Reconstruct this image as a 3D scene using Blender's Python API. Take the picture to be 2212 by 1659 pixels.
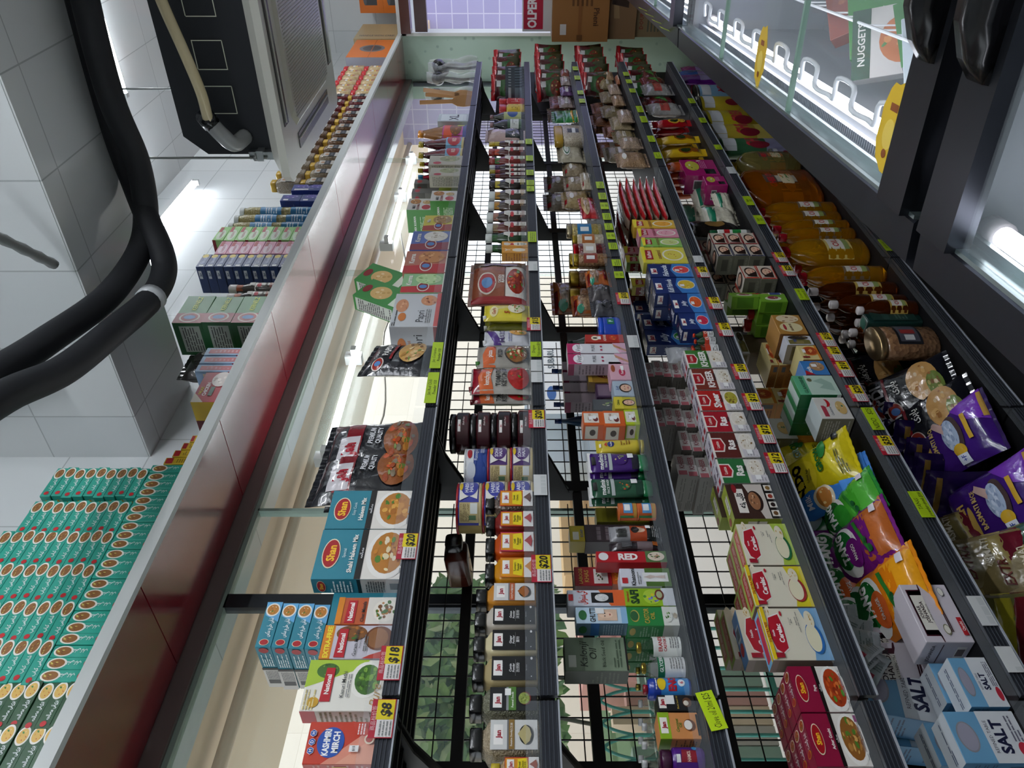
import bpy, math, random, unicodedata
from math import sin, cos, pi, radians as R_
random.seed(7)
SC = bpy.context.scene
COL = SC.collection
for o in list(bpy.data.objects): bpy.data.objects.remove(o)

# ------------------------------------------------------------------ camera
# the photo was taken with the phone turned sideways: world "up" is image left
FPX, HZ = 1661.0, 1117.0
TH = R_(37.5)                       # shelf direction (+X) lies 37.8 deg right of the optical axis
CT, ST = cos(TH), sin(TH)
EYE = 1.6
from mathutils import Matrix, Vector
cam = bpy.data.cameras.new('camera'); cam_o = bpy.data.objects.new('camera', cam); COL.objects.link(cam_o)
cam.sensor_fit = 'HORIZONTAL'; cam.sensor_width = 36; cam.lens = FPX / 2212 * 36
cam.clip_start = .02; cam.clip_end = 200
cam.shift_x = (1106 - HZ) / 2212
fw = Vector((CT, ST, 0)); up_i = Vector((ST, -CT, 0)); rt_i = Vector((0, 0, -1))   # image up = viewer's right, image right = down
cam_o.matrix_world = Matrix(((rt_i.x, up_i.x, -fw.x, 0), (rt_i.y, up_i.y, -fw.y, 0), (rt_i.z, up_i.z, -fw.z, EYE), (0, 0, 0, 1)))
SC.camera = cam_o
SC.view_settings.view_transform = 'Standard'; SC.view_settings.look = 'None'
SC.view_settings.gamma = 1; SC.view_settings.use_curve_mapping = False
SC.view_settings.exposure = 0.38

# ------------------------------------------------------------------ daylight
W = bpy.data.worlds.new('daylight'); SC.world = W; W.use_nodes = True
bg = W.node_tree.nodes['Background']; bg.inputs[0].default_value = (.86, .93, 1, 1); bg.inputs[1].default_value = 1.9
TUBE_E, ROOM_E, FRZ_E = 30, 125, 7

# ------------------------------------------------------------------ helpers
def at(px, py, Y):
    """a point of the vertical plane y=Y seen at photo pixel (px,py): (x, z)"""
    k = ((1659 - py) - 829.5) / FPX
    x = Y * (CT + k * ST) / (ST - k * CT)
    return x, EYE - (px - HZ) / FPX * (x * CT + Y * ST)
def on_z(px, py, z):
    d = FPX * (EYE - z) / (px - HZ); r = ((1659 - py) - 829.5) / FPX * d
    return d * CT + r * ST, d * ST - r * CT
def hexc(h):
    c = [int(h[i:i+2], 16) / 255 for i in (0, 2, 4)]
    return tuple((x / 12.92 if x <= .04045 else ((x + .055) / 1.055) ** 2.4) for x in c) + (1,)
MATS = {}
def mat(col, kind='c'):
    """col: hex; kind: c carton, f foil/film, p plastic, m metal, g clear plastic, o oil, e emission, w matt wall"""
    key = (col, kind)
    if key in MATS: return MATS[key]
    m = bpy.data.materials.new(kind + '_' + col); m.use_nodes = True; MATS[key] = m
    nt = m.node_tree; b = nt.nodes['Principled BSDF']; I = b.inputs
    cc = col.split('-'); I['Base Color'].default_value = hexc(cc[0])
    N = nt.nodes.new; Lk = nt.links.new
    def tex(kind_, **k):
        t = N(kind_); tc = N('ShaderNodeTexCoord'); Lk(tc.outputs['Object'], t.inputs['Vector'])
        for a_, v_ in k.items(): t.inputs[a_].default_value = v_
        return t
    def bump(src, s, dist=.002):
        bp = N('ShaderNodeBump'); bp.inputs['Strength'].default_value = s; bp.inputs['Distance'].default_value = dist
        Lk(src, bp.inputs['Height']); Lk(bp.outputs[0], I['Normal'])
    if kind == 'c': I['Roughness'].default_value = .38
    elif kind == 'f':
        I['Roughness'].default_value = .2; I['Coat Weight'].default_value = .5
        t = tex('ShaderNodeTexNoise', Scale=22.0, Detail=3.0); bump(t.outputs[0], .8, .006)
    elif kind == 'p': I['Roughness'].default_value = .22
    elif kind == 'w':
        I['Roughness'].default_value = .7
    elif kind == 'm': I['Roughness'].default_value = .28; I['Metallic'].default_value = .9
    elif kind == 'k':      # satin painted metal
        I['Roughness'].default_value = .5; I['Specular IOR Level'].default_value = .3
    elif kind == 'g':
        I['Roughness'].default_value = .05; I['Transmission Weight'].default_value = 1; I['IOR'].default_value = 1.1
        I['Alpha'].default_value = .35
    elif kind == 'h':      # wrinkled clear film
        I['Roughness'].default_value = .12; I['Alpha'].default_value = .32; I['Coat Weight'].default_value = 1
        t = tex('ShaderNodeTexNoise', Scale=26.0, Detail=4.0, Roughness=.6); bump(t.outputs[0], 1, .02)
    elif kind == 'o':
        I['Roughness'].default_value = .04; I['Transmission Weight'].default_value = .72; I['IOR'].default_value = 1.25; I['Coat Weight'].default_value = .6
    elif kind == 'e':
        I['Emission Color'].default_value = hexc(cc[0]); I['Emission Strength'].default_value = float(cc[1])
        I['Base Color'].default_value = (0, 0, 0, 1)
    elif kind == 'n':      # grains / nuts seen in a pack: two colours in cells
        t = tex('ShaderNodeTexVoronoi', Scale=float(cc[2])); r = N('ShaderNodeMixRGB')
        r.inputs[1].default_value = hexc(cc[0]); r.inputs[2].default_value = hexc(cc[1])
        Lk(t.outputs['Color'], r.inputs[0]); Lk(r.outputs[0], I['Base Color']); bump(t.outputs['Distance'], .8, .003)
        I['Roughness'].default_value = .25; I['Coat Weight'].default_value = .4
    return m
def tagp(o, label=None, cat=None, group=None, kind=None):
    if label: o['label'] = label
    if cat: o['category'] = cat
    if group: o['group'] = group
    if kind: o['kind'] = kind
    return o
def empty(name, label, cat, loc=(0,0,0), rot=(0,0,0), group=None):
    o = bpy.data.objects.new(name, None); COL.objects.link(o); o.location = loc; o.rotation_euler = rot
    o.empty_display_size = .02
    return tagp(o, label, cat, group)
class MB:
    def __init__(s): s.v = []; s.f = []; s.m = []; s.mats = []; s.sm = []
    def mi(s, m):
        if m not in s.mats: s.mats.append(m)
        return s.mats.index(m)
    def add(s, vs, fs, m, smooth=False):
        b = len(s.v); s.v += [tuple(v) for v in vs]; i = s.mi(m)
        for f in fs: s.f.append([b + k for k in f]); s.m.append(i); s.sm.append(smooth)
    def box(s, x0, x1, y0, y1, z0, z1, m):
        s.add([(x0,y0,z0),(x1,y0,z0),(x1,y1,z0),(x0,y1,z0),(x0,y0,z1),(x1,y0,z1),(x1,y1,z1),(x0,y1,z1)],
              [(0,3,2,1),(4,5,6,7),(0,1,5,4),(1,2,6,5),(2,3,7,6),(3,0,4,7)], m)
    def grid(s, fn, nu, nv, m, flip=False, smooth=True):
        vs = [fn(i / nu, j / nv) for j in range(nv + 1) for i in range(nu + 1)]; fs = []
        for j in range(nv):
            for i in range(nu):
                a = j * (nu + 1) + i; q = (a, a + 1, a + nu + 2, a + nu + 1); fs.append(q[::-1] if flip else q)
        s.add(vs, fs, m, smooth)
    def loft(s, rings, m, smooth=True, caps=True):
        n = len(rings[0]); vs = [p for r in rings for p in r]; fs = []
        for j in range(len(rings) - 1):
            for i in range(n):
                k = (i + 1) % n; fs.append((j*n+i, j*n+k, (j+1)*n+k, (j+1)*n+i))
        if caps: fs.append(tuple(range(n))[::-1]); fs.append(tuple((len(rings)-1)*n + i for i in range(n)))
        s.add(vs, fs, m, smooth)
    def tube(s, pts, r, m, n=10, caps=True, smooth=True):
        pts = [Vector(p) for p in pts]; rings = []; prev = None
        for i, p in enumerate(pts):
            t = (pts[min(i+1, len(pts)-1)] - pts[max(i-1, 0)]).normalized()
            a = prev if prev is not None else (Vector((0,0,1)) if abs(t.z) < .9 else Vector((1,0,0)))
            a = (a - t * a.dot(t)).normalized(); prev = a; b = t.cross(a); rr = r[i] if isinstance(r, (list, tuple)) else r
            rings.append([tuple(p + (a * cos(2*pi*k/n) + b * sin(2*pi*k/n)) * rr) for k in range(n)])
        s.loft(rings, m, smooth, caps)
    def build(s, name, parent=None, loc=None, rot=None):
        me = bpy.data.meshes.new(name); me.from_pydata(s.v, [], s.f)
        for m in s.mats: me.materials.append(m)
        me.polygons.foreach_set('material_index', s.m); me.polygons.foreach_set('use_smooth', s.sm); me.update()
        o = bpy.data.objects.new(name, me); COL.objects.link(o)
        if parent: o.parent = parent
        if loc: o.location = loc
        if rot: o.rotation_euler = rot
        return o
def smooth_path(pts, n=6):
    P = [Vector(p) for p in pts]; out = []
    for i in range(len(P) - 1):
        a, b, c, d = P[max(i-1,0)], P[i], P[i+1], P[min(i+2,len(P)-1)]
        for k in range(n):
            t = k / n
            out.append(.5*((2*b)+(c-a)*t+(2*a-5*b+4*c-d)*t*t+(3*b-a-3*c+d)*t**3))
    return out + [P[-1]]

# ---- text
AF = {}
for cp in list(range(0xFB50, 0xFBFF)) + list(range(0xFE80, 0xFEFD)):
    dcm = unicodedata.decomposition(chr(cp)).split()
    if len(dcm) == 2 and dcm[0] in ('<isolated>', '<final>', '<initial>', '<medial>'): AF.setdefault(int(dcm[1], 16), {})[dcm[0][1]] = chr(cp)
def urdu(s):
    out = []
    for w in s.split(' '):
        r = []
        for i, ch in enumerate(w):
            f = AF.get(ord(ch), {}); pj = i > 0 and 'm' in AF.get(ord(w[i-1]), {}); nj = i < len(w) - 1 and 'm' in f and AF.get(ord(w[i+1]))
            key = 'm' if pj and nj else 'f' if pj else 'i' if nj else 'i'
            if key == 'i' and not nj: r.append(unicodedata.normalize('NFC', ch) if 'i' not in f else ch)
            else: r.append(f.get(key, ch))
        out.append(''.join(reversed(r)))
    return ' '.join(reversed(out))
TXT = {}
def text_mesh(s, bold=.02):
    key = (s, bold)
    if key in TXT: return TXT[key]
    c = bpy.data.curves.new('t', 'FONT'); c.body = s; c.size = 1; c.offset = bold; c.resolution_u = 2 if len(s) < 12 else 1
    o = bpy.data.objects.new('t', c); COL.objects.link(o)
    dg = bpy.context.evaluated_depsgraph_get(); e = o.evaluated_get(dg); m = e.to_mesh()
    vs = [(v.co.x, v.co.y) for v in m.vertices]; fs = [tuple(p.vertices) for p in m.polygons]
    e.to_mesh_clear(); bpy.data.objects.remove(o); bpy.data.curves.remove(c)
    if vs:
        x0 = min(v[0] for v in vs); x1 = max(v[0] for v in vs); cap = .36
        vs = [((x - (x0 + x1) / 2), (y - cap)) for x, y in vs]
        TXT[key] = (vs, fs, x1 - x0)
    else: TXT[key] = ([], [], 1)
    return TXT[key]

# ---- print: shapes drawn on a surface fn(u,v,h); u right, v up, both 0..1; w,h its size in metres
LAY = .0003
def paint(mb, fn, w, h, shapes, kind='c', curved=False, h0=0.0):
    rnd = random.Random(len(shapes) * 31 + int(w * 1e4))
    for li, s in enumerate(shapes):
        k = s[0]; hh = h0 + LAY * (li + 1)
        if k == 'R':
            _, x0, y0, x1, y1, c = s
            n = 8 if curved else 1
            mb.grid(lambda u, v: fn(x0 + (x1-x0)*u, y0 + (y1-y0)*v, hh), n, n, mat(c, kind), smooth=curved)
        elif k in 'EP':
            if k == 'E':
                _, cx, cy, rx, ry, c = s; pts = [(cx + rx*cos(a*pi/12), cy + ry*sin(a*pi/12)) for a in range(24)]
            else:
                pts, c = s[1], s[2]; cx = sum(p[0] for p in pts)/len(pts); cy = sum(p[1] for p in pts)/len(pts)
                if curved:
                    q = []
                    for a, b in zip(pts, pts[1:] + pts[:1]): q += [(a[0]+(b[0]-a[0])*t/4, a[1]+(b[1]-a[1])*t/4) for t in range(4)]
                    pts = q
            n = len(pts); rg = 4 if curved else 1
            vs = [fn(cx, cy, hh)] + [fn(cx+(p[0]-cx)*r/rg, cy+(p[1]-cy)*r/rg, hh) for r in range(1, rg+1) for p in pts]
            fs = [(0, 1+i, 1+(i+1) % n) for i in range(n)]
            for r in range(1, rg):
                fs += [(1+(r-1)*n+i, 1+r*n+i, 1+r*n+(i+1) % n, 1+(r-1)*n+(i+1) % n) for i in range(n)]
            mb.add(vs, fs, mat(c, kind), curved)
        elif k == 'T':
            _, t, cx, cy, th, c = s[:6]; op = s[6] if len(s) > 6 else {}
            vs, fs, tw = text_mesh(t, op.get('b', .02)); sc = th * h / .73; rot = op.get('r', 0); mw = op.get('mw', .94)
            sxx = op.get('sx', 1.0); lim = mw * (h if abs(sin(R_(rot))) > .7 else w)
            if abs(sin(R_(rot))) > .7: sc = th * w / .73
            if tw * sc * sxx > lim: sxx = lim / (tw * sc)
            ca, sa = cos(R_(rot)), sin(R_(rot)); sh = op.get('sh', 0)
            mb.add([fn(cx + ((x+sh*y)*sc*sxx*ca - y*sc*sa)/w, cy + ((x+sh*y)*sc*sxx*sa + y*sc*ca)/h, hh) for x, y in vs], fs, mat(c, kind))
        elif k == 'L':
            _, x0, y0, x1, y1, n, c = s; ph = (y1-y0)/n; mt = mat(c, kind)
            for i in range(n):
                x = x0; y = y0 + ph*i
                while x < x1 - .02*(x1-x0):
                    e = min(x1, x + (x1-x0)*rnd.uniform(.12, .4)); 
                    mb.add([fn(x, y, hh), fn(e, y, hh), fn(e, y+ph*.45, hh), fn(x, y+ph*.45, hh)], [(0,1,2,3)], mt); x = e + (x1-x0)*.04
                    if rnd.random() < .12: break
        elif k == 'F':
            _, cx, cy, rx, ry, cs, n = s
            pts = [(cx + rx*cos(a*pi/10), cy + ry*sin(a*pi/10)) for a in range(20)]; nn = 20; rg = 3 if curved else 1
            vs = [fn(cx, cy, hh)] + [fn(cx+(p[0]-cx)*r/rg, cy+(p[1]-cy)*r/rg, hh) for r in range(1, rg+1) for p in pts]
            fs = [(0, 1+i, 1+(i+1) % nn) for i in range(nn)]
            for r in range(1, rg): fs += [(1+(r-1)*nn+i, 1+r*nn+i, 1+r*nn+(i+1) % nn, 1+(r-1)*nn+(i+1) % nn) for i in range(nn)]
            mb.add(vs, fs, mat(cs[0], kind), curved)
            for i in range(n):
                a = rnd.uniform(0, 6.3); q = rnd.random() ** .5 * .82; bx = cx + rx*q*cos(a); by = cy + ry*q*sin(a); br = rnd.uniform(.1, .26); sq = rnd.uniform(.45, 1); ro = rnd.uniform(0, 3)
                p = []
                for j in range(7):
                    u_, v_ = br*cos(j*.9), br*sq*sin(j*.9); p.append((bx + rx*(u_*cos(ro)-v_*sin(ro))*(1-q*.3), by + ry*(u_*sin(ro)+v_*cos(ro))*(1-q*.3)))
                mb.add([fn(x, y, hh + .00004*(i+1)) for x, y in p], [tuple(range(7))], mat(cs[1 + i % (len(cs)-1)], kind))

# ------------------------------------------------------------------ goods: each builder makes ONE thing; repeats are copied
PROTO = {}
def copy_tree(o, parent=None):
    c = o.copy(); COL.objects.link(c); c.parent = parent
    for ch in o.children: copy_tree(ch, c)
    return c
def place(key, make, label, group, loc, rot):
    if key in PROTO: o = copy_tree(PROTO[key]); 
    else: o = PROTO[key] = make()
    o['label'] = label
    if group: o['group'] = group
    elif 'group' in o: del o['group']
    o.location = loc; o.rotation_euler = rot
    return o
def ff(w, H): return lambda u, v, h: ((u-.5)*w, -h, v*H)                      # front face
def fs_(w, d, H): return lambda u, v, h: (-w/2-h, d*(1-u), v*H)               # face towards -X
def ft(w, d, H): return lambda u, v, h: ((u-.5)*w, d*v, H+h)                  # top face
def sticker(parent, x, z, y, txt='$15', rz=0, flat=True):
    b = MB(); fn = lambda u, v, h: (x + (u-.5)*.026, y - h, z + (v-.5)*.017)
    paint(b, fn, .026, .017, [('R',0,0,1,1,'F4F4F2'),('R',0,.86,1,1,'D77A86'),('T',txt,.5,.45,.42,'333333')])
    return b.build('price_sticker', parent)
def carton(name, cat, w, d, H, base, front=(), side=(), top=(), kind='c', stick=None, tears=False):
    b = MB(); m = mat(base, kind); e = min(.0012, d*.1)
    b.box(-w/2, w/2, e, d-e, 0, H, m); b.box(-w/2+e, w/2-e, 0, d, 0, H, m) if 0 else None
    b.v = []; b.f = []; b.m = []; b.sm = []
    # body with a small chamfer on the upright edges and tucked flaps
    rg = []
    for z, q in ((0, e), (e, 0), (H-e, 0), (H, e)):
        x = w/2 - q; c = e
        rg.append([(-x+c, q, z), (x-c, q, z), (x, c+q, z), (x, d-c-q, z), (x-c, d-q, z), (-x+c, d-q, z), (-x, d-c-q, z), (-x, c+q, z)])
    b.loft(rg, m, smooth=False)
    paint(b, ff(w, H), w, H, front, kind); paint(b, fs_(w, d, H), d, H, side, kind); paint(b, ft(w, d, H), w, d, top, kind)
    o = b.build(name); tagp(o, '-', cat)
    if stick: sticker(o, (stick[0]-.5)*w, stick[1]*H, -.0035)
    return o
def sec(w, d, n=24, e=2.0):
    out = []
    for i in range(n):
        a = 2*pi*i/n - pi/2; c, s_ = cos(a), sin(a)
        out.append((w/2*abs(c)**(2/e)*(1 if c > 0 else -1), d/2 + d/2*abs(s_)**(2/e)*(1 if s_ > 0 else -1)))
    return out
def prof(b, w, d, H, pr, m, e=2.0, n=20):
    rings = []
    for r, z in pr:
        rings.append([(x*r, d/2 + (y-d/2)*r, z*H) for x, y in sec(w, d, n, e)])
    b.loft(rings, m)
def cyl(w, d, H, z0, z1, a=80):
    r = w/2
    def fn(u, v, h):
        p = R_((u*2-1)*a); return ((r+h)*sin(p), d/2-(d/2+h)*cos(p), (z0+(z1-z0)*v)*H)
    return fn
def jar(name, cat, w, d, H, pr, body, label=None, lz=(.15,.6), lbase='FFFFFF', lid='151515', lidp=None, e=2.0, la=80, lk='c', lidtop=(), lidkind='p', lw=.86, ribs=False):
    """a bottle, jar, tin or tub: body profile pr [(radius, z)], lid profile, label wrapped on the front"""
    t = empty(name, '-', cat)
    b = MB(); prof(b, w, d, H, pr, body, e); b.build('body', t)
    if lidp:
        b = MB(); m = mat(lid, lidkind); prof(b, w, d, H, lidp, m, e, 20)
        if ribs:
            r = lidp[0][0]*w/2 + .0006
            for i in range(24):
                a = 2*pi*i/24; x, y = r*cos(a), d/2 + r*sin(a)
                b.box(x-.0007, x+.0007, y-.0007, y+.0007, lidp[0][1]*H+.001, lidp[-1][1]*H-.002, m)
        paint(b, lambda u, v, h: ((u-.5)*w*lidp[-1][0]*1.4, d/2+(v-.5)*d*lidp[-1][0]*1.4, lidp[-1][1]*H+h), w, d, lidtop, 'p')
        b.build('lid', t)
    if label is not None:
        b = MB(); z0, z1 = lz
        if e > 3:
            fn = lambda u, v, h: ((u-.5)*w*lw, -.0004-h, (z0+(z1-z0)*v)*H); cw = w*lw; cv = False
        else: fn = cyl(w, d, H, z0, z1, la); cw = w*pi*la/180; cv = True
        paint(b, fn, cw, (z1-z0)*H, [('R',0,0,1,1,lbase)] + list(label), lk, cv, h0=.0003)
        b.build('label', t)
    return t
def bag(name, cat, w, H, t, base, front=(), kind='f', seal=.06, sealc=None, back=None, gus=.35, slump=0, sharp=.0, nsub=(14, 18)):
    """a filled pouch: bulging front and back, flat crimped seals at both ends"""
    rnd = random.Random(int(w*1e4)+int(H*1e4)+len(front)); ph = [rnd.uniform(0, 6) for _ in range(6)]
    def prof_(u, v):
        a = max(0, 1-abs(2*u-1)**2.6)**.55; q = max(0, 1-abs(2*v-1)**4)**.6
        q *= 1 + slump*(.5-v)
        wr = .05*sin(9*u+ph[0]+5*v)+.05*sin(13*v+ph[1]-4*u)+.035*sin(23*u+ph[2]+17*v)+.03*sin(31*v+ph[3])
        return a*q*(1+wr) * t/2
    def P(u, v, sgn, h):
        pin = 1-.06*(1-abs(2*v-1)**2)
        return ((u-.5)*w*pin, t/2 - sgn*(prof_(u, v)+.0008+h), v*H)
    b = MB(); m = mat(base, kind); mb_ = mat(back, kind) if back else m
    b.grid(lambda u, v: P(u, v, 1, 0), nsub[0], nsub[1], m); b.grid(lambda u, v: P(u, v, -1, 0), nsub[0], nsub[1], mb_, flip=True)
    if seal:
        ms = mat(sealc or base, kind)
        for z0, z1 in ((-seal*H*.8, 0), (H, H + seal*H)):
            b.grid(lambda u, v: ((u-.5)*w, t/2 + .0016*sin(u*40) - .001, z0+(z1-z0)*v), 24, 3, ms)
            b.grid(lambda u, v: ((u-.5)*w, t/2 + .0016*sin(u*40) + .001, z0+(z1-z0)*v), 24, 3, ms, flip=True)
        for v_ in list(range(0)): pass
    paint(b, lambda u, v, h: P(u, v, 1, h*2), w, H, front, 'f' if kind == 'n' else kind, True, h0=.0006)
    if seal: b.v = [(x, y, z + seal*H*.8) for x, y, z in b.v]
    o = b.build(name); return tagp(o, '-', cat)
def tubeful(name, cat, w, d, H, base, cap, capz, front, crimp='F2F2F2'):
    """a squeeze tube standing on its cap"""
    t = empty(name, '-', cat); b = MB(); rings = []
    for i in range(9):
        v = i/8; dd = d*(1-v)**.6*(1) + .003; ww = w*(.86+.14*v)
        rings.append([(x, y + (d-dd)/2, (capz+(1-capz)*v*.95)*H) for x, y in sec(ww, dd, 20)])
    b.loft(rings, mat(base, 'p')); b.box(-w/2, w/2, d/2-.001, d/2+.001, H*.945, H, mat(crimp, 'p'))
    def fn(u, v, h):
        q = capz+(1-capz)*v*.95; vv = v; dd = d*(1-vv)**.6 + .003; ww = w*(.86+.14*vv); a = (u*2-1)*.93
        return (a*ww/2, d/2 - dd/2*math.sqrt(max(0, 1-a*a)) - h, q*H)
    paint(b, fn, w, H*.93, front, 'p', True, h0=.0008); b.build('body', t)
    b = MB(); prof(b, w*.82, d*.95, H, [(1,0),(1,capz*.97),(.9,capz)], mat(cap, 'p')); b.build('cap', t)
    return t
# ---- marks that repeat
def spice_logo(cx, cy, rx, ry, th, txt='Shan', b=.035): return [('E',cx,cy,rx,ry,'E8DFC0'),('E',cx,cy,rx*.92,ry*.9,'A5121C'),('T',txt,cx,cy,th,'F2C22A',{'b':b,'mw':rx*1.7})]
BOWL = ['7A4A1C','A8661F','C98A35','6B3A14','D9A24A']; GRN = ['3E6B22','5F8F2E','2F5419','7DA83C']
FOODO = ['B5762A','D0932F','E8D9B0','8A4A1A','C8822A','E9DCC0','4F7F2A']
MEAT = ['9A3E12','C26A28','7E2F10','D88A40','5E8A2A','E0B070']; FRY = ['8E5A24','B07C3C','D2A35C','7A4618','4F7F2A']
def shan(title, base, w, H, food, pre=''):
    f = [('R',0,0,1,.5,'E9E4DC'),('R',0,.5,1,1,base),('R',0,.46,1,.53,'15120F'),('E',.5,.2,.5,.24,'F3F0EA'),('F',.52,.2,.42,.19,food,26)]
    f += spice_logo(.5,.84,.3,.1,.09) + [('T',title,.5,.6,.055,'F5F0E8',{'b':.03}),('T',urdu('مصالحہ'),.5,.495,.035,'EDEDED')]
    if pre: f.append(('T',pre,.5,.69,.035,'E0E8E8',{'b':0}))
    f.append(('L',.1,.03,.9,.06,1,'999999'))
    return f
def shan_side(base): return [('R',0,.5,1,1,base),('R',0,0,1,.46,'D5D2CC'),('R',0,.46,1,.5,'15120F')] + spice_logo(.5,.9,.4,.05,.04) + [('L',.1,.56,.9,.82,7,'E6EFEF'),('L',.1,.2,.9,.42,8,'555555'),('R',.3,.03,.75,.14,'444444')]
def jan(cx, cy, rw, th, rot=0, bg='F5F2EE'): return [('R',cx-rw,cy-th*.95,cx+rw,cy+th*.95,bg),('T','Jan',cx,cy,th,'A01A2C',{'b':.04,'mw':rw*1.7})]
def nat(cx, cy, rw, th): return [('P',[(cx-rw,cy-th),(cx+rw,cy-th),(cx+rw,cy+th*.8),(cx-rw,cy+th*1.1)],'B51224'),('T','National',cx,cy,th*.95,'F7F3EE',{'b':.035,'mw':rw*1.8})]

# ------------------------------------------------------------------ the place
def tile(name, ax, base, mortar, bw, rh, rough=.12, off=0.0, ms=.0025, spec=.5):
    m = bpy.data.materials.new(name); m.use_nodes = True; nt = m.node_tree; b = nt.nodes['Principled BSDF']
    N = nt.nodes.new; L = nt.links.new
    tc = N('ShaderNodeTexCoord'); sp = N('ShaderNodeSeparateXYZ'); cb = N('ShaderNodeCombineXYZ'); br = N('ShaderNodeTexBrick')
    L(tc.outputs['Object'], sp.inputs[0]); L(sp.outputs[ax[0]], cb.inputs[0]); L(sp.outputs[ax[1]], cb.inputs[1]); L(cb.outputs[0], br.inputs['Vector'])
    I = br.inputs; I['Color1'].default_value = hexc(base[0]); I['Color2'].default_value = hexc(base[1]); I['Mortar'].default_value = hexc(mortar)
    I['Scale'].default_value = 1; I['Mortar Size'].default_value = ms; I['Brick Width'].default_value = bw; I['Row Height'].default_value = rh
    br.offset = off; L(br.outputs[0], b.inputs['Base Color']); b.inputs['Roughness'].default_value = rough
    bp = N('ShaderNodeBump'); bp.inputs['Strength'].default_value = .4; bp.inputs['Distance'].default_value = .004; bp.invert = True
    L(br.outputs['Fac'], bp.inputs['Height']); ns = N('ShaderNodeTexNoise'); ns.inputs['Scale'].default_value = 2.2; L(tc.outputs['Object'], ns.inputs['Vector'])
    b2 = N('ShaderNodeBump'); b2.inputs['Strength'].default_value = .35; b2.inputs['Distance'].default_value = .02; L(ns.outputs[0], b2.inputs['Height']); L(bp.outputs[0], b2.inputs['Normal']); L(b2.outputs[0], b.inputs['Normal'])
    return m
def struct(name, mb): o = mb.build(name); o['kind'] = 'structure'; return o
def sbox(name, a, m): b = MB(); b.box(*a, m); return struct(name, b)
def glassmat(name, col, rough=.0, alpha=None):
    m = bpy.data.materials.new(name); m.use_nodes = True; b = m.node_tree.nodes['Principled BSDF']; I = b.inputs
    I['Base Color'].default_value = hexc(col); I['Roughness'].default_value = rough; I['IOR'].default_value = 1.45; I['Alpha'].default_value = alpha
    I['Specular IOR Level'].default_value = .7; return m
TW = ('D8DCDC', 'D1D6D7')
t_xz = tile('wall_tile', 'XZ', TW, 'B0B5B6', .45, .3); t_yz = tile('wall_tile_end', 'YZ', TW, 'B0B5B6', .3, .42); t_xy = tile('ceiling_tile', 'XY', TW, 'B0B5B6', .45, .3)
sbox('wall_left', (-1.6, 8.0, 2.0, 2.1, 2.5, 3.9), t_xz)
sbox('ceiling', (-1.6, 8.0, -3, 2.1, 3.85, 3.95), t_xy)
sbox('floor', (-1.6, 6.9, -3, 2.4, -.1, 0), tile('floor_tile', 'XY', ('6E6A64', '77726B'), '3A3835', .6, .6, .3))
sbox('wall_right', (-1.6, 6.9, -3.1, -3, 0, 3.9), tile('right_tile', 'XZ', ('B9B9B4', 'B0B0AC'), '808080', .6, .3, .4))
sbox('wall_back', (-1.7, -1.6, -3, 2.1, 0, 3.9), tile('back_tile', 'YZ', ('B9B9B4', 'B0B0AC'), '808080', .6, .3, .4))
# end wall: green back-painted glass, then a window over a low sill
gg = bpy.data.materials.new('green_glass'); gg.use_nodes = True
nt = gg.node_tree; b = nt.nodes['Principled BSDF']; tc = nt.nodes.new('ShaderNodeTexCoord'); vr = nt.nodes.new('ShaderNodeTexVoronoi'); vr.inputs['Scale'].default_value = 9
cr = nt.nodes.new('ShaderNodeValToRGB'); cr.color_ramp.elements[0].color = hexc('8FA79B'); cr.color_ramp.elements[1].color = hexc('A9C2B2'); cr.color_ramp.elements[0].position = .08; cr.color_ramp.elements[1].position = .16
nt.links.new(tc.outputs['Object'], vr.inputs['Vector']); nt.links.new(vr.outputs['Distance'], cr.inputs[0]); nt.links.new(cr.outputs[0], b.inputs['Base Color']); b.inputs['Roughness'].default_value = .15
sbox('wall_end', (6.8, 6.9, 1.585, 2.1, 0, 2.55), gg)
b = MB(); b.box(7.9, 8.0, -3, 2.1, 2.55, 3.9, t_yz); b.box(6.8, 7.9, -3, 2.1, 2.55, 2.574, mat('B9BFBC', 'c')); b.box(6.8, 6.9, -3, 1.585, 0, .75, mat('A9BDB2', 'c')); b.box(6.8, 6.9, -3, .2, .75, 2.55, t_yz); struct('wall_end_upper', b)
b = MB(); b.box(6.78, 6.92, 1.56, 1.585, .75, 2.55, mat('E6E8E4', 'c')); b.box(6.84, 6.9, .2, 1.56, .75, .8, mat('E6E8E4', 'c'))
b.box(6.74, 6.86, 1.3, 1.56, 2.47, 2.55, mat('4A2620', 'p')); b.box(6.72, 6.78, 1.25, 1.54, 2.33, 2.43, mat('3B201C', 'p')); struct('window_2', b)
# red soffit over the shelves with its white front edge
red = mat('7A1220', 'p'); rm = MB(); x = -1.6
for i in range(14):
    x0 = 1.23 + (i-5)*.65; x1 = min(x0 + .646, 6.8)
    if x0 < 6.7: rm.box(max(x0, -1.6), x1, 1.585, 1.93, 2.55, 2.575, red)
rm.box(-1.6, 6.8, 1.59, 1.93, 2.556, 2.572, mat('1A0508', 'w'))
struct('trim_1', rm); ri = red.node_tree.nodes['Principled BSDF'].inputs; ri['Roughness'].default_value = .2; ri['IOR'].default_value = 1.9; ri['Coat Weight'].default_value = .6; ri['Coat Roughness'].default_value = .12
b = MB(); b.box(-1.6, 6.8, 1.565, 1.5845, 2.548, 2.582, mat('C9CDCB', 'k')); b.box(6.775, 6.8, -3, 1.5845, 2.55, 2.582, mat('C9CDCB', 'k')); b.box(6.78, 6.8, -3, 1.5845, 2.515, 2.55, mat('A81E2A', 'p')); struct('trim_2', b)
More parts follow.
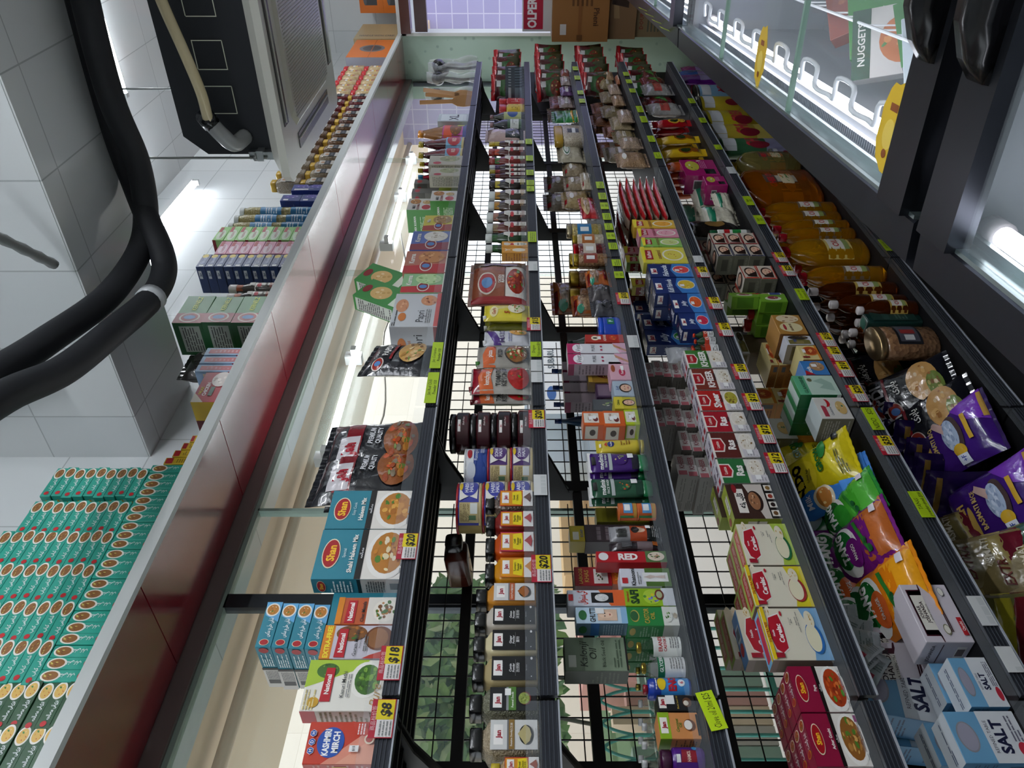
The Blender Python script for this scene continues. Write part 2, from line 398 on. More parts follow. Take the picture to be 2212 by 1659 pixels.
b = MB(); b.box(-1.6, 6.8, 1.935, 1.995, 2.5, 2.575, mat('6E5E5C', 'p')); b.box(-1.6, 6.8, 1.95, 1.98, 2.485, 2.5, mat('8C9A90', 'c')); struct('trim_3', b)
# shop window behind the shelves
wg = glassmat('window_glass', 'B9CFC8', 0, .16); fr = mat('33363A', 'm')
b = MB(); b.box(-1.6, 6.8, 1.962, 1.968, .3, 2.49, wg); o = struct('window_1', b)
b = MB()
for py, wd, mt in ((588, .012, mat('A8C4B8', 'g')), (345, .012, mat('A8C4B8', 'g')), (1105, .012, mat('8FA79B', 'c')), (1302, .05, fr), (180, .05, fr)):
    x, _ = at(800, py, 1.96); b.box(x-wd/2, x+wd/2, 1.95, 1.98, .3, 2.49, mt)
b.box(-1.6, 6.8, 1.94, 2.0, 0, .3, fr); f = b.build('window_frame', o)
# the beam across the aisle, with its tiled underside
b = MB(); b.box(2.15, 2.60, -3, 2.0, 3.0, 3.85, t_yz); o = struct('beam', b)
b = MB(); b.box(2.152, 2.598, -3, 2.0, 2.994, 3.0, t_xy); b.build('underside', o)
# street side: canopy, pavement, opposite building, planting
canm = mat('D9C3A6', 'w')
b = MB(); b.box(-1, 12, 2.05, 4.6, 3.02, 3.1, canm); b.box(-1, 12, 2.05, 2.3, 2.6, 3.02, canm); struct('canopy', b)
for i, (yy, zz, r) in enumerate(((2.75, 2.96, .028), (3.0, 2.97, .02), (3.5, 2.95, .035))):
    b = MB(); b.tube([(-.8, yy, zz), (11.5, yy, zz)], r, mat('B9A183', 'p')); o = b.build('ceiling_pipe'); tagp(o, ['beige service pipe nearest the glass under the canopy outside', 'thin beige pipe in the middle under the outside canopy', 'thick beige pipe farthest out under the outside canopy'][i], 'pipe')
sbox('pavement', (-3, 16, 2.4, 12, -.15, -.05), mat('CFCBC4', 'w'))
bt = tile('street_wall', 'XZ', ('E4DACA', 'DDD2C0'), 'C8BCA8', 1.2, .6, .6)
sbox('building_front', (-3, 16, 9, 9.3, -.1, 7), bt)
sbox('purple_facade', (9.5, 9.7, -4, 3.5, -.1, 5), tile('purple_tile', 'YZ', ('A9A3D0', 'B2ACD8'), 'D4D0EC', .18, .18, .3, ms=.006))
# opposite shop fronts, seen pale between the shelves
rr = random.Random(3)
for i, (x0, x1, z0, z1, c, lb) in enumerate(((5.1, 6.4, .3, 1.1, 'C9A878', 'tan delivery crate on the pavement across the street'), (6.8, 8.2, .2, 1.5, 'B9C4CC', 'pale blue shutter box across the street'), (2.6, 3.6, .1, .9, '8FAE86', 'green market crate across the street'), (3.9, 4.7, .1, 1.0, 'C28E84', 'pinkish market crate across the street'), (8.6, 9.6, .2, 1.2, 'D8CFC0', 'cream crate farthest along the street'))):
    b = MB(); m = mat(c, 'w'); b.box(x0, x1, 6.4, 6.9, -.05, z1, m)
    for k in range(5): b.box(x0-.01, x1+.01, 6.38, 6.4, z0+.06+k*(z1-z0)/5, z0+.02+(k+.72)*(z1-z0)/5+.04, m)
    tagp(b.build('crate'), lb, 'crate')
# white sign board with blue lettering
x0, z0 = at(1215, 865, 6.0); x1, z1 = at(1168, 725, 6.0)
b = MB(); sw, sh = x1-x0, z1-z0; b.box(x0-.2, x1+.2, 6.0, 6.05, z0-.3, z1+.2, mat('EDEFF2', 'w'))
paint(b, lambda u, v, h: (x0 + u*sw, 5.998-h*4, z0+v*sh), sw, sh, [('E',.1,.55,.1,.25,'2B5FA8'),('T','SUBARU',.62,.5,.38,'5A6672',{'mw':.74})], 'w')
b.box(x0+.2, x0+.28, 6.05, 6.1, -.05, z1, mat('888888', 'w')); b.box(x1-.2, x1-.12, 6.05, 6.1, -.05, z1, mat('888888', 'w'))
tagp(b.build('sign_board'), 'white sign board with blue lettering across the street', 'sign')
# ivy beyond the near window, sunlight put into its lightened leaf colours
def leaves(name, n, xr, yr, zr, s, cols, lab):
    rn = random.Random(n); b = MB(); ms = [mat(c, 'c') for c in cols]
    for i in range(n):
        p = Vector((rn.uniform(*xr), rn.uniform(*yr), rn.uniform(*zr))); a = Vector((rn.gauss(0,1), rn.gauss(0,.5), rn.gauss(-.5,.8))).normalized()
        q = a.cross(Vector((rn.gauss(0,.6), -1, rn.gauss(0,.6)))).normalized(); L = s*rn.uniform(.6, 1.3); w_ = L*.3; nn = a.cross(q)*L*.12
        b.add([p, p+a*L*.35+q*w_+nn, p+a*L*.75+q*w_*.7+nn, p+a*L, p+a*L*.75-q*w_*.7+nn, p+a*L*.35-q*w_+nn], [(0,1,2,3),(0,3,4,5)], ms[i % len(ms)], True)
    for i in range(8):
        x_ = xr[0] + (xr[1]-xr[0])*(i+.5)/8; b.tube(smooth_path([(x_, sum(yr)/2, zr[0]-.2), (x_+.1, sum(yr)/2, (zr[0]+zr[1])/2), (x_-.05, sum(yr)/2, zr[1])]), .01, mat('4A4030', 'w'), 5)
    o = b.build(name); return tagp(o, lab, 'plant')
leaves('climbing_plant', 4200, (.9, 2.5), (3.1, 3.5), (1.45, 2.3), .1, ('9CC474','BEDD94','7FAE66','DCEFB8','8FBA86'), 'leafy green creeper hanging outside the near end of the window')
# teal railing with pointed tops
t = empty('railing', 'teal metal railing with pointed arches outside the near window', 'railing', (0, 0, 0))
tm = mat('4FA79A', 'p'); 
for zz in (.5, 1.02): b = MB(); b.box(-1, 2.4, 3.0, 3.03, zz, zz+.03, tm); b.build('rail', t)
x = -.9
while x < 2.3:
    b = MB(); b.tube([(x, 3.015, .1), (x, 3.015, 1.12)], .009, tm, 6); b.tube(smooth_path([(x, 3.015, 1.12), (x+.02, 3.015, 1.2), (x+.05, 3.015, 1.25), (x+.08, 3.015, 1.2), (x+.1, 3.015, 1.12)], 4), .007, tm, 5)
    b.build('baluster', t); x += .1
b = MB(); 
for k in range(30): b.box(-1+k*.13, -1+k*.13+.12, 4.6, 4.7, 0, 1.0 - .1*(k % 3), mat(['B98A80','C9B59A','A8A39A','7F9A8A'][k*7 % 4], 'w'))
o = b.build('hoarding'); tagp(o, 'low patchwork street hoarding behind the teal railing', 'hoarding')

# ------------------------------------------------------------------ shelving
KS = [-.130, .045, .221, .396, .574, .82]
ZR = [EYE - k*1.42/CT for k in KS]                  # rail bottoms
ZS = [0] + [z + .036 for z in ZR]                 # shelf surfaces 1..6 from the top
YF = 1.42
blk = mat('0B0B0D', 'k'); gry = mat('34373E', 'k'); gi = gry.node_tree.nodes['Principled BSDF'].inputs; gi['Metallic'].default_value = .35; gi['Roughness'].default_value = .3; clr = glassmat('clear_plastic', 'C9D2DA', .02, .07); edge = mat('A9AEB6', 'p')
names = ['nearest the camera', 'second from the camera', 'third from the camera', 'fourth from the camera', 'fifth from the camera', 'at the far end']
def unit():
    t = empty('shelving_unit', '-', 'shelving')
    for k in range(6):
        z = ZS[k+1]; b = MB(); b.box(.002, .898, YF, 1.75, z-.022, z-.001, blk)
        for j in range(5): b.box(.002, .898, YF+.03+j*.065, YF+.045+j*.065, z-.032, z-.022, blk)
        s = b.build('shelf_board', t)
        b = MB(); b.box(.003, .897, YF-.012, YF-.002, z-.036, z-.002, gry)
        for j in range(4): b.box(.003, .897, YF-.0135, YF-.012, z-.033+j*.008, z-.0315+j*.008, mat('3C4048', 'k'))
        b.box(.003, .897, YF-.016, YF-.012, z-.038, z-.0345, edge); b.build('price_rail', s)
        b = MB(); b.box(.003, .897, YF-.0115, YF-.0105, z-.001, z+.028, clr); b.build('riser', s)
        if k < 5:
            b = MB(); q = [(1.75, z-.022), (YF+.06, z-.022), (1.6, z-.05), (1.75, z-.12)]
            for xx in (.004, .89):
                b = MB(); b.add([(xx, y, zz) for y, zz in q] + [(xx+.006, y, zz) for y, zz in q], [(0,1,2,3),(7,6,5,4),(0,4,5,1),(1,5,6,2),(2,6,7,3),(3,7,4,0)], blk)
                b.build('bracket', s)
    b = MB(); b.box(.001, .045, 1.755, 1.80, 0, 1.9, blk); b.build('upright', t)
    b = MB()
    for i in range(1, 16): x = i*.0555; b.box(x-.0015, x+.0015, 1.785, 1.788, .1, 1.86, blk)
    for i in range(30): z = .12+i*.06; b.box(.02, .88, 1.788, 1.791, z-.0015, z+.0015, blk)
    b.build('wire_panel', t)
    for z in (1.74, 1.41, 1.1, .8): b = MB(); b.box(.046, .899, 1.757, 1.782, z-.014, z+.014, blk); b.build('back_rail', t)
    b = MB(); b.box(.002, .898, YF+.01, YF+.03, 0, ZS[6]-.022, mat('1A1C20', 'k')); b.build('kick_plate', t)
    return t
for i in range(6):
    u = place('unit', unit, 'black metal shelving unit with wire back, ' + names[i], 'shelving units along the window', (-.08+i*.905, 0, 0), (0,0,0))
b = MB(); b.box(.001, .045, 1.755, 1.80, 0, 1.9, blk); b.build('upright', u, (.9, 0, 0))

# ------------------------------------------------------------------ lamps
def tubelamp(label, p, ln, axis, E=TUBE_E, r=.014, group=None, name='tube_light'):
    t = empty(name, label, 'light', p, (0, 0, 0 if axis == 'x' else pi/2), group)
    b = MB(); b.tube([(-ln/2, 0, 0), (ln/2, 0, 0)], r, mat('F4F8FF-%g' % E, 'e'), 12); b.build('tube', t)
    b = MB(); b.box(-ln/2-.03, ln/2+.03, -.02, .02, r+.006, r+.04, mat('D5D8D8', 'p')); b.build('batten', t)
    for s in (-1, 1):
        b = MB(); b.box(s*(ln/2+.014)-.012, s*(ln/2+.014)+.012, -.016, .016, -r-.002, r+.006, mat('B9BBBB', 'p')); b.build('end_cap', t)
    return t
tubelamp('ceiling tube running across the aisle beyond the beam', (4.39, .72, 3.79), 1.2, 'y')
tubelamp('tube running along the top of the tiled wall behind the air conditioner', (4.0, 1.94, 3.62), 1.2, 'x')
for i, (x_, y_) in enumerate(((.4, -.3), (.4, -1.9), (1.6, -1.1), (3.6, -1.9), (5.6, -.4))):
    tubelamp('ceiling tube over the aisle, ' + ['nearest', 'second', 'third', 'fourth', 'fifth'][i] + ' of the row above the shopper', (x_, y_, 3.76), 1.2, 'x', ROOM_E)
def hung(label, s0, s1):
    z = 2.29; t = empty('window_tube', label, 'light', ((s0+s1)/2, 1.9, z), (0,0,0)); ln = s1-s0
    b = MB(); b.tube([(-ln/2, 0, 0), (ln/2, 0, 0)], .014, mat('F4F8FF-10', 'e'), 12); b.build('tube', t)
    for x in (-ln/2, 0.02, ln/2):
        b = MB(); b.box(x-.02, x+.02, .014, .058, -.02, .05, mat('C9CCC8', 'p')); b.box(x-.016, x+.016, -.02, .014, .0, .022, mat('C9CCC8', 'p')); b.build('holder', t)
hung('bare tube light along the window above the black chapati bags', 2.07, 3.3); hung('bare tube light along the window above the grey boxes and bottles', 3.75, 4.97)
b = MB(); b.tube(smooth_path([(1.9, 1.93, 2.30), (2.0, 1.92, 2.22), (2.3, 1.92, 2.12), (2.9, 1.93, 2.2), (3.3, 1.94, 2.14), (3.9, 1.93, 2.25)]), .004, mat('B9B4A8', 'p'), 6); tagp(b.build('lamp_wire'), 'thin slack wire hanging along the shop window', 'wire')

# ------------------------------------------------------------------ air conditioner, pipes
t = empty('air_conditioner', 'ceiling air conditioner with black body and cream grille panel', 'air conditioner', (2.86, .72, 2.48))
b = MB(); rg = []
W2, L2 = .47, .48
def rr_(x0, x1, y0, y1, z, c): return [(x0+c,y0,z),(x1-c,y0,z),(x1,y0+c,z),(x1,y1-c,z),(x1-c,y1,z),(x0+c,y1,z),(x0,y1-c,z),(x0,y0+c,z)]
b.loft([rr_(0,.98,-.49,.49,.0,.03), rr_(-.0,.98,-.49,.49,.03,.03), rr_(.05,.93,-.43,.43,.07,.03)], mat('C4C4BA', 'p'), False); b.build('panel', t)
b = MB(); b.loft([rr_(.17,.81,-.31,.31,-.012,.05), rr_(.15,.83,-.33,.33,.001,.05)], mat('B4B2A4', 'p'), False)
for i in range(48): y = -.3+i*.0125; b.box(.19, .79, y, y+.004, -.0135, -.011, mat('8E8C7E', 'p'))
b.build('grille', t)
for i, (a0, a1, b0, b1) in enumerate(((.2,.78,.36,.42),(.2,.78,-.42,-.36),(.04,.1,-.28,.28),(.88,.94,-.28,.28))):
    b = MB(); b.box(a0, a1, b0, b1, -.003, .002, mat('26282A', 'p')); m_ = mat('B9B9AF', 'p')
    if a1-a0 > .2: b.box(a0+.01, a1-.01, b0+.02, b0+.024, -.008, -.002, m_)
    else: b.box(a0+.02, a0+.024, b0+.01, b1-.01, -.008, -.002, m_)
    b.build('vent', t)
b = MB(); pr_ = [(-.42,.07),(.40,.07),(.40,.33),(.33,.41),(-.34,.41),(-.42,.33)]
b.loft([[(x, y, z) for y, z in pr_] for x in (.08, .90)], mat('11151C', 'w'), False)
for (u0, v0) in ((-.02, .2), (-.2, .2), (.14, .2)):
    for a_, b_, c_, d_ in ((0,.1,0,.003),(0,.1,.12,.123),(0,.003,0,.12),(.1,.103,0,.12)): b.box(.078, .0805, u0+a_, u0+b_, v0-.02+c_*.9, v0-.02+d_*.9, mat('C9CBB8', 'w'))
b.build('housing', t)
for y_ in (.38, -.4):
    for x_ in (.05, .93):
        b = MB(); b.box(x_-.02, x_+.02, y_-.01, y_+.03, .1, .125, mat('AEB2B2', 'm')); b.box(x_-.002, x_+.06, y_+.0, y_+.03, .05, .16, mat('AEB2B2', 'm')); b.tube([(x_-.01, y_+.02, .09), (x_-.01, y_+.02, 1.36)], .005, mat('8E9290', 'm'), 8)
        b.tube([(x_-.01, y_+.02, .126), (x_-.01, y_+.02, .14)], .012, mat('8E9290', 'm'), 6); b.build('hanger_rod', t)
b = MB(); b.tube(smooth_path([(.0, .24, .26), (-.04, .22, .25), (-.07, .12, .24), (-.08, -.02, .26), (-.07, -.2, .3), (-.05, -.42, .33)]), .019, mat('C8BB96', 'p'), 12); b.build('drain_hose', t)
b = MB(); b.tube(smooth_path([(.08, .33, .17), (.0, .33, .19), (-.02, .29, .22), (-.01, .25, .255)]), .03, mat('8E9090', 'p'), 12); b.tube([(-.012, .25, .255), (-.035, .21, .262)], .034, mat('15171A', 'p'), 12); b.build('elbow', t)
pm = mat('0D1016', 'w')
def pipe(lab, pts, r, m=pm, nm='insulated_pipe', n=14): b = MB(); b.tube(smooth_path(pts, 8), r, m, n); tagp(b.build(nm), lab, 'pipe')
def pz(L): return [on_z(px, py, z) + (z,) for px, py, z in L]
pipe('black insulated pipe turning up along the beam, upper of the pair', pz([(-260,960,2.9),(0,800,2.9),(98,738,2.89),(233,640,2.89),(301,543,2.89),(315,461,2.89),(296,347,2.89),(240,212,2.89),(184,0,2.89),(120,-300,2.89)]), .041)
pipe('black insulated pipe bulging outwards at the bend, lower of the pair', pz([(-240,1020,2.8),(0,862,2.8),(136,800,2.8),(244,716,2.8),(326,645,2.8),(354,590,2.8),(348,540,2.82),(322,480,2.87)]) + pz([(288,395,2.945),(250,290,2.95),(196,100,2.95),(120,-200,2.95)]), .041)
p0, p1 = Vector(on_z(320, 652, 2.8)+(2.8,)), Vector(on_z(330, 641, 2.8)+(2.8,)); b = MB(); b.tube([p0, p1], .0455, mat('B4B8BA', 'p'), 20)
tagp(b.build('pipe_clamp'), 'grey ring holding the two black pipes together', 'clamp')
b = MB(); pts = smooth_path([(1.55,.55,3.3),(1.75,.75,3.2),(1.95,.95,3.1),(2.1,1.15,3.02)], 10); rd = [.014 + .003*(i % 2) for i in range(len(pts))]; b.tube(pts, rd, mat('8A8C8A', 'p'), 10); tagp(b.build('flexible_conduit'), 'grey corrugated conduit beside the black pipes', 'conduit')
b = MB(); b.tube([(2.1, 1.6, 2.62+.6), (2.1, 1.75, 3.6)], .02, mat('D5D8D8', 'p')); tagp(b.build('water_pipe'), 'white pipe rising on the tiled beam', 'pipe')

# ------------------------------------------------------------------ island freezers
AL = R_(5.1)
def freezer(label, x0, x1, flip=False):
    t = empty('island_freezer', label, 'freezer', (1.277 - .0, .686, 0), (0, 0, AL), 'island freezers beside the aisle')
    dk = mat('23262E', 'k'); rimm = mat('4A4E58', 'm'); wh = mat('8E9298', 'c'); al = mat('9FB0B0', 'm'); D = -1.25
    b = MB()
    b.box(x0, x1, -.09, -.02, 0, .86, dk); b.box(x0, x1, D, D+.07, 0, .86, dk); b.box(x0, x0+.06, D+.07, -.09, 0, .86, dk); b.box(x1-.06, x1, D+.07, -.09, 0, .86, dk); b.box(x0+.06, x1-.06, D+.07, -.09, .05, .3, dk); b.build('cabinet', t)
    b = MB(); b.box(x0+.061, x1-.061, -.095, -.091, .3, .86, wh); b.box(x0+.061, x1-.061, D+.071, D+.075, .3, .86, wh); b.box(x0+.061, x0+.065, D+.075, -.095, .3, .86, wh); b.box(x1-.065, x1-.061, D+.075, -.095, .3, .86, wh); b.box(x0+.065, x1-.065, D+.075, -.095, .3, .31, mat('6E7278', 'c')); b.build('liner', t)
    b = MB(); b.loft([[(x, .0, .84), (x, .004, .88), (x, -.012, .9), (x, -.085, .905), (x, -.092, .9), (x, -.092, .86)] for x in (x0, x1)], rimm, False); b.box(x0, x1, D, D+.09, .86, .905, rimm); b.build('rim', t)
    b = MB(); b.box(x0, x1, -.1, -.093, .86, .908, al); b.box(x0, x1, -.112, -.1, .86, .87, al); b.build('lid_track', t)
    b = MB(); ex = x0+.02 if not flip else x1-.12
    b.box(ex, ex+.1, D+.05, -.092, .885, .925, mat('3A3C42', 'm')); b.box(x0, x1, D+.05, D+.1, .885, .925, mat('3A3C42', 'm')); n = 3
    for i in range(1, 3):
        xx = x0 + (x1-x0)*i/3; b.box(xx-.006, xx+.006, D+.1, -.1, .893, .905, mat('7A9A8A', 'c'))
    b.build('lid_frame', t)
    b = MB(); b.box(x0+.03, x1-.03, D+.1, -.1, .894, .898, glassmat('lid_glass', 'DDEAF0', .0, .1)); b.build('lid_glass', t)
    b = MB(); hx = ex+.05; b.loft([[(hx-.03, y, .925), (hx+.03, y, .925), (hx+.022, y, .925+h_), (hx-.022, y, .925+h_)] for y, h_ in ((-.34,.006),(-.37,.03),(-.42,.05),(-.5,.055),(-.6,.05),(-.68,.02))], mat('0C0C0E', 'p')); b.build('handle', t)
    ty, tz = (-.12, .84) if flip else (-.135, .79); b = MB(); b.tube([(x0+.14, ty, tz), (x1-.12, ty, tz)], .016, mat('F2F5FF-%g' % FRZ_E, 'e'), 12); b.build('tube', t)
    for xx in (x0+.12, x1-.1): b = MB(); b.tube([(xx-.02, ty, tz), (xx+.02, ty, tz)], .022, mat('C9C2C4', 'p'), 14); b.build('end_cap', t)
    b = MB(); b.box(x0+.07, x1-.07, -.118, -.1, .82, .835, mat('C9CFD8', 'c'))
    for i in range(int((x1-x0)/.012)): b.box(x0+.08+i*.012, x0+.086+i*.012, -.119, -.1, .835, .8365, mat('4A5060', 'c'))
    b.build('air_grille', t)
    # white wire rail
    pts = []; x = x0+.2; wm = mat('E9ECF0', 'p')
    while x < x1-.35:
        pts += [(x, -.155, .83), (x+.05, -.165, .85), (x+.06, -.21, .85), (x+.16, -.21, .85), (x+.19, -.16, .84)]; x += .25
    b = MB(); b.tube(smooth_path(pts, 4), .006, wm, 8); b.build('wire_rail', t)
    # wire basket
    b = MB(); bx0, bx1, by0, by1, bz0, bz1 = x0+.3, x1-.3, D+.15, -.27, .34, .64
    for z in (bz0, bz1): b.tube([(bx0,by0,z),(bx1,by0,z),(bx1,by1,z),(bx0,by1,z),(bx0,by0,z)], .005, wm, 6)
    n = int((bx1-bx0)/.09)
    for i in range(n+1):
        x = bx0+(bx1-bx0)*i/n; b.tube([(x,by0,bz1),(x,by0,bz0),(x,by1,bz0),(x,by1,bz1)], .003, wm, 5)
    for j in range(1, 8): y = by0+(by1-by0)*j/8; b.tube([(bx0,y,bz1),(bx0,y,bz0),(bx1,y,bz0),(bx1,y,bz1)], .003, wm, 5)
    b.build('basket', t)
    return t
freezer('long glass-topped island freezer in the middle, full of frozen boxes', -.045, 2.27)
freezer('glass-topped island freezer nearest the camera, beside the rice bags', -2.1, -.075, True)
freezer('far glass-topped island freezer near the cartons', 2.29, 4.4)

# ------------------------------------------------------------------ goods on the shelves
ORD = ['first','second','third','fourth','fifth','sixth','seventh','eighth','ninth','tenth','eleventh','twelfth','thirteenth','fourteenth','fifteenth','sixteenth','seventeenth','eighteenth','nineteenth','twentieth','twenty-first','twenty-second']
CNT = {}
BEH = [', second in depth', ', third in depth', ', fourth in depth', ', fifth in depth', ', sixth in depth']
def I(sh, yn, yf, xt, mk, label, D=.05, Y=1.455, deep=1, gap=.002, zb=None, group=None, rz=0, wd=None, H=None):
    """stand one item (and the ones behind it) on shelf sh between photo rows yn (near) and yf (far), top at xt"""
    x1, z1 = at(xt, yn, Y); x2, _ = at(xt, yf, Y); w = wd or abs(x2 - x1) - .0015; z0 = (ZS[sh] if zb is None else zb); h = H or z1 - z0
    cx = (x1+x2)/2; o = None
    for k in range(deep):
        lb = label + (BEH[k-1] if k else ', front of its row' if deep > 1 else '')
        o = place((mk, round(w, 3), round(h, 3), D), lambda: mk(w, D, h), lb, group or (('rows of ' + label) if deep > 1 else None), (cx, Y + k*(D+gap), z0 + .0005), (0, 0, rz))
    return z0 + h
# ---------- top shelf
def C(name, base, front=(), side=(), top=(), kind='c', stick=None, cat='box'):
    return lambda w, d, H: carton(name, cat, w, d, H, base, front, side, top, kind, stick)
mdh = C('spice_box', 'C23A24', [('P',[(0,0),(0,.75),(.98,.0)],'DE8E78'),('P',[(0,.55),(.7,0),(0,0)],'E3A088'),('E',.5,.66,.36,.19,'1F4FA8'),('T','KASHMIRI',.5,.72,.09,'FFFFFF',{'b':.04,'mw':.62}),('T','MIRCH',.5,.59,.09,'FFFFFF',{'b':.04,'mw':.5})] +
    [s for i, ch in enumerate('MDH') for s in (('P',[(.3+i*.2+.09*cos(a*pi/3),.92+.05*sin(a*pi/3)) for a in range(6)],'E8E8F0'),('P',[(.3+i*.2+.078*cos(a*pi/3),.92+.043*sin(a*pi/3)) for a in range(6)],'1F4FA8'),('T',ch,.3+i*.2,.92,.045,'FFFFFF'))] +
    [('P',[(.6,.1),(.66,.3),(.98,.4),(.92,.2)],'C4412E'),('L',.66,.2,.92,.32,3,'F2DADA'),('E',.55,.12,.12,.07,'E8D8C0'),('E',.55,.12,.08,.05,'B04A40'),('R',.25,.25,.4,.38,'F0F0F0'),('T','$15',.325,.32,.035,'333333')], [('L',.1,.1,.9,.9,12,'E0A090'),('R',.2,.4,.8,.6,'E8C44A')])
I(1, 1652, 1558, 652, mdh, 'red chilli powder box with a blue oval, nearest box on the top shelf', .05)
natm = lambda w, d, H: carton('spice_box','box', w, d, H, 'EDEAE0', [('P',[(.45,1),(1,1),(1,.25),(.85,.3)],'A9C63A'),('F',.78,.75,.15,.14,GRN,8),('E',.6,.26,.36,.2,'F5F2EA'),('F',.6,.24,.3,.16,GRN,40),('E',.16,.86,.1,.07,'C99A2A'),('L',.02,.85,.4,.99,4,'D9C78A')] + nat(.5,.72,.33,.06) + [('T','Kasuri Methi',.5,.53,.05,'3A3A3A',{'b':.01,'mw':.8}),('T','Pure',.3,.12,.12,'B08A4A',{'sh':.4,'b':0}),('L',.25,.44,.7,.49,2,'888888')], [('L',.1,.08,.9,.8,12,'8A7A4A'),('R',0,.82,1,1,'B51224')])
I(1, 1537, 1425, 646, natm, 'white and green dried fenugreek box with a leafy bowl', .045)
garam = lambda w, d, H: carton('spice_box','box', w, d, H, 'C9C5CF', [('R',0,.85,1,1,'D8821A'),('T','EXTRA-FREE',.5,.92,.07,'F6E23A',{'b':.04}),('F',.75,.6,.24,.22,['7A4A1C','3E6B22','A8661F','5B2E12'],14),('E',.6,.2,.36,.2,'6B3A1E'),('E',.6,.22,.3,.15,'8B5A32'),('P',[(.0,.0),(.3,.0),(.1,.3),(0,.4)],'B8382A')] + nat(.45,.72,.42,.07) + [('T','Garam Masala',.45,.52,.055,'3A3A3A',{'b':.01,'mw':.85}),('T','POWDER',.45,.45,.03,'3A3A3A',{'b':0}),('L',.2,.35,.7,.42,2,'666666')], [('R',0,.8,1,1,'D8821A'),('L',.1,.1,.9,.75,10,'777777')])
I(1, 1424, 1350, 688, garam, 'mauve ground spice box with an orange extra-free band', .045)
chatm = lambda w, d, H: carton('spice_box','box', w, d, H, 'B9552A', [('R',0,.0,1,.5,'E2DCD2'),('F',.5,.2,.42,.2,['EDE6DA','B5762A','7A4A1C','3E6B22'],24),('R',0,.9,1,1,'D8821A')] + nat(.45,.76,.42,.08) + [('T','Chat Masala',.45,.56,.06,'2A2A2A',{'b':.02})])
I(1, 1349, 1290, 722, chatm, 'small brown and white chaat spice box with a price sticker', .045)
for i in range(3):   # teal boxes seen end-on between the front rows
    x, _ = at(700, 1352-i*26, 1.53); place('hss', lambda: carton('spice_mix_box','box', .1, .036, .165, '2A7F92', side=[('R',0,0,1,.46,'D5D2CC')]+spice_logo(.5,.9,.42,.06,.05)+[('L',.1,.55,.9,.8,6,'E6EFEF')]), 'teal spice mix box standing behind the chaat box, %s of three' % ['front','middle','rear'][i], 'teal boxes behind the chaat box', (at(700, 1330, 1.53)[0], 1.505+i*.038, ZS[1]+.001), (0,0,0))
H1 = lambda: shan('Shahi Haleem Mix', '2A7F92', 0, 0, FOODO, 'Special')
shahi = lambda w, d, H: carton('spice_mix_box','box', w, d, H, '2A7F92', shan('Shahi Haleem Mix','2A7F92',w,H,FOODO,'Special'), shan_side('2A7F92'))
easy = lambda w, d, H: carton('spice_mix_box','box', w, d, H, '2A7F92', shan('Haleem Mix','2A7F92',w,H,['B5762A','C98A35','A8661F','4F7F2A','D9A24A'],'Easy Cook'), shan_side('2A7F92'))
I(1, 1252, 1144, 671, shahi, 'large teal spice mix box with a big bowl of grains, nearer of the two', .05)
I(1, 1143, 1060, 701, easy, 'large teal spice mix box with leaves on a yellow bowl', .05)
lyt = [('R',0,0,1,.0,'2A7F92'),('E',.86,.5,.13,.44,'F0ECE4'),('F',.86,.5,.11,.36,FOODO,12),('P',[(.6,0),(.74,.5),(.74,1),(.98,1),(.98,0)],'5FA8D8')] 
lyt = [('P',[(.55,.0),(.7,.9),(1,1),(1,.0)],'5FA8D8'),('E',.82,.5,.15,.44,'F0ECE4'),('F',.82,.5,.12,.36,FOODO,12),('E',.1,.5,.07,.3,'E8DFC0'),('E',.1,.5,.06,.26,'A5121C'),('T',urdu('شاہی حلیم مکس'),.42,.45,.3,'EDF3F3',{'mw':.42})]
lye = [('R',0,0,.45,1,'CFCBC4'),('R',.1,.1,.2,.85,'444444'),('L',.22,.1,.42,.9,8,'777777'),('R',.45,0,.5,1,'15120F'),('E',.93,.5,.06,.3,'A5121C'),('L',.55,.15,.85,.85,5,'DDE9E9')]
for i in range(4):
    z = ZS[1]+.001+.166+i*.0372
    x0, _ = at(600, 1345-i*3, 1.5); x1, _ = at(560, 1222, 1.5)
    place('hlie', lambda: carton('spice_mix_box','box', .118, .165, .036, '2A7F92', lyt, lye), 'teal spice mix box lying flat behind the chaat box, ' + ['bottom','second','third','top'][i] + ' of the four', 'teal boxes lying in a pile on the top shelf', (1.052+.002*i, 1.502, z), (0,0,R_([1,-1,.8,-1.2][i])))
janbag = lambda w, d, H: bag('flour_bag','bag', w, H, d, '14151C', [('R',.0,.62,1,.8,'7A1220'),('R',.12,.64,.6,.86,'C9C4C8'),('T','Jan',.36,.75,.13,'A01A2C',{'b':.05,'mw':.4}),('T','PREMIUM',.6,.52,.055,'E0E0E4',{'b':.03}),('T','QUALITY',.6,.44,.055,'E0E0E4',{'b':.03}),('F',.55,.2,.4,.18,['8A4A1A','B5762A','C9501A','6B7F32','9A3E12','7A6A52'],30)])
for i, (yy, lx) in enumerate(((1000, 1.475), (938, 1.485))):
    x, _ = at(820, yy, 1.47)
    place(('jb', i), lambda: janbag(.24, .07, .27), ['shiny black flour bag beside the teal spice boxes','shiny black flour bag leaning nearest the papri bag'][i], 'black flour bags', (x, lx, ZS[1]+.004), (R_(-4), 0, R_(8-6*i)))
x, _ = at(900, 1025, 1.6); place('jb2', lambda: janbag(.22, .06, .26), 'shiny black flour bag tucked behind the two front ones', None, (x, 1.6, ZS[1]+.004), (R_(-3), 0, 0))
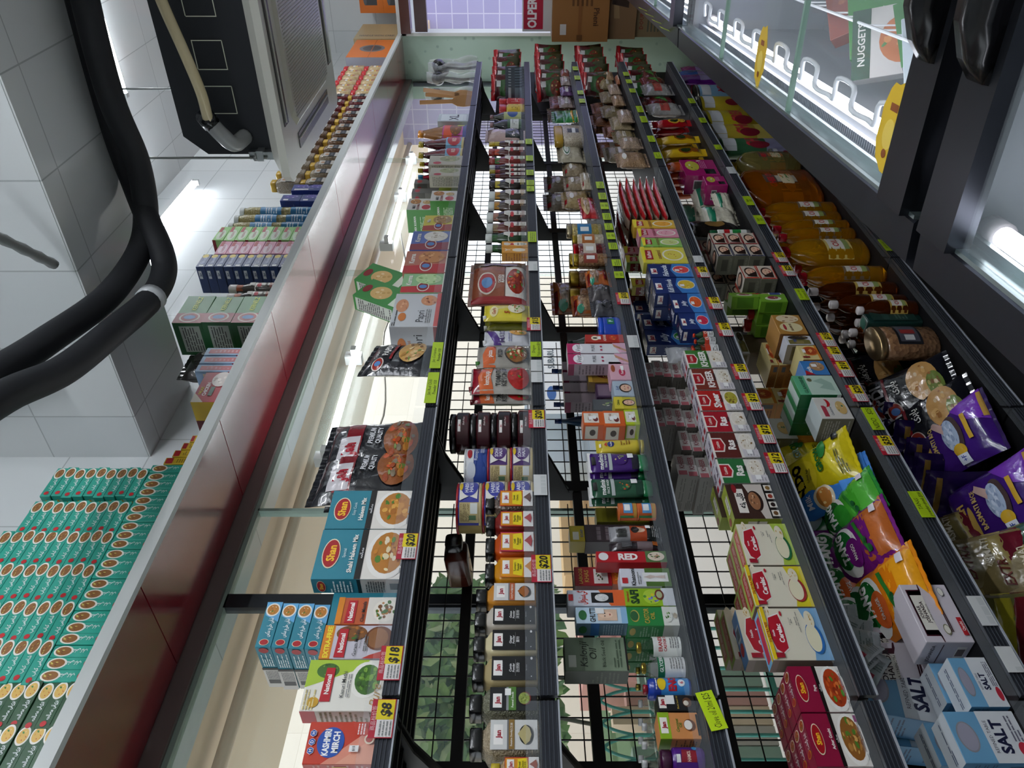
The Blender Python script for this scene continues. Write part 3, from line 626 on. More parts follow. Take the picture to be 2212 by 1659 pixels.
papdi = lambda w, d, H: bag('snack_bag','bag', w, H, d, '191A22', [('E',.2,.78,.16,.09,'E8DFD8'),('E',.2,.78,.14,.075,'9A2A22'),('E',.2,.78,.06,.05,'5F8FC8'),('T','PAPDI',.62,.72,.1,'E8E6E2',{'b':.03}),('T','CHAAT',.5,.86,.06,'E8E6E2',{'sh':.3,'b':0}),('R',.3,.58,.95,.62,'8A1A22'),('F',.6,.32,.36,.2,['C79A55','D9B070','B08040','6B8A32','E2C48A','8A5A2A'],22)])
x, _ = at(880, 760, 1.46); place('pd1', lambda: papdi(.2, .05, .22), 'black papri snack bag on the top shelf between flour bag and white box', None, (x, 1.47, ZS[1]+.004), (R_(-6), R_(10), R_(4)))
chaat = lambda w, d, H: carton('snack_box','box', w, d, H, 'BFC2C6', [('F',.62,.82,.2,.13,['C98A62','B5724A','D9A27A'],8),('F',.78,.28,.16,.17,['C98A62','B5724A','8A4A32','D9A27A'],8),('T','Papri',.3,.42,.16,'2A2A30',{'r':0,'b':.0}),('E',.28,.78,.12,.08,'C2702A'),('L',.1,.2,.5,.32,3,'777777'),('L',.02,.9,.5,.98,2,'333333'),('R',0,0,1,.12,'C23A34')], [('T','Papri',.5,.45,.2,'2A2A30',{'b':0}),('E',.5,.78,.2,.09,'C2702A'),('T','Chaat',.5,.64,.08,'C2702A',{'b':0}),('R',0,.0,1,.12,'8A1A1A')])
I(1, 706, 634, 840, chaat, 'silver grey papri box with brown crackers printed on it', .16)
def kern(c1, c2, nm, cs): return lambda w, d, H: carton('snack_box','box', w, d, H, c1, [('P',[(0,.0),(0,1),(.3,1),(.42,0)],c2),('E',.3,.5,.24,.14,'E6DCD0'),('E',.3,.5,.2,.12,'8A1A22'),('E',.3,.5,.09,.09,'4F84C2'),('F',.7,.4,.27,.3,cs,16),('T',nm,.62,.84,.12,'F0ECE6',{'b':.03,'mw':.6}),('R',0,.0,1,.06,'E8E4DC')], [('L',.1,.1,.9,.9,14,'DDDDD6')])
I(1, 632, 591, 864, kern('8FC08A','B5222A','Kurma',['B9D8A0','A2C88A','CFE3B8','7FA868']), 'pale green sweet box with a pile of green cubes', .1)
I(1, 589, 542, 869, kern('B8705A','B5222A','Kurma',['C98A52','B5743A','E0AC78','8A4A22']), 'brown sweet box with a pile of nut brittle', .1)
I(1, 540, 499, 884, kern('5A6FB5','8A2A3A','Kurma',['E6E2DA','D0C8BC','B9AE9E','F2EEE8']), 'blue sweet box with a white iced cake', .1)
I(1, 498, 465, 912, kern('D8C84A','A83A2A','Mix',['A8824A','7A5A2A','C9A86A','E2D0A0']), 'yellow sweet box with a brown filling', .1)
mixf = lambda w, d, H: carton('snack_box','box', w, d, H, 'DAD8D2', [('E',.24,.3,.2,.16,'B5303A'),('F',.72,.72,.22,.2,['B5762A','E0C89A','7A4A1C'],8),('F',.66,.3,.16,.16,['C9A86A','8A6A3A','E8DCC0'],8),('T','MIX',.25,.75,.12,'3A3A3A'),('T','KORMA',.25,.6,.1,'8A3A2A')], [('R',0,0,1,1,'3F8A34'),('T','MIX KORMA',.4,.72,.08,'F0F0EA',{'b':.03,'mw':.7}),('L',.1,.2,.7,.55,7,'CFE3C0')])
I(1, 434, 412, 929, mixf, 'green-sided mixed snack box in the front row, by the blue sweet box', .11)
place('mixb', lambda: mixf(.13, .12, .13), 'green-sided mixed snack box stacked higher behind, by the green leaning boxes', 'green-sided snack boxes', (at(870, 443, 1.58)[0], 1.575, ZS[1]+.13), (0,0,0))
place('limeb', lambda: carton('snack_box','box', .14, .13, .128, '8FB83A', [('F',.6,.5,.3,.3,['C9B04A','E2D07A','8A6A2A'],10)], [('R',0,0,1,.2,'B5303A'),('E',.5,.5,.2,.15,'8A2A22')]), 'lime green snack box under the stacked green-sided box', None, (at(870, 443, 1.58)[0]-.005, 1.575, ZS[1]+.0005), (0,0,0))
lnb = lambda: carton('snack_box','box', .13, .07, .2, '3F8A44', [('F',.5,.55,.32,.22,['D9B070','C79A55','E8CFA0'],8),('E',.5,.88,.2,.08,'8A1A22'),('R',.1,.05,.9,.2,'DDE3D6')], [('R',.08,.06,.92,.94,'C9CFC4'),('L',.12,.1,.88,.9,16,'444444')])
for i in range(2):
    x, z = at(830+i*12, 636+i*22, 1.56); place('lnb', lnb, ['green snack box tilted on top of the row, upper of two','green snack box tilted on top of the row, lower of two'][i], 'tilted green snack boxes', (x+.05, 1.545, ZS[1]+.178-.0*i), (0, R_(28), R_(-6))) if i == 0 else place('lnb', lnb, 'green snack box tilted on top of the row, lower of two', 'tilted green snack boxes', (x-.0, 1.545, ZS[1]+.165), (0, R_(30), R_(-4)))
creamb = lambda w, d, H: carton('snack_box','box', w, d, H, 'B9B4A2', [('F',.65,.4,.3,.3,['9AA070','C2B890','7A7A52'],10),('E',.2,.75,.13,.12,'B5303A')], [('L',.12,.1,.9,.92,16,'6A6A60')])
I(1, 356, 336, 925, creamb, 'cream box beside the dark red syrup bottles', .06)
I(1, 380, 362, 927, creamb, 'cream box next to the mixed snack boxes', .06)
for i in range(2):
    place('gb', lambda: carton('spice_box','box', .06, .08, .135, '6A6A66', [('E',.5,.8,.3,.1,'B5303A')], [('R',0,0,1,.5,'8E8E8A'),('E',.5,.8,.3,.1,'B5303A')]), ['grey spice box high at the back, nearer of the pair','grey spice box high at the back, farther of the pair'][i], 'grey boxes high at the back', (at(860, 412-i*20, 1.6)[0], 1.6, ZS[1]+.13), (0,0,0))
place('gbb', lambda: carton('snack_box','box', .16, .1, .128, '8FA03A', [('F',.5,.5,.3,.3,['C9B04A','E2D07A','8A6A2A'],10)], [('L',.1,.1,.9,.9,8,'3A4A1A')]), 'olive green snack box under the two grey boxes', None, (at(860, 402, 1.6)[0], 1.59, ZS[1]+.0005), (0,0,0))
def bottle(body, cap, lab, lz, lb, pr=None, kind='o', name='bottle', lidk='p', la=85, ribs=False):
    pr = pr or [(.9,0),(1,.02),(1,.55),(.9,.66),(.42,.82),(.34,.9),(.34,.93)]
    return lambda w, d, H: jar(name, 'bottle', w, d, H, pr, mat(body, kind), lab, lz, lb, cap, [(.44,.9),(.44,.995),(.4,1)], 2.0, la, lidkind=lidk, ribs=ribs)
syr = bottle('4A0A18', 'B9A428', [('E',.5,.55,.3,.38,'B5303A'),('T','RED',.5,.55,.22,'F2E2D0'),('R',0,.0,1,.12,'D0C06A')], (.05,.42), '7FB0D0', [(.9,0),(1,.02),(1,.44),(.95,.46),(.97,.5),(.8,.58),(.82,.6),(.62,.7),(.62,.72),(.4,.84),(.36,.93)])
I(1, 313, 290, 901, syr, 'dark red syrup bottle with a yellow cap, farther of the front two', .055)
I(1, 336, 313.5, 901, syr, 'dark red syrup bottle with a yellow cap beside the cream box', .055)
I(1, 290, 263, 899, bottle('8A5A2A', 'E0902A', [('R',.0,.6,1,.95,'D8502A'),('F',.5,.45,.3,.25,['7A4A1C','A8661F'],10),('R',0,0,1,.15,'2A3A8A'),('R',.6,.1,.9,.4,'C9D04A')], (.03,.5), 'C0409A', [(.9,0),(1,.02),(1,.5),(.8,.62),(.5,.84),(.36,.93)], 'p'), 'brown spiced drink bottle with an orange cap', .07)
for i in range(3):
    x, _ = at(910, 352+i*14, 1.56); place(('syb', i > 1), lambda: syr(.055, .055, .25) if i < 2 else bottle('7A1426', '3A8AC2', [('R',.1,.1,.9,.9,'C2303A')], (.1,.5), 'D8D0D0')(.055, .055, .24), ['syrup bottle with yellow cap behind the nearer cream box','syrup bottle with yellow cap behind the gap of the cream boxes','syrup bottle with a blue cap behind the cream boxes'][i], None, (x, 1.54, ZS[1]+.0005), (0,0,0))
I(1, 262, 246, 945, C('utensil_box', 'B9C4C9', [('R',.1,.1,.9,.9,'D5DDE0'),('T','XL',.5,.5,.3,'1A1A1A')], (), ()), 'silver box marked in black beside the brown drink bottle', .12)
# wrapped kitchen tools at the far end
def ladle():
    t = empty('ladle', '-', 'ladle'); b = MB(); b.tube(smooth_path([(0,0,.004),(0,.01,.1),(0,.0,.2),(-.02,0,.27)]), .009, mat('1A1A1C', 'p'), 8); b.build('handle', t)
    b = MB(); prof(b, .09, .09, .1, [(.25,0),(.7,.12),(.95,.5),(1,1)], mat('202022', 'p')); b.v = [(z*.8-.02, y-.045, .27+x) for x, y, z in b.v]; b.build('bowl', t)
    b = MB(); b.grid(lambda u, v: ((.05+.012*sin(v*9))*cos(u*2*pi), (.03+.01*sin(v*14+u*9))*sin(u*2*pi), .005+v*.34), 18, 14, mat('DADDE0', 'h')); b.build('wrapper', t); return t
def spatula():
    t = empty('spatula', '-', 'spatula'); w_ = mat('A87A4A', 'c'); b = MB(); b.box(-.012,.012,-.004,.004,.1,.33, w_); b.build('handle', t)
    b = MB(); b.loft([[(-a,-.004,z),(a,-.004,z),(a,.004,z),(-a,.004,z)] for a, z in ((.03,0),(.035,.06),(.03,.1),(.012,.13))], w_, False); b.build('blade', t); return t
k = 0
for i, (px_, py_, zz, f, lb) in enumerate(((880,160,.0,'l','black ladle in clear film at the far end, tallest one'),(900,172,.0,'l','black ladle in clear film next to the shelf end'),(905,190,-.02,'l','black ladle in clear film leaning towards the front'),(925,150,-.03,'l','black ladle in crumpled film farthest on the top shelf'),(880,212,.0,'s','wooden spatula leaning at the far end, taller one'),(905,200,-.02,'s','wooden spatula among the wrapped ladles'),(895,235,-.04,'s','wooden spatula close to the silver box'))):
    x, _ = at(px_, py_, 1.55); place(f, ladle if f == 'l' else spatula, lb, 'kitchen tools in plastic film', (x, 1.5+.04*(i % 3), ZS[1]+.002), (0, R_(-8+5*(i % 4)), R_(20*i)))

# ---------- second shelf: spice jars
SQ = [(.93,0),(1,.015),(1,.66),(.92,.73),(.62,.79),(.6,.83)]; SQL = [(.68,.82),(.7,.83),(.7,.985),(.64,1)]
def sj(body, lab, lb, lk='n', small=False, lw=.82, lz=(.03,.70)):
    return lambda w, d, H: jar('spice_jar', 'jar', w, d, H, SQ, mat(body, 'n' if '-' in body else 'p'), lab, lz, lb, '101112', SQL, 5.0, lw=lw, ribs=False)
def blackl(nm, cn): return [('R',0,0,1,1,'111214')] + jan(.5,.86,.32,.105) + [('L',.25,.75,.75,.77,1,'999999'),('T',nm,.5,.58,.055,'E8E8E8',{'sh':.1}),('T','Powder',.5,.51,.05,'E8E8E8',{'sh':.1}),('R',.15,.465,.85,.468,'BBBBBB'),('T',cn,.5,.41,.06,'D0D0D0',{'b':.01}),('T','Basic Spices',.5,.22,.022,'BBBBBB',{'b':0}),('E',.88,.1,.06,.025,'D8D8D8'),('R',.1,.1,.14,.12,'DDDDDD')]
def bowlw(nm, cn, band, heap): return [('R',0,0,1,1,'D5D5D3')] + jan(.5,.83,.34,.105) + [('R',0,.61,1,.645,'6E7074'),('R',0,.49,1,.61,band),('T',nm,.36,.56,.045,'F0ECE6',{'b':.02,'mw':.6}),('T',cn,.75,.55,.045,'F0ECE6',{'b':0,'mw':.4}),('E',.48,.24,.33,.15,'15110F'),('P',[(.14,.26),(.3,.33),(.5,.42),(.68,.33),(.82,.26),(.7,.17),(.48,.13),(.26,.17)],heap),('L',.3,.03,.7,.05,1,'999999')]
def yell(nm, nm2, edge_, heap, cn): return [('R',0,0,1,1,edge_),('R',.06,.32,.94,.98,'D9921E'),('R',.0,.0,1,.3,'E6E2E0'),('P',[(.14,.62),(.86,.62),(.94,.36),(.5,.32),(.06,.36)],'E8D21E')] + jan(.5,.83,.34,.11) + [('T',nm,.5,.57,.065,'1A1A1A',{'b':.01,'mw':.7}),('T',nm2,.5,.48,.065,'1A1A1A',{'b':.01,'mw':.7}),('T',cn,.5,.4,.045,'1A1A1A',{'b':0,'mw':.5}),('P',[(.2,.08),(.4,.18),(.52,.28),(.7,.16),(.82,.08),(.5,.04)],heap)]
I(2, 1676, 1632, 1060, lambda w,d,H: jar('spice_jar','jar',w,d,H,SQ,mat('B9A07A-8A6A42-260','n'),yell('Fried','Onion','A5121C','8A3A22','炸洋葱'),(.03,.72),'D9921E','B5A02A',SQL,5.0,lw=.84), 'fried onion jar with a gold lid and yellow label, beside the sesame jar', .07)
I(2, 1628, 1548, 1012, sj('A89A80-8E8068-300', bowlw('Sesame Seeds','白芝麻','8A6A32','B9AC78'), 'D5D5D3'), 'sesame seed jar with a white label and a bowl of seeds', .078)
I(2, 1542, 1479, 1012, sj('7A7A66-5A5A48-300', [('R',0,0,1,1,'1A1B1D')] + jan(.42,.84,.3,.1) + [('R',0,.6,1,.65,'8A8C90'),('R',0,.44,1,.6,'4F7A32'),('T','Fennel Seeds',.45,.52,.05,'F0F0EA',{'mw':.8}),('E',.5,.25,.28,.13,'6A2A22'),('F',.5,.27,.25,.12,['8A9A4A','A8B464','6E7E34'],16),('R',.62,.55,.92,.68,'F2F2F0')], '1A1B1D'), 'fennel seed jar with a green band, wrapped in clear film', .076)
I(2, 1476, 1412, 1018, sj('A09068', blackl('Cumin','孜然粉'), '111214'), 'cumin powder jar with a plain black label', .072)
I(2, 1410, 1356, 1021, sj('C9BE98', blackl('Ginger','薑粉'), '111214'), 'ginger powder jar with a plain black label', .07)
I(2, 1354, 1304, 1024, sj('B4ACA0', blackl('Onion','洋葱粉'), '111214'), 'onion powder jar with a plain black label', .068)
I(2, 1302, 1256, 1027, sj('B57A2A', bowlw('Curry Powder','咖哩粉','B5562A','9A5A26'), 'D5D5D3'), 'curry powder jar with a white label and orange band', .064)
I(2, 1253, 1200, 1047, sj('B5780E', yell('Turmeric','Powder','D07A1A','C9822A','黃薑粉'), 'D9921E'), 'turmeric jar with a yellow label, behind the price card', .06)
I(2, 1197, 1145, 1048, sj('A8420E', yell('Chilli','Powder','B5124A','A5121C','辣椒粉'), 'D9921E'), 'chilli powder jar with an orange body', .06)
I(2, 1142, 1101, 1049, sj('6E1A14', yell('Paprika','Powder','A5121C','A5121C','甜椒粉'), 'D9921E'), 'paprika jar with a dark red body', .055)
I(2, 1098, 1056, 1048, sj('6A5A50-3A2A22-160', yell('Gond','Chatta','B5401A','5A2A16',''), 'D9921E'), 'jar of brown gum pieces with a black lid', .055)
# two dark jars lying behind
for i, (px_, py_) in enumerate(((1010, 1165),)):
    x, _ = at(px_, py_, 1.6)
    o = place('lyj', lambda: sj('4A1E14', None, '111111')(.07, .065, .15), ['dark brown spice jar lying on its side, lid towards the aisle','dark brown spice jar lying low behind the curry jar'][i], 'dark jars lying on their sides', (x-.02, 1.735, ZS[2]+.168), (R_(84), 0, R_(4)))
for i in range(3):
    x, _ = at(1010, 1250+i*45, 1.6); place('bjr', lambda: sj('2A1410', None, '111111')(.075, .075, .125), 'dark spice jar standing in the back row, ' + ORD[i] + ' from the tins', 'dark spice jars in the back row', (x, 1.60, ZS[2]+.0005), (0,0,0))
# tins stacked three high, black-lidded jars four high
TI = [(1,0),(1,.02),(.97,.03),(.97,.93)]
def tin(lid, col, words, lb='B9A46A', h_=()): return lambda w, d, H: jar('sweet_tin','tin',w,d,H,TI,mat(lb,'c'),[('R',0,0,1,.08,'C9B88A'),('R',.04,.08,.3,.92,'B9A878'),('L',.06,.5,.28,.88,8,'6A5A32'),('R',.16,.14,.29,.45,'D8DCD8'),('R',.08,.2,.14,.5,'4A6A4A'),('P',[(.34,.15),(.78,.08),(.78,.92),(.32,.92),(.38,.5)],'E4E0DA'),('E',.54,.5,.16,.38,col),('T',words[0],.54,.62,.17,'EFEFF4',{'mw':.28}),('T',words[1],.54,.42,.17,'EFEFF4',{'mw':.28}),('E',.54,.86,.08,.08,'D8B81E')],(.04,.93),col,lid,[(1,.9),(1.02,.91),(1.02,.985),(.98,1)],2.0,88)
halva = tin('9A1A26','3A3F9A',('HABSHI','HALVA')); sohan = tin('9A1A26','4A2A6A',('SOHAN','HALVA')); raso = lambda w,d,H: jar('sweet_tin','tin',w,d,H,TI,mat('24408A','c'),[('R',.0,.6,1,1,'D5D8DC'),('P',[(0,.6),(.5,.5),(1,.75),(1,.0),(0,0)],'24408A'),('E',.5,.8,.1,.12,'A5121C'),('T','Rasogulla',.5,.5,.18,'DCDCE4',{'mw':.4,'b':0}),('E',.22,.7,.12,.2,'C9CED8'),('L',.5,.1,.9,.3,3,'C9CED8')],(.04,.93),'24408A','C9CBCB',[(1,.9),(1.02,.91),(1.02,.985),(.98,1)],2.0,88)
def stackcol(sh, yn, yf, tops, mks, labels, D, Y=1.46, group=None):
    zb = ZS[sh]+.001; x0, _ = at(tops[0], yn, Y); x1, _ = at(tops[0], yf, Y); w = x1-x0-.002; x = (x0+x1)/2
    zt = at(tops[0], yn, Y)[1]; h = (zt-zb)/len(mks) - .0005
    for i, (mk, lb) in enumerate(zip(mks, labels)): place((mk, round(w,3), round(h,3)), lambda: mk(w, D or w, h), lb, group, (x, Y, zb+i*(h+.0005)), (0,0,R_(3*i)))
P3 = ['bottom','middle','top']
stackcol(2, 1098, 1017, (982,), [halva]*3, ['blue-labelled round sweet tin with a red lid, %s of its stack' % p for p in P3], None, group='blue sweet tins')
stackcol(2, 1014, 947, (1000,), [sohan, sohan, raso], ['purple-labelled round sweet tin with a red lid, bottom of the stack','purple-labelled round sweet tin in the middle of the stack','blue and white syrup-ball tin on top of the purple tins'], None)
RT = [(.93,0),(1,.04),(1,.64),(.9,.7),(.84,.72)]; RTL = [(.93,.72),(.95,.74),(.95,.97),(.9,1)]
panna = lambda w,d,H: jar('paste_jar','jar',w,d,H,RT,mat('3A1218','p'),[('R',0,0,1,1,'1A1618'),('R',0,.08,.5,.5,'4A141C'),('R',.0,.0,.35,1,'3A1A1E'),('R',.64,.0,.74,1,'8A3A2E')]+jan(.3,.8,.1,.13)+[('T','Shahi Paan',.38,.42,.16,'DAD4D0',{'mw':.3,'b':0,'sh':.3})],(.08,.62),'1A1618','0C0C0D',RTL,2.0,86)
stackcol(2, 929, 869, (968,), [panna]*4, ['black-lidded paste jar in the nearer stack, %s from the bottom' % ORD[i] for i in range(4)], None, group='black-lidded paste jars')
stackcol(2, 948, 929.5, (1011,), [panna]*3, ['black-lidded paste jar squeezed beside the tins, %s' % p for p in P3], .05, Y=1.53, group='black-lidded paste jars beside the tins')
def pouch(base, shapes, capc, nm='sauce_pouch'):
    def mk(w, d, H):
        t = empty(nm, '-', 'pouch'); o = bag('pouch_body', None, w, H*.93, d, base, shapes, seal=.03); o.parent = t; 
        if 'category' in o: del o['category']
        if 'label' in o: del o['label']
        b = MB(); b.tube([(-w*.28, d/2, H*.93), (-w*.3, d/2, H*1.0)], .009, mat(capc, 'p'), 12); b.build('cap', t); return t
    return mk
def bagm(nm, base, shapes, **k): return lambda w, d, H: bag(nm, 'bag' if 'pouch' not in nm else 'pouch', w, H, d, base, shapes, **k)
tomk = pouch('A8A49C', [('R',0,.86,1,1,'8A1A2A'),('P',[(0,.62),(0,.86),(.5,.9),(1,.8),(1,.62),(.5,.68)],'D0602A'),('T','ketchup',.45,.75,.09,'F0EAE0',{'mw':.7}),('T','TOMATO',.5,.55,.09,'2A2A2A'),('T','KETCHUP',.5,.45,.09,'2A2A2A'),('F',.5,.2,.44,.19,['A81E1E','C8302A','8A1418','4F8A2A'],10)], '6A1A22')
pizk = pouch('9A968E', [('P',[(0,.66),(0,.9),(.5,.92),(1,.8),(1,.66)],'D0602A'),('T','pizza',.45,.78,.09,'F0EAE0'),('T','PIZZA',.5,.58,.09,'2A2A2A'),('E',.5,.25,.44,.24,'3A3430'),('F',.5,.25,.4,.21,['8A5A2A','D9C48A','3E6B22','A83A22','E8D8B0'],26)], '3F7A32')
I(2, 843, 787, 1012, tomk, 'silver tomato ketchup pouch with red tomatoes, front one', .04); I(2, 866, 844, 1015, tomk, 'silver tomato ketchup pouch with red corner, behind by the black jars', .03, Y=1.49)
I(2, 786, 740, 1027, pizk, 'silver pizza sauce pouch with a green cap', .04)
I(2, 739, 708, 1043, pouch('C9CBD2', [('P',[(0,.8),(1,1),(1,.85),(0,.62)],'4A2A7A'),('T','MAYO',.45,.62,.12,'4A3A6A'),('L',.1,.4,.6,.5,2,'8888AA'),('F',.7,.25,.26,.2,['D9A04A','C27A2A','E8D8B0','6B8A32'],12)], 'E8E8E8'), 'white mayonnaise pouch with a purple top', .035)
I(2, 686, 652, 1043, pouch('D8C83A', [('E',.4,.8,.3,.1,'E8DCA0'),('T','Garlic',.4,.8,.08,'A5121C',{'sh':.3}),('T','5',.3,.5,.12,'A5121C'),('F',.6,.28,.36,.2,['E6DCC0','C9B88A','4F8A2A','B5762A'],16)], 'E8E8E8'), 'bright yellow garlic mayonnaise pouch', .035)
I(2, 706, 687, 1045, pouch('6A6A1E', [('F',.6,.3,.3,.2,['8A7A4A','4F6A2A'],8)], 'C9C9C0'), 'olive yellow sauce pouch in shadow behind the bright one', .03, Y=1.5)
I(2, 648, 558, 1022, bagm('snack_bag', '9A6A5A', [('R',0,.86,1,1,'B98A7A'),('R',.1,.0,.82,.38,'E0DAD2'),('F',.46,.19,.3,.17,['9A2A12','C2421A','D9702A','5F8A2E','8A1E12'],26),('R',.08,.4,.8,.98,'8A4A32'),('E',.38,.72,.26,.17,'D8CFC0'),('E',.38,.72,.23,.15,'A5222A'),('E',.38,.72,.13,.1,'5A8AC0'),('T','CHICKEN',.45,.49,.055,'F0EAE0'),('T','FLAVOUR',.45,.43,.055,'F0EAE0'),('R',.82,.0,1,1,'7A6258'),('R',.0,.0,.08,1,'8A1E22')]), 'big red-brown chicken snack bag in clear wrap', .06)
for i in range(2): I(2, 546-i*13, 534-i*13, 1084, C('sauce_carton','D0902A',[('E',.5,.35,.3,.25,'E8E0D0'),('T','Y',.5,.78,.2,'F2EEE6')],[('L',.1,.1,.9,.9,8,'A8661F')]), ['small orange carton beside the snack bag','small orange carton beside the green chutney bottles'][i], .04)
def chut(body, cap, nl, neck='B5303A'): 
    pr = [(.9,0),(1,.02),(1,.42),(.82,.62),(.62,.72),(.6,.86)]
    def mk(w, d, H):
        t = jar('sauce_bottle','bottle',w,d,H,pr,mat(body,'p'),[('R',0,0,1,1,'D8D4CC'),('E',.4,.8,.2,.1,'B5303A'),('T','Sauce',.5,.5,.14,'4A3A32'),('L',.2,.1,.8,.35,4,nl),('P',[(.3,1),(.7,1),(.62,1.25),(.38,1.25)],'D8D4CC')],(.03,.46),'D8D4CC',cap,[(.66,.84),(.68,.85),(.68,.99),(.6,1)],2.4,70)
        b = MB(); paint(b, cyl(w*.64, d*.64, H, .66, .84, 85), w*.6, H*.2, [('R',0,0,1,1,neck)], 'c', True); b.v = [(x, y+d*.18, z) for x, y, z in b.v]; b.build('neck_label', t); return t
    return mk
for i, (yn, yf, xt, body, cap, nk, lb) in enumerate(((534,520,1049,'1E3A1E','C9CCC8','2A5A2A','green chutney bottle behind the orange cartons'),(514,495,1048,'1E3A1E','CBD0CC','2A5A2A','dark green chutney bottle with a white cap'),(494,472,1050,'5A2418','CBD0CC','8A7A5A','brown chutney bottle with a white cap'),(471,448,1051,'2A1812','CBD0CC','9A6A5A','dark date chutney bottle with a cream label'),(446,425,1054,'3A2A1E','CBD0CC','B5822A','brown sauce bottle with amber neck label, nearer of two'),(424,403,1056,'3A3026','CBD0CC','B5822A','brown sauce bottle with amber neck label, farther of two'),(400,380,1056,'1A1210','241C18','B5A42A','black soy sauce bottle with a yellow label'),(379,370,1057,'3A1216','1A1A1A','7A1A1A','slim dark sauce bottle, first of three thin ones'),(369,361,1057,'3A1216','9A8A2A','7A1A1A','slim dark sauce bottle, middle of three thin ones'),(360,351,1057,'2A1216','B9BCBC','4A2A5A','slim dark sauce bottle, last of three thin ones'),(348,331,1056,'6A1A14','8A2A22','3A6A2A','red sauce bottle with an orange label'),(329,312,1055,'4A1410','8A2A22','B5401A','chilli sauce bottle with a round orange label'),(311,300,1056,'3A1A14','B59A1E','B5A42A','maggi-brown sauce bottle with a yellow cap'.replace('maggi-brown','brown')))): 
    I(2, yn, yf, xt, chut(body, cap, nk, nk), lb, .045 if yn-yf > 12 else .03)
I(2, 297, 272, 1056, bagm('bottle_wrap_bag', 'B59A96', [('R',.0,.0,1,.5,'1E2428'),('F',.5,.25,.4,.2,['1E2428','3A3A42','C9BEBE'],14)], kind='f'), 'glass jars bundled in wrinkled pinkish film', .05)
I(2, 269, 252, 1058, bottle('1A1E22','8A6A6A',[('R',0,.2,1,.8,'C9CCC8'),('L',.2,.3,.8,.7,4,'4A4A4A')],(.1,.5),'3A5A3A',kind='p'), 'dark glass bottle with pale cap and grey label', .05)
I(2, 251, 237, 1058, bottle('2A2E22','8A6A6A',[('E',.5,.5,.3,.3,'2A4A8A')],(.1,.6),'A8B07A',kind='p'), 'olive labelled bottle with a pink-brown cap', .05)
I(2, 236, 219, 1078, lambda w,d,H: jar('spread_jar','jar',w,d,H,RT,mat('C0A02A','p'),[('L',.2,.2,.8,.8,5,'7A5A1A')],(.1,.65),'D0B03A','A81E22',RTL), 'yellow spread jar with a red lid', .06)
I(2, 218, 208, 1078, lambda w,d,H: jar('spread_jar','jar',w,d,H,RT,mat('A81E22','p'),[('L',.2,.2,.8,.8,5,'E0D8D8')],(.1,.65),'B52A2E','A81E22',RTL), 'red spread jar with a red lid behind the yellow one', .06)
for i in range(8): I(2, 205-i*6, 202-i*6, 1093, bagm('seasoning_envelope','3A4450',[('R',.1,.1,.9,.5,'C96A2A' if 0 else '6A7A88'),('R',.1,.7,.9,.85,'A8B0B8')],seal=.02,nsub=(4,4)), 'thin grey-blue seasoning envelope, %s of the upright row' % ORD[i], .012, group='upright seasoning envelopes', wd=.1, rz=R_(-80))

# ---------- third shelf: medicine, oils, soaps, nuts
def cf(name, base, front, side=(), top=(), **k): return C(name, base, front, side, top, **k)
def wbox(*a, **k): return cf(*a, **k)
namoli = bottle('3A1458','3A0F30',[('P',[(.2,.25),(.75,.25),(.8,.7),(.2,.75)],'8A1A2A'),('T','HAMDU',.48,.52,.22,'E8DCC8'),('R',.62,.8,.9,.98,'F2F2F2'),('E',.75,.2,.15,.15,'3A8AC0')],(.08,.68),'4A1A78',[(.95,0),(1,.03),(1,.7),(.8,.74),(.8,.76)],'p','cream_jar')
namoli = lambda w,d,H: jar('cream_jar','jar',w,d,H,[(.95,0),(1,.03),(1,.7),(.8,.74),(.8,.76)],mat('4A1A78','p'),[('P',[(.3,.2),(.62,.2),(.66,.75),(.3,.8)],'8A1A2A'),('T','HAMOL',.46,.5,.14,'E8DCC8',{'mw':.28}),('R',.3,.82,.5,.98,'F2F2F2'),('E',.7,.25,.08,.1,'3A8AC0')],(.08,.68),'4A1A78','3A0F30',[(.86,.76),(.88,.78),(.88,.97),(.8,1)],ribs=True)
I(3, 1658, 1602, 1434, namoli, 'purple jar with a ribbed dark purple lid at the photo bottom edge', .06)
I(3, 1597, 1538, 1428, cf('oil_box','D08A50',[('R',0,.72,1,1,'8AAE1E'),('R',.2,.78,.8,.96,'F2EEE6'),('T','Jan',.5,.87,.1,'A01A2C',{'b':.05}),('T','Coconut',.5,.55,.07,'4A7A1E',{'sh':.3}),('T','Oil',.5,.47,.07,'4A7A1E'),('E',.5,.25,.22,.14,'6A3A1E'),('E',.5,.28,.18,.1,'F2EEE6'),('R',.1,.02,.9,.07,'1A1A1A')],[('R',0,.72,1,1,'6E9A1A'),('L',.1,.1,.9,.65,8,'7A4A2A')]), 'orange and green coconut oil box under a neon note', .05)
I(3, 1536, 1500, 1424, cf('oil_box','16161A',[('R',.15,.78,.85,.97,'F2EEE6'),('T','Jan',.5,.88,.11,'A01A2C',{'b':.05}),('R',.4,.55,.95,.78,'E8E8E8'),('T','Black Seed Oil',.5,.48,.05,'B59A3A',{'mw':.8}),('E',.5,.22,.3,.12,'5A3A26'),('E',.45,.25,.16,.07,'D8D0C0')],[('L',.1,.1,.9,.3,3,'999999')]), 'black seed oil box in black and gold', .045)
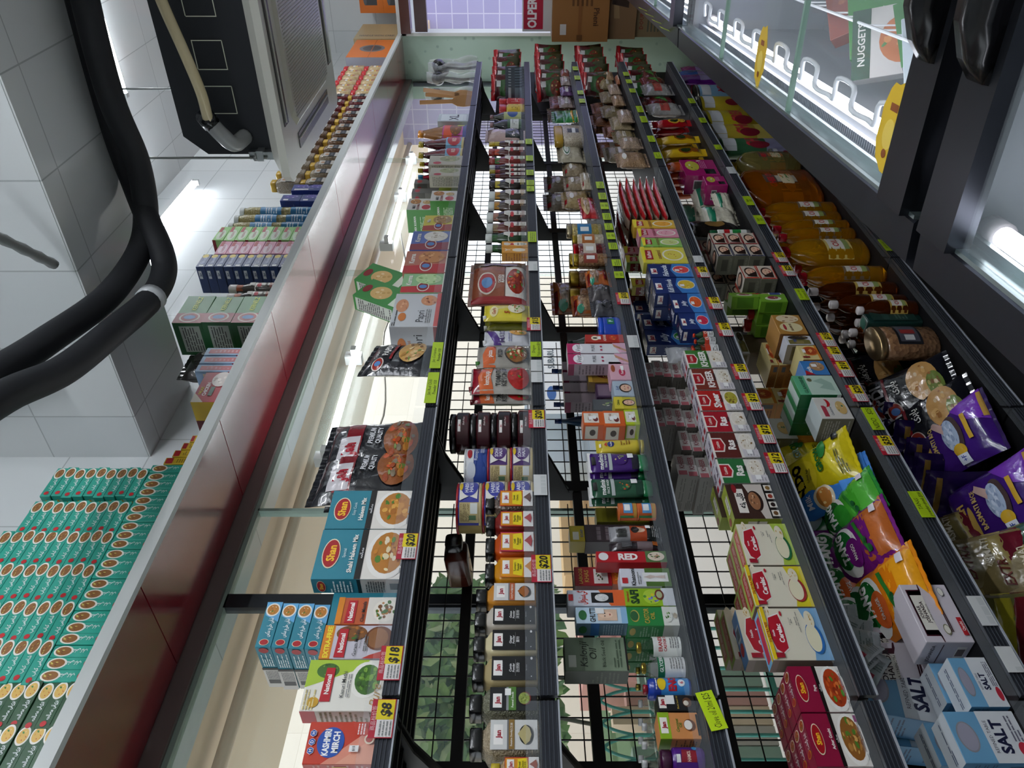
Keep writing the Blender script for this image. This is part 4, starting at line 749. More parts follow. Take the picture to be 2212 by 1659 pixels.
I(3, 1496, 1455, 1395, bottle('1E3A9A','8A1222',[('R',0,.8,1,1,'1E3A9A'),('E',.5,.78,.22,.12,'E8C81E'),('T','ENO',.5,.48,.22,'B5122A',{'b':.05,'mw':.5}),('E',.5,.22,.12,.1,'E8F0F6'),('T','6',.5,.22,.1,'B5122A'),('L',.3,.92,.7,.99,1,'E8E8F0')],(.05,.8),'3A8AD0',[(.95,0),(1,.03),(1,.86),(.9,.88),(.9,.9)],'p','salts_bottle'), 'blue fruit salt bottle with a red cap and yellow star', .05)
I(3, 1452, 1410, 1391, bottle('D0D8D8','B5A04A',[('R',0,.75,1,1,'1A6A42'),('T','GLYCERIN',.5,.87,.13,'F0F0F0',{'mw':.6}),('L',.3,.1,.7,.6,5,'888888')],(.05,.66),'D8DADA',None,'g','bottle','m',ribs=True), 'clear glycerin bottle with a green band and gold cap', .045)
I(3, 1407, 1366, 1380, bottle('C8D0CA','B5A04A',[('T','ERANDEL',.5,.75,.14,'B5222A',{'mw':.6}),('T','CASTOR OIL',.5,.58,.1,'B5222A',{'mw':.6}),('L',.3,.1,.7,.45,4,'888888')],(.05,.66),'DDE0DC',None,'g','bottle','m',ribs=True), 'clear castor oil bottle with red lettering and gold cap', .045)
for i in range(3): I(3, 1488-i*36, 1460-i*36, 1378, bottle('C8D0CA','B5A04A',(),(.05,.66),'C9CCCA',None,'g','bottle','m'), 'gold-capped clear bottle in the back row, %s' % ['behind the blue salts bottle','behind the glycerin bottle','behind the red-lettered bottle'][i], .04, Y=1.56)
for r in range(2):
    for i in range(3+r): I(3, 1655-i*40-r*10, 1622-i*40-r*10, 1392-r*8, bottle('C9D4D0','E2E4E6',(),(.1,.6),'C9D4D0',[(.95,0),(1,.02),(1,.6),(.4,.76),(.38,.86)],'g'), 'white-capped clear oil bottle in the %s row, %s from the camera' % (['middle','rear'][r], ORD[i]), .045, Y=1.54+r*.06)
castor = cf('oil_box','1E7A3A',[('R',0,0,1,.3,'DADCD4'),('E',.5,.85,.32,.09,'B5A04A'),('E',.5,.86,.26,.08,'2A5A34'),('T','CASTOR',.5,.62,.1,'C0A040',{'mw':.8}),('T','OIL',.5,.5,.08,'C0A040'),('F',.5,.2,.34,.09,['DADCD4','3E6B22','5F8F2E'],8),('E',.5,.06,.15,.04,'B5A890')],[('R',0,0,1,.3,'B9BCB4'),('E',.5,.9,.3,.06,'B5A04A'),('L',.1,.4,.9,.78,7,'7AAA84')])
zt = I(3, 1352, 1310, 1358, castor, 'green and white castor oil box', .045, deep=4)
safi = cf('tonic_box','8CB41E',[('R',0,0,1,.25,'C9CED4'),('T','SAFI',.5,.8,.16,'1A3A1A',{'b':.05,'mw':.8}),('T','Hamdard',.5,.94,.05,'B5222A'),('F',.5,.45,.42,.18,['A8C83A','5A62C0','7A82D8','4F8A2A','D8C02A'],12),('E',.6,.3,.3,.09,'6A2A22'),('E',.6,.3,.2,.06,'A8B48A')],[('L',.1,.1,.9,.9,8,'4A6A1A')])
I(3, 1309, 1270, 1352, safi, 'lime green tonic box with blue flowers', .05)
I(3, 1267, 1227, 1343, cf('tonic_box','D2D4DE',[('R',0,.0,1,.5,'4A6A2E'),('R',.25,.05,.75,.55,'E2E2E2'),('P',[(.4,.1),(.6,.1),(.55,.3),(.62,.4),(.5,.53),(.4,.42),(.48,.3)],'C9B8B0'),('T','Khatooni',.5,.75,.09,'1A1A1A'),('R',.15,.86,.45,.97,'B5222A'),('L',.1,.6,.8,.68,2,'888888')],[('R',0,0,1,.2,'4A6A2E')]), 'white and green women\'s tonic box with a standing figure drawn on it', .05)
I(3, 1262, 1207, 1322, cf('cream_box','D2602A',[('T','TURMERIC',.5,.75,.08,'E8B02A',{'mw':.8}),('T','VICCO',.5,.88,.1,'E8B02A',{'mw':.8}),('P',[(.2,.15),(.8,.2),(.7,.45),(.3,.4)],'E8C02A')],[('L',.1,.3,.9,.8,5,'E8A07A')]), 'orange turmeric cream box with yellow lettering', .035, Y=1.515)
I(3, 1215, 1190, 1290, cf('toothpaste_box','A8121E',[('R',0,0,1,.3,'4A6A3A'),('T','RED',.5,.55,.55,'F0ECE8',{'r':-90,'b':.05,'mw':.32}),('E',.5,.9,.35,.07,'E2E2E2'),('F',.5,.15,.4,.12,['D8C8B8','2A1A16','B58A6A','3E6B22'],10)],()), 'red toothpaste box standing on end', .04)
gh_z = ZS[3]+.151
def up(yn, yf, xt, mk, lb, D=.045, Y=1.456, xb=1352, group=None):
    """item standing on top of the front row"""
    x1, z1 = at(xt, yn, Y); x2, _ = at(xt, yf, Y); _, z0 = at(xb, yn, Y); w = x2-x1-.001; h = z1-z0
    place((mk, round(w,3)), lambda: mk(w, D, h), lb, group, ((x1+x2)/2, Y, z0+.0006), (0,0,0)); return z0
up(1347, 1311, 1246, cf('remedy_box','B9D2E4',[('R',0,.0,1,.12,'8AB4D8'),('E',.5,.87,.3,.08,'2A6A3A'),('T','GHUTTI',.5,.68,.11,'1A1A1A',{'mw':.85}),('R',.15,.2,.85,.58,'D8B8A0'),('E',.5,.42,.2,.14,'E8C8B0'),('E',.42,.44,.03,.015,'2A1A16'),('E',.58,.44,.03,.015,'2A1A16'),('E',.5,.34,.06,.015,'A85A4A'),('R',.55,.45,.9,.62,'ECECEC')],[('R',0,0,1,1,'5A7A92'),('R',0,.55,1,.72,'2A6AB0'),('L',.1,.1,.9,.5,8,'9AB0C0'),('E',.5,.87,.3,.08,'2A6A3A')]), 'light blue baby remedy box stacked on the castor oil box', xb=1358)
up(1309, 1274, 1227, cf('remedy_box','CDD2DE',[('P',[(0,0),(1,0),(1,.45),(0,.25)],'D8602A'),('R',.18,.2,.82,.58,'16161A'),('F',.5,.4,.24,.12,['D8DADC','B8BABC','E8EAEC'],14),('T',urdu('گیسٹوفل'),.5,.75,.13,'C8321E',{'mw':.85}),('R',.3,.9,.7,.98,'B5222A')]), 'white and orange stomach remedy box stacked on the lime box', xb=1352)
up(1266, 1224, 1243, cf('remedy_box','9A1622',[('R',.12,.1,.88,.48,'E2DED8'),('F',.5,.3,.3,.15,['E2DED8','4A6A3A','6A4A3A','2A3A1A'],10),('T','KHAS',.5,.68,.12,'C8A04A'),('T','LABOOB',.5,.84,.1,'C8A04A',{'mw':.8})],[('R',0,0,1,1,'6A0F18')]), 'dark red remedy box stacked beside the orange remedy box', xb=1324, Y=1.512)
z_ = up(1450, 1376, 1222, cf('oil_box','7A8A74',[('T','Kalonji',.5,.7,.12,'1E2A1E',{'sh':.2,'b':.01}),('T','Oil',.5,.55,.12,'1E2A1E',{'sh':.2,'b':.01}),('T','Black Seed Oil',.5,.38,.06,'1E2A1E',{'b':0}),('R',.1,.82,.45,.94,'C9CEC4'),('L',.1,.1,.9,.25,3,'4A5A48'),('R',.0,.0,1,.03,'1A1A1A')],[('R',0,0,1,1,'4E5646'),('L',.1,.15,.9,.6,7,'6A7260')]), 'grey-green kalonji oil box, a bulky one stacked behind the castor oil boxes', .05, Y=1.50, xb=1360)
# between the toothpaste and the face wash
for i in range(2):
    x1, z1 = at(1396, 1108, 1.46); x2, _ = at(1396, 1079, 1.46); w_ = x2-x1-.002; h_ = .048
    place('balm', lambda: jar('balm_tin','tin',w_,w_,h_,TI,mat('C05A2A','c'),[('R',0,0,1,.2,'B58A3A'),('R',.2,.25,.8,.8,'5A9ACF'),('R',.3,.4,.6,.75,'F0F0F0'),('R',.0,.2,.1,1,'3A7A4A'),('R',.9,.2,1,1,'3A7A4A')],(.04,.93),'C05A2A','C0622E',[(1,.9),(1.02,.91),(1.02,.985),(.98,1)]), ['small orange balm tin beside the green face wash, lower','small orange balm tin beside the green face wash, upper'][i], 'small orange balm tins', ((x1+x2)/2, 1.46, ZS[3]+.001+i*.0485), (0,0,0))
I(3, 1128, 1096, 1290, cf('hair_colour_box','6E6A14',[('R',.1,.1,.9,.3,'8A861E')],[('R',0,0,1,1,'5A5610')]), 'olive yellow box in shadow behind the balm tins', .05, Y=1.56)
I(3, 1163, 1130, 1325, bagm('hair_colour_pack','8A8A8E',[('R',0,0,1,.28,'1E2222'),('R',0,.28,1,.62,'A8421E'),('E',.5,.45,.2,.14,'D8B49A'),('E',.5,.52,.22,.08,'1A1210'),('R',.1,.7,.6,.9,'2A2A2A'),('R',.6,.2,.85,.3,'F0F0F0'),('L',.1,.05,.9,.2,4,'9A9A9A')],seal=.03), 'silver and orange hair colour pack in glossy film', .03)
I(3, 1186, 1165, 1325, bagm('hair_colour_pack','2A2226',[('R',0,.2,1,.5,'6A5A5E'),('R',.2,.6,.8,.8,'4A4A4E'),('R',.3,.1,.9,.2,'B5622A')],seal=.03), 'dark hair colour pack beside the red toothpaste box', .03)
place('yso', lambda: carton('soap_box','box',.055,.045,.04,'C9B41E',[('R',.1,.4,.6,.8,'F0F0E0'),('T','SOAP',.5,.2,.2,'4A5A8A',{'mw':.7})],[('R',0,0,1,1,'A8961A')]), 'small bright yellow soap box on top of a dark pack at the back', None, (at(1300, 1155, 1.56)[0], 1.555, ZS[3]+.1805), (0,0,0))
place('yso2', lambda: carton('hair_colour_box','box',.06,.05,.18,'3A3034',[('L',.1,.1,.9,.9,6,'6A6064')]), 'dark pack carrying the small yellow soap box', None, (at(1300, 1155, 1.56)[0], 1.553, ZS[3]+.0005), (0,0,0))
medi = lambda c1, c2, cap, fl: (lambda w, d, H: tubeful('face_wash_tube','tube',w,d,H,c1,cap,.16,[('R',0,.0,1,.14,c2),('T','medimix',.5,.78,.1,'E8ECE8',{'b':.02,'mw':.9}),('T','FACE WASH',.5,.68,.05,'D0D8D0',{'mw':.8}),('R',0,.55,1,.62,'A8B0B0'),('F',.5,.36,.3,.14,fl,9),('R',.3,.9,.75,.98,'1A1A1A'),('R',.55,.1,.9,.22,'ECECEC')]))
I(3, 1068, 1026, 1276, medi('1E4A34','14382A','0E6A3A',['1E4A34','A8401E','4F8A4A','C8602A']), 'green face wash tube with a leaf print', .03, deep=2)
I(3, 1013, 971, 1273, medi('3A1A66','1A1A2A','0E6A3A',['3A1A66','A8A86A','7A8A4A','C8B87A']), 'purple face wash tube with a root print', .03, deep=2)
I(3, 968, 941, 1290, lambda w,d,H: tubeful('lotion_bottle','bottle',w,d,H,'C8B43A','B5A42E',.08,[('E',.5,.7,.25,.08,'1E2A6A'),('T','Vaseline',.5,.7,.04,'F0F0F0'),('P',[(.3,.8),(.7,.8),(.5,.86)],'C8321E'),('L',.3,.25,.7,.5,4,'8A5A1A'),('R',.3,.93,.6,.98,'F0E8E0')],'C8B43A'), 'yellow body lotion bottle', .04)
oli = lambda c, c2: cf('soap_box', c, [('R',.15,.25,.85,.95,'E2DCD0'),('E',.4,.4,.16,.12,'6A2A2A'),('E',.55,.45,.14,.1,'F0F0F0'),('T','Olivia',.55,.7,.16,c2,{'sh':.3,'b':0}),('R',.35,.55,.6,.72,'F4F4F4')], [('R',.1,.3,.9,.9,'D8D0C0'),('E',.5,.55,.2,.14,'3A2A1E')])
up(918, 888, 1261, oli('C9581E','8A3A1A'), 'orange bleach cream box on top of the other orange one', .06, xb=1307)
up(920, 887, 1306, oli('C9581E','8A3A1A'), 'orange bleach cream box under the other, beside the lime box', .06, xb=1353)
I(3, 917, 884, 1353, oli('A8BC1E','3A5A1A'), 'lime yellow bleach cream box near the rail', .06)
# columns beside: golden, dark, pink, white
def face(cx, cy, s): return [('E',cx,cy,s*1.15,s*1.2,'2A1A14'),('E',cx,cy-.02,s*.85,s,'DDB49A'),('E',cx-s*.35,cy+s*.15,s*.14,s*.06,'1A1210'),('E',cx+s*.35,cy+s*.15,s*.14,s*.06,'1A1210'),('E',cx,cy-s*.5,s*.28,s*.09,'B5303A')]
I(3, 883, 857, 1329, cf('cream_box','B9AE2E',[('R',0,.6,1,1,'D0C03A'),('T','Olivia',.5,.82,.12,'3A5A1A')]+face(.5,.35,.24)), 'yellow cream box with a face under the lettering', .05)
I(3, 855, 822, 1328, cf('cream_box','A8B8C8',[('T','Soft',.5,.8,.15,'2A4A8A',{'sh':.3})]+face(.5,.4,.26)), 'pale blue cream box with a woman\'s face', .05)
I(3, 820, 781, 1320, cf('cream_box','D8A8B8',[('E',.4,.4,.2,.16,'B5224A'),('T','Fem',.4,.4,.14,'F4ECEC'),('E',.6,.82,.2,.1,'9A4A2A'),('R',.5,.3,.75,.45,'F4F4F4')]), 'pink hair removal cream box', .05)
gp = cf('soap_box','8A6A24',[('E',.5,.5,.28,.3,'5A1A16'),('T','Golden',.5,.56,.12,'D8B85A',{'mw':.45}),('T','Pearl',.5,.42,.12,'D8B85A',{'mw':.4}),('R',.0,.9,1,1,'B5923A'),('R',.7,.2,.9,.45,'F0F0F0')],[('R',0,0,1,1,'6A4E1A'),('R',0,.5,1,.53,'A88A3A')])
I(3, 826, 790, 1272, gp, 'gold soap box with a maroon oval, in the tall pile', .04, Y=1.512)
for i in range(3): I(3, 858-i*2, 828-i*2, 1290+0*i, cf('soap_box','3A2240',[('R',.1,.5,.9,.95,'6A5A6A'),('F',.5,.3,.3,.2,['3A2240','8A7A5A','6A8A4A'],6)],[('E',.5,.5,.4,.4,'5A4A52'),('R',.4,.35,.75,.6,'9A7A4A')]), ['dark purple soap box with a green print beside the gold one','dark purple soap box behind, second one','dark purple soap box behind, third one'][i], .03, Y=1.512+i*.033) if i < 1 else None
I(3, 886, 862, 1283, cf('soap_box','4A4E52',[('F',.5,.5,.3,.3,['4A4E52','A8A87A','6A8A4A','D8D8C8'],10)],[('R',.1,.1,.9,.5,'8A7A7A')]), 'dark grey soap box with pale blossoms printed on it', .05, Y=1.515)
veet = cf('cream_box','DCDCE2',[('R',0,.78,1,1,'B01A5A'),('E',.5,.82,.42,.09,'F0F0F4'),('T','Veet',.5,.82,.09,'2A2A34',{'b':.0,'mw':.7}),('T','PURE',.5,.56,.06,'5A5A62',{'b':0}),('E',.3,.42,.08,.02,'A81A4A'),('E',.65,.42,.08,.02,'A81A4A'),('P',[(0,0),(1,0),(1,.22),(0,.12)],'D8A8C0'),('P',[(.1,.0),(.6,.2),(.9,.22),(.3,.0)],'C08A6A')],[('R',0,0,1,1,'9A8A92'),('R',0,.9,1,1,'8A1A4A'),('L',.1,.4,.9,.85,8,'6A5A62')])
I(3, 787, 764.5, 1228, veet, 'white and magenta hair remover box, nearer of the front two', .045)
I(3, 763, 742, 1226, veet, 'white and magenta hair remover box, farther of the front two', .045)
for i in range(4):
    place('vtb', lambda: carton('cream_box','box',.05,.045,.2,'9A8A92',[],[('R',0,.9,1,1,'8A1A4A'),('L',.1,.2,.9,.85,12,'6A5A62')]), 'mauve-backed cream box standing in the rear row, %s from the far end' % ORD[i], 'mauve-backed boxes in the rear row', (at(1240, 800+i*23, 1.62)[0], 1.60, ZS[3]+.0005), (0,0,0))
    x, _ = at(1220, 790+i*36, 1.68); place('bcap', lambda: bottle('2A4A6A','1E3A7A',(),(.1,.5),'2A4A6A',None,'p')(.04, .04, .23), 'blue-capped bottle at the back against the wire, %s' % ORD[i], 'blue-capped bottles at the back', (x, 1.685, ZS[3]+.0005), (0,0,0))
I(3, 739, 722, 1266, cf('oil_box','A82A20',[('E',.5,.75,.3,.1,'E8DCC0'),('E',.5,.75,.1,.06,'2A1A1A'),('T','ADIVASI',.5,.5,.07,'F0E0D0',{'mw':.8}),('F',.5,.28,.3,.1,['C0402A','4F8A2A','E8C82A'],6),('R',.3,.6,.7,.68,'F0F0F0')]), 'slim red hair oil box', .04)
I(3, 738, 722, 1228, bottle('14301E','123A24',(),(.1,.5),'14301E',None,'p'), 'dark green bottle with a black-green cap behind the red box', .045, Y=1.56)
I(3, 712, 676, 1297, lambda w,d,H: jar('hair_oil_jar','jar',w,d,H,[(.97,0),(1,.03),(1,.78),(.97,.8)],mat('1A3FA8','p'),[('R',.38,.3,.62,.8,'1A6A4A'),('T','P',.5,.55,.3,'D8E8F0'),('T','26',.68,.5,.2,'C8D8F0')],(.1,.75),'1A3FA8','1A4AC0',[(.97,.8),(1,.81),(1,.98),(.96,1)]), 'bright blue hair oil tub', .055)
film = lambda c: bagm('crinkled_bag', c, [('F',.5,.4,.35,.3,[c,'4A4A4E','1E1E22','8A8A90','2A2A2E'],22)], seal=.1, kind='f')
I(3, 672, 640, 1288, film('3A3A40'), 'dark crumpled film bag by the blue tub, lower one', .05); I(3, 640, 606, 1283, film('4A4648'), 'dark crumpled film bag beyond the lower one', .05)
nut = lambda w,d,H: bag('peanut_bag','bag',w,H,d,'A0521E',[('R',0,.55,1,.9,'8E6E50'),('F',.5,.7,.42,.2,['8A6E54','A88A6A','7A5A42','B89A78'],30),('P',[(0,.86),(.4,.8),(.6,.9),(1,.82),(1,1),(0,1)],'C06A2A'),('E',.18,.82,.16,.1,'1E8A6A'),('R',.2,.2,.85,.32,'7A1218'),('T','nuts',.5,.26,.07,'E8C8A0'),('R',0,.92,.6,1,'7A1A16')])
I(3, 672, 628, 1246, nut, 'tall orange peanut bag, nearest of three', .05, Y=1.55); I(3, 610, 576, 1274, nut, 'orange peanut bag with a maroon corner near the rail', .05); I(3, 670, 600, 1205, nut, 'orange peanut bag at the back against the wire', .05, Y=1.66)
for i in range(3): I(3, 640-i*38, 614-i*38, 1232, lambda w,d,H: jar('nut_jar','jar',w,d,H,RT,mat('5A3A24-8A6240-120','n'),None,lid='B59A3A',lidp=RTL,lidkind='m'), 'gold-lidded nut jar in the middle row, %s' % ['nearest','middle','farthest'][i], .06, Y=1.61)
rt2 = lambda b_, lb, lid: (lambda w,d,H: jar('nut_jar','jar',w,d,H,[(.95,0),(1,.03),(1,.8),(.9,.85)],mat(b_,'n'),[('R',.1,.0,.9,1,lb),('E',.7,.5,.1,.3,'E0D8C0'),('R',.2,.2,.4,.8,'E8E8E8')],(.3,.7),lb,lid,[(.92,.85),(.95,.86),(.95,.98),(.9,1)],lidkind='m'))
I(3, 558, 541, 1240, rt2('6A4A32-A07A52-120','8A3A2A','B59A3A'), 'nut jar with a reddish label', .05)
I(3, 540, 519, 1240, rt2('7A1A1A-3A0E0E-100','C9BEB0','A5121C'), 'dark red fruit jar with a pale picture label', .05)
I(3, 517, 500, 1238, rt2('D0C4AE-A89A80-110','A8622A','B59A3A'), 'cashew jar with an orange label', .05)
I(3, 498, 476, 1226, rt2('7A6A3A-A8964A-110','1E6A9A','B5A88A'), 'roasted mix jar with a big blue label', .055)
I(3, 472, 408, 1262, lambda w,d,H: bag('peanut_bag','bag',w,H,d,'A8161E',[('F',.5,.72,.45,.25,['C8A878','A8885A','D8BC90'],30),('T','Peanuts',.5,.32,.12,'F0E8E0',{'sh':.2})]), 'red and clear peanut bag lying against the jars', .05, rz=R_(8))
def bean(name, c, lab=None, tie=False): return lambda w,d,H: bag(name,'bag',w,H,d,c,lab or [('R',.15,.4,.8,.65,'D8D4CC'),('L',.2,.44,.75,.62,4,'6A6A6A')],kind='n',seal=.1,sealc='B9B4AC' if 0 else None)
for i, (yn, yf, xt, Y, c, lb) in enumerate(((446,410,1190,1.62,'8A7A66-6A5A48-60','brown soya chunk bag at the back, nearest'),(406,372,1190,1.62,'8A7A66-6A5A48-60','brown soya chunk bag at the back, second'),(440,405,1225,1.53,'A89268-8A744A-70','amber fryum bag with a rounded top'),(402,375,1228,1.53,'9A8A70-7A6A52-70','soya chunk bag with a white heart label'),(372,345,1225,1.53,'9A8A70-7A6A52-70','soya chunk bag next to the rice-cake bag'),(400,365,1262,1.46,'B9AE98-9A8E78-80','pale puffed-grain bag near the rail'),(342,302,1215,1.5,'B4AC98-9A927E-50','large pale bag with a green oval label'))):
    I(3, yn, yf, xt, bean('snack_bag', c, [('E',.5,.7,.32,.16,'E0E0DC'),('E',.5,.7,.27,.13,'2A6A4A'),('E',.5,.7,.22,.1,'D8DCD8')] if i == 6 else [('E',.5,.7,.2,.08,'D8D4CC'),('R',.1,.9,.3,1,'A8222A')]), lb, .05, Y=Y)
I(3, 300, 264, 1200, lambda w,d,H: jar('pepper_jar','jar',w,d,H,RT,mat('8A7A66-C9BEA8-220','n'),[('R',0,0,1,1,'1E2228'),('R',.4,.3,.7,.6,'C9C9C9')],(.15,.55),'1E2228','A8862A',RTL,3), 'peppercorn jar with a gold-brown lid and dark label', .07)
for i in range(3): I(3, 260-i*1, 234-i*1, 1204+i*20, bagm('cardamom_bag','1E7A34',[('R',0,0,1,.3,'D8A02A'),('P',[(0,.3),(.5,.5),(1,.3),(1,.25),(0,.25)],'E0A82A')],seal=.14), 'green pouch with a yellow foot, %s of three' % ['rear','middle','front'][i], .035, Y=1.57-i*.045)
for i, (yn, yf, xt, Y, c, lb) in enumerate(((258,228,1192,1.68,'8A6A5A-A88A78-60','clear-wrapped spice bag at the back by the green pouches'),(228,202,1196,1.6,'6A2A2A-8A4A42-60','reddish spice bag beyond the green pouches'),(226,204,1214,1.53,'9A8A86-7A6A66-60','greyish spice bag with a twisted top'),(200,180,1188,1.64,'B09A90-8A746A-60','tall clear bag of dark pulses at the back'),(200,182,1216,1.5,'4A2A5A-6A4A7A-60','purple-tinted snack bag near the rail'),(178,160,1190,1.62,'9A8A86-C9BEBA-60','silver topped spice bag near the far end'),(178,160,1216,1.5,'A89A96-8A7A76-60','silver topped spice bag close to the rail at the far end'),(158,146,1215,1.5,'6A2A22-8A4A3A-60','last small red bag of the third shelf'))):
    I(3, yn, yf, xt, bean('spice_bag', c), lb, .04, Y=Y)

# ---------- fourth shelf: cereal, dessert mixes, spice boxes
MR = '8A1238'
mtop = [('R',0,0,1,1,MR),('E',.85,.5,.1,.42,'E0D4C0'),('F',.85,.5,.085,.34,MEAT,9),('E',.3,.5,.07,.3,'D8A020'),('E',.3,.5,.06,.24,'A5121C'),('T',urdu('اچار گوشت'),.52,.4,.35,'F0E8E8',{'mw':.3})]
achar = lambda w,d,H: carton('spice_mix_box','box',w,d,H,MR,shan('Achar Gosht',MR,w,H,FRY)+[('R',.82,.02,.95,.07,'8A2A6A')],shan_side(MR),mtop)
paya = lambda w,d,H: carton('spice_mix_box','box',w,d,H,MR,shan('Paya',MR,w,H,['A83A12','C2561E','8A2A0E','D87A3A','4F8A2A']),shan_side(MR),mtop)
I(4, 1657, 1541, 1767, achar, 'maroon spice mix box with fried meat on it', .036, deep=4, gap=.004)
I(4, 1539, 1439, 1731, paya, 'maroon spice mix box with red curry on it', .036, deep=4, gap=.005)
def cere(c, bowl, extra):
    f = [('P',[(0,0),(1,0),(1,.32),(.45,.2),(0,.3)],c),('F',.85,.86,.2,.05,['E4DCC4','C9A050','B58A3A'],6),
         ('P',[(.18,.9),(.5,.96),(.82,.9),(.9,.7),(.6,.66),(.2,.68),(.1,.8)],'F0ECE6'),('P',[(.2,.89),(.5,.945),(.8,.89),(.87,.71),(.6,.675),(.22,.69),(.13,.8)],'B01A2C'),
         ('T','Cerelac',.5,.76,.085,'F6F2EE',{'b':.04,'mw':.7}),('T','Nestle',.5,.87,.035,'F6F2EE',{'b':.03}),('E',.88,.66,.05,.02,'B01A2C'),('E',.4,.2,.3,.14,bowl),('E',.4,.22,.26,.115,'E6DFC0'),('F',.75,.2,.18,.08,['E4DCC4','C9A050','D8C89A'],8),
         ('T','Fortified with',.72,.55,.02,'3A3A3A',{'b':0}),('T','IRON',.72,.52,.025,'3A3A3A'),('T','PROBIOTICS',.72,.44,.022,'3A3A3A'),('L',.5,.4,.9,.42,1,'6A6A6A'),('R',.03,.8,.12,.95,'9A1A2C')]
    if extra: f += [('R',0,.94,1,1,'E8C81E'),('T','25g EXTRA FREE',.5,.97,.04,'9A1A1A',{'b':.03})]
    return f
lime = [('R',0,0,1,1,'A8B83A'),('R',.08,.12,.92,.8,'B5242A'),('L',.15,.3,.85,.65,2,'E8C8C0')]
cer = lambda c, bowl, ex, top=lime: (lambda w,d,H: carton('cereal_box','box',w,d,H,'E2DCC8',cere(c,bowl,ex),[('R',0,0,1,1,'8A7E70'),('R',0,.9,1,1,'9A8A80')],top))
I(4, 1427, 1313, 1672, cer('7AAAD2','2A6AB0',1,[('R',0,0,1,1,'7AB8E0'),('R',.08,.3,.92,.8,'C2304A'),('R',0,0,1,.2,'E8C81E')]), 'baby cereal box with a light blue foot and blue bowl', .045)
I(4, 1427, 1316, 1618, cer('7AAAD2','2A6AB0',0,[('R',0,0,1,1,'5A8AC0'),('E',.3,.5,.12,.3,'B01A2C'),('R',.45,.2,.75,.8,'D8DCE0'),('R',.5,.25,.7,.75,'5A6A7A')]), 'blue baby cereal box turned with its barcode flap up', .045, Y=1.505)
for i in range(2): I(4, 1425, 1316, 1600, cer('A8B83A','2A6A4A',0), 'lime-topped cereal box behind the blue one, %s' % ['third in depth','rearmost'][i], .045, Y=1.554+i*.048, H=.178)
I(4, 1311, 1223, 1633, cer('D8C82A','9A2A2A',1), 'baby cereal box with a yellow foot and red bowl', .045, deep=3)
I(4, 1221, 1131, 1616, cer('A8C04A','1E6A3A',0), 'baby cereal box with a green foot and green bowl', .045, deep=3)
talb = lambda w,d,H: carton('cereal_box','box',w,d,H,'3A241E',[('R',0,0,1,.62,'C9C0B8'),('P',[(0,.35),(1,.62),(1,.75),(0,.7)],'3A241E'),('E',.5,.45,.3,.16,'2A1A16'),('E',.5,.47,.26,.12,'9A6A4A'),('F',.5,.47,.22,.1,['9A6A4A','C9A88A','6A4A32'],10),('R',.15,.66,.85,.86,'ECE6DE'),('T',urdu('تلبینه'),.5,.76,.13,'16161A',{'b':.04,'mw':.6}),('E',.85,.84,.13,.05,'8A1A22'),('R',0,.0,1,.22,'1A1614')]+[s for i in range(4) for s in (('R',.05+i*.24,.03,.22+i*.24,.19,'DCD6CC'),('E',.135+i*.24,.11,.06,.05,['6A4A2A','2A1A1A','9A3A2A','8A6A3A'][i]))],[('R',0,0,1,1,'9AA83A'),('R',.2,.3,.8,.7,'ECE6DE'),('T','Talbeena',.5,.5,.06,'16161A')],[('R',0,0,1,1,'9AA83A'),('R',.3,.2,.75,.6,'ECE6DE'),('T','Talbeena',.52,.4,.2,'16161A',{'b':0,'mw':.4}),('E',.15,.7,.1,.2,'8A1A22'),('F',.85,.4,.1,.2,['9AA83A','C9B04A','4A3A1A'],5)])
I(4, 1121, 1046, 1588, talb, 'brown barley porridge box with lime top, sticker on the bowl', .05, deep=1)
I(4, 1118, 1049, 1560, talb, 'brown barley porridge box behind the front one', .05, Y=1.51)
def laz(c, nm, cs, sub='Mix'): return lambda w,d,H: carton('dessert_mix_box','box',w,d,H,'DCD8D2',[('P',[(0,.4),(1,.4),(1,.96),(0,.96)],c),('P',[(.22,.98),(.78,.98),(.78,.74),(.5,.68),(.22,.74)],'E6E0D8'),('P',[(.27,.96),(.73,.96),(.73,.765),(.5,.71),(.27,.765)],'A81A26'),('T','Laziza',.5,.86,.07,'F2E6D8',{'mw':.4}),('T',nm,.5,.56,.17,'F4F0EC',{'b':.04,'mw':.9}),('T',sub,.6,.43,.06,'2A2A2A',{'b':.03}),('E',.6,.19,.36,.18,'E8E2DA'),('F',.6,.19,.32,.15,cs,16),('R',.0,.0,.3,.35,'CFCBD0'),('L',.05,.05,.25,.3,4,'9A9AA0'),('R',.12,.14,.3,.26,'F4F4F4')],[('R',0,0,1,1,'9A9690'),('L',.1,.1,.9,.9,10,'6A6660')],[('R',0,0,1,1,'CFCCD6'),('P',[(.1,.2),(.3,.2),(.3,.8),(.1,.8)],'A81A26'),('T',nm,.6,.5,.6,'6A5A6A',{'mw':.5})])
CR = ['E2DCD0','F0ECE2','C9BEA8','8A6A3A']; VM = ['A8A03A','C2B84A','8A7A2A','6A4A1E']
for yn, yf, xt, c, nm, cs, sub, lb in ((1044,991,1561,'2A6A3A','Ras','','Malai','green ras dessert mix box next to the porridge'),(989,935,1545,'5A2420','Ras','','Malai','brown ras dessert mix box'),(933,889,1527,'A01A2A','Ras','','Malai','red ras dessert mix box beside the vermicelli one'),(887,844,1514,'B0201E','Sheer','v','Khurma','red and orange vermicelli dessert box'),(842,797,1503,'7A3226','KHEER','','Premium','brown rice pudding box'),(795,757,1487,'3F7A34','KHEER','','Almond','green rice pudding box with a bowl')):
    I(4, yn, yf, xt, laz(c, nm, VM if cs else CR, sub), lb, .028, deep=2)
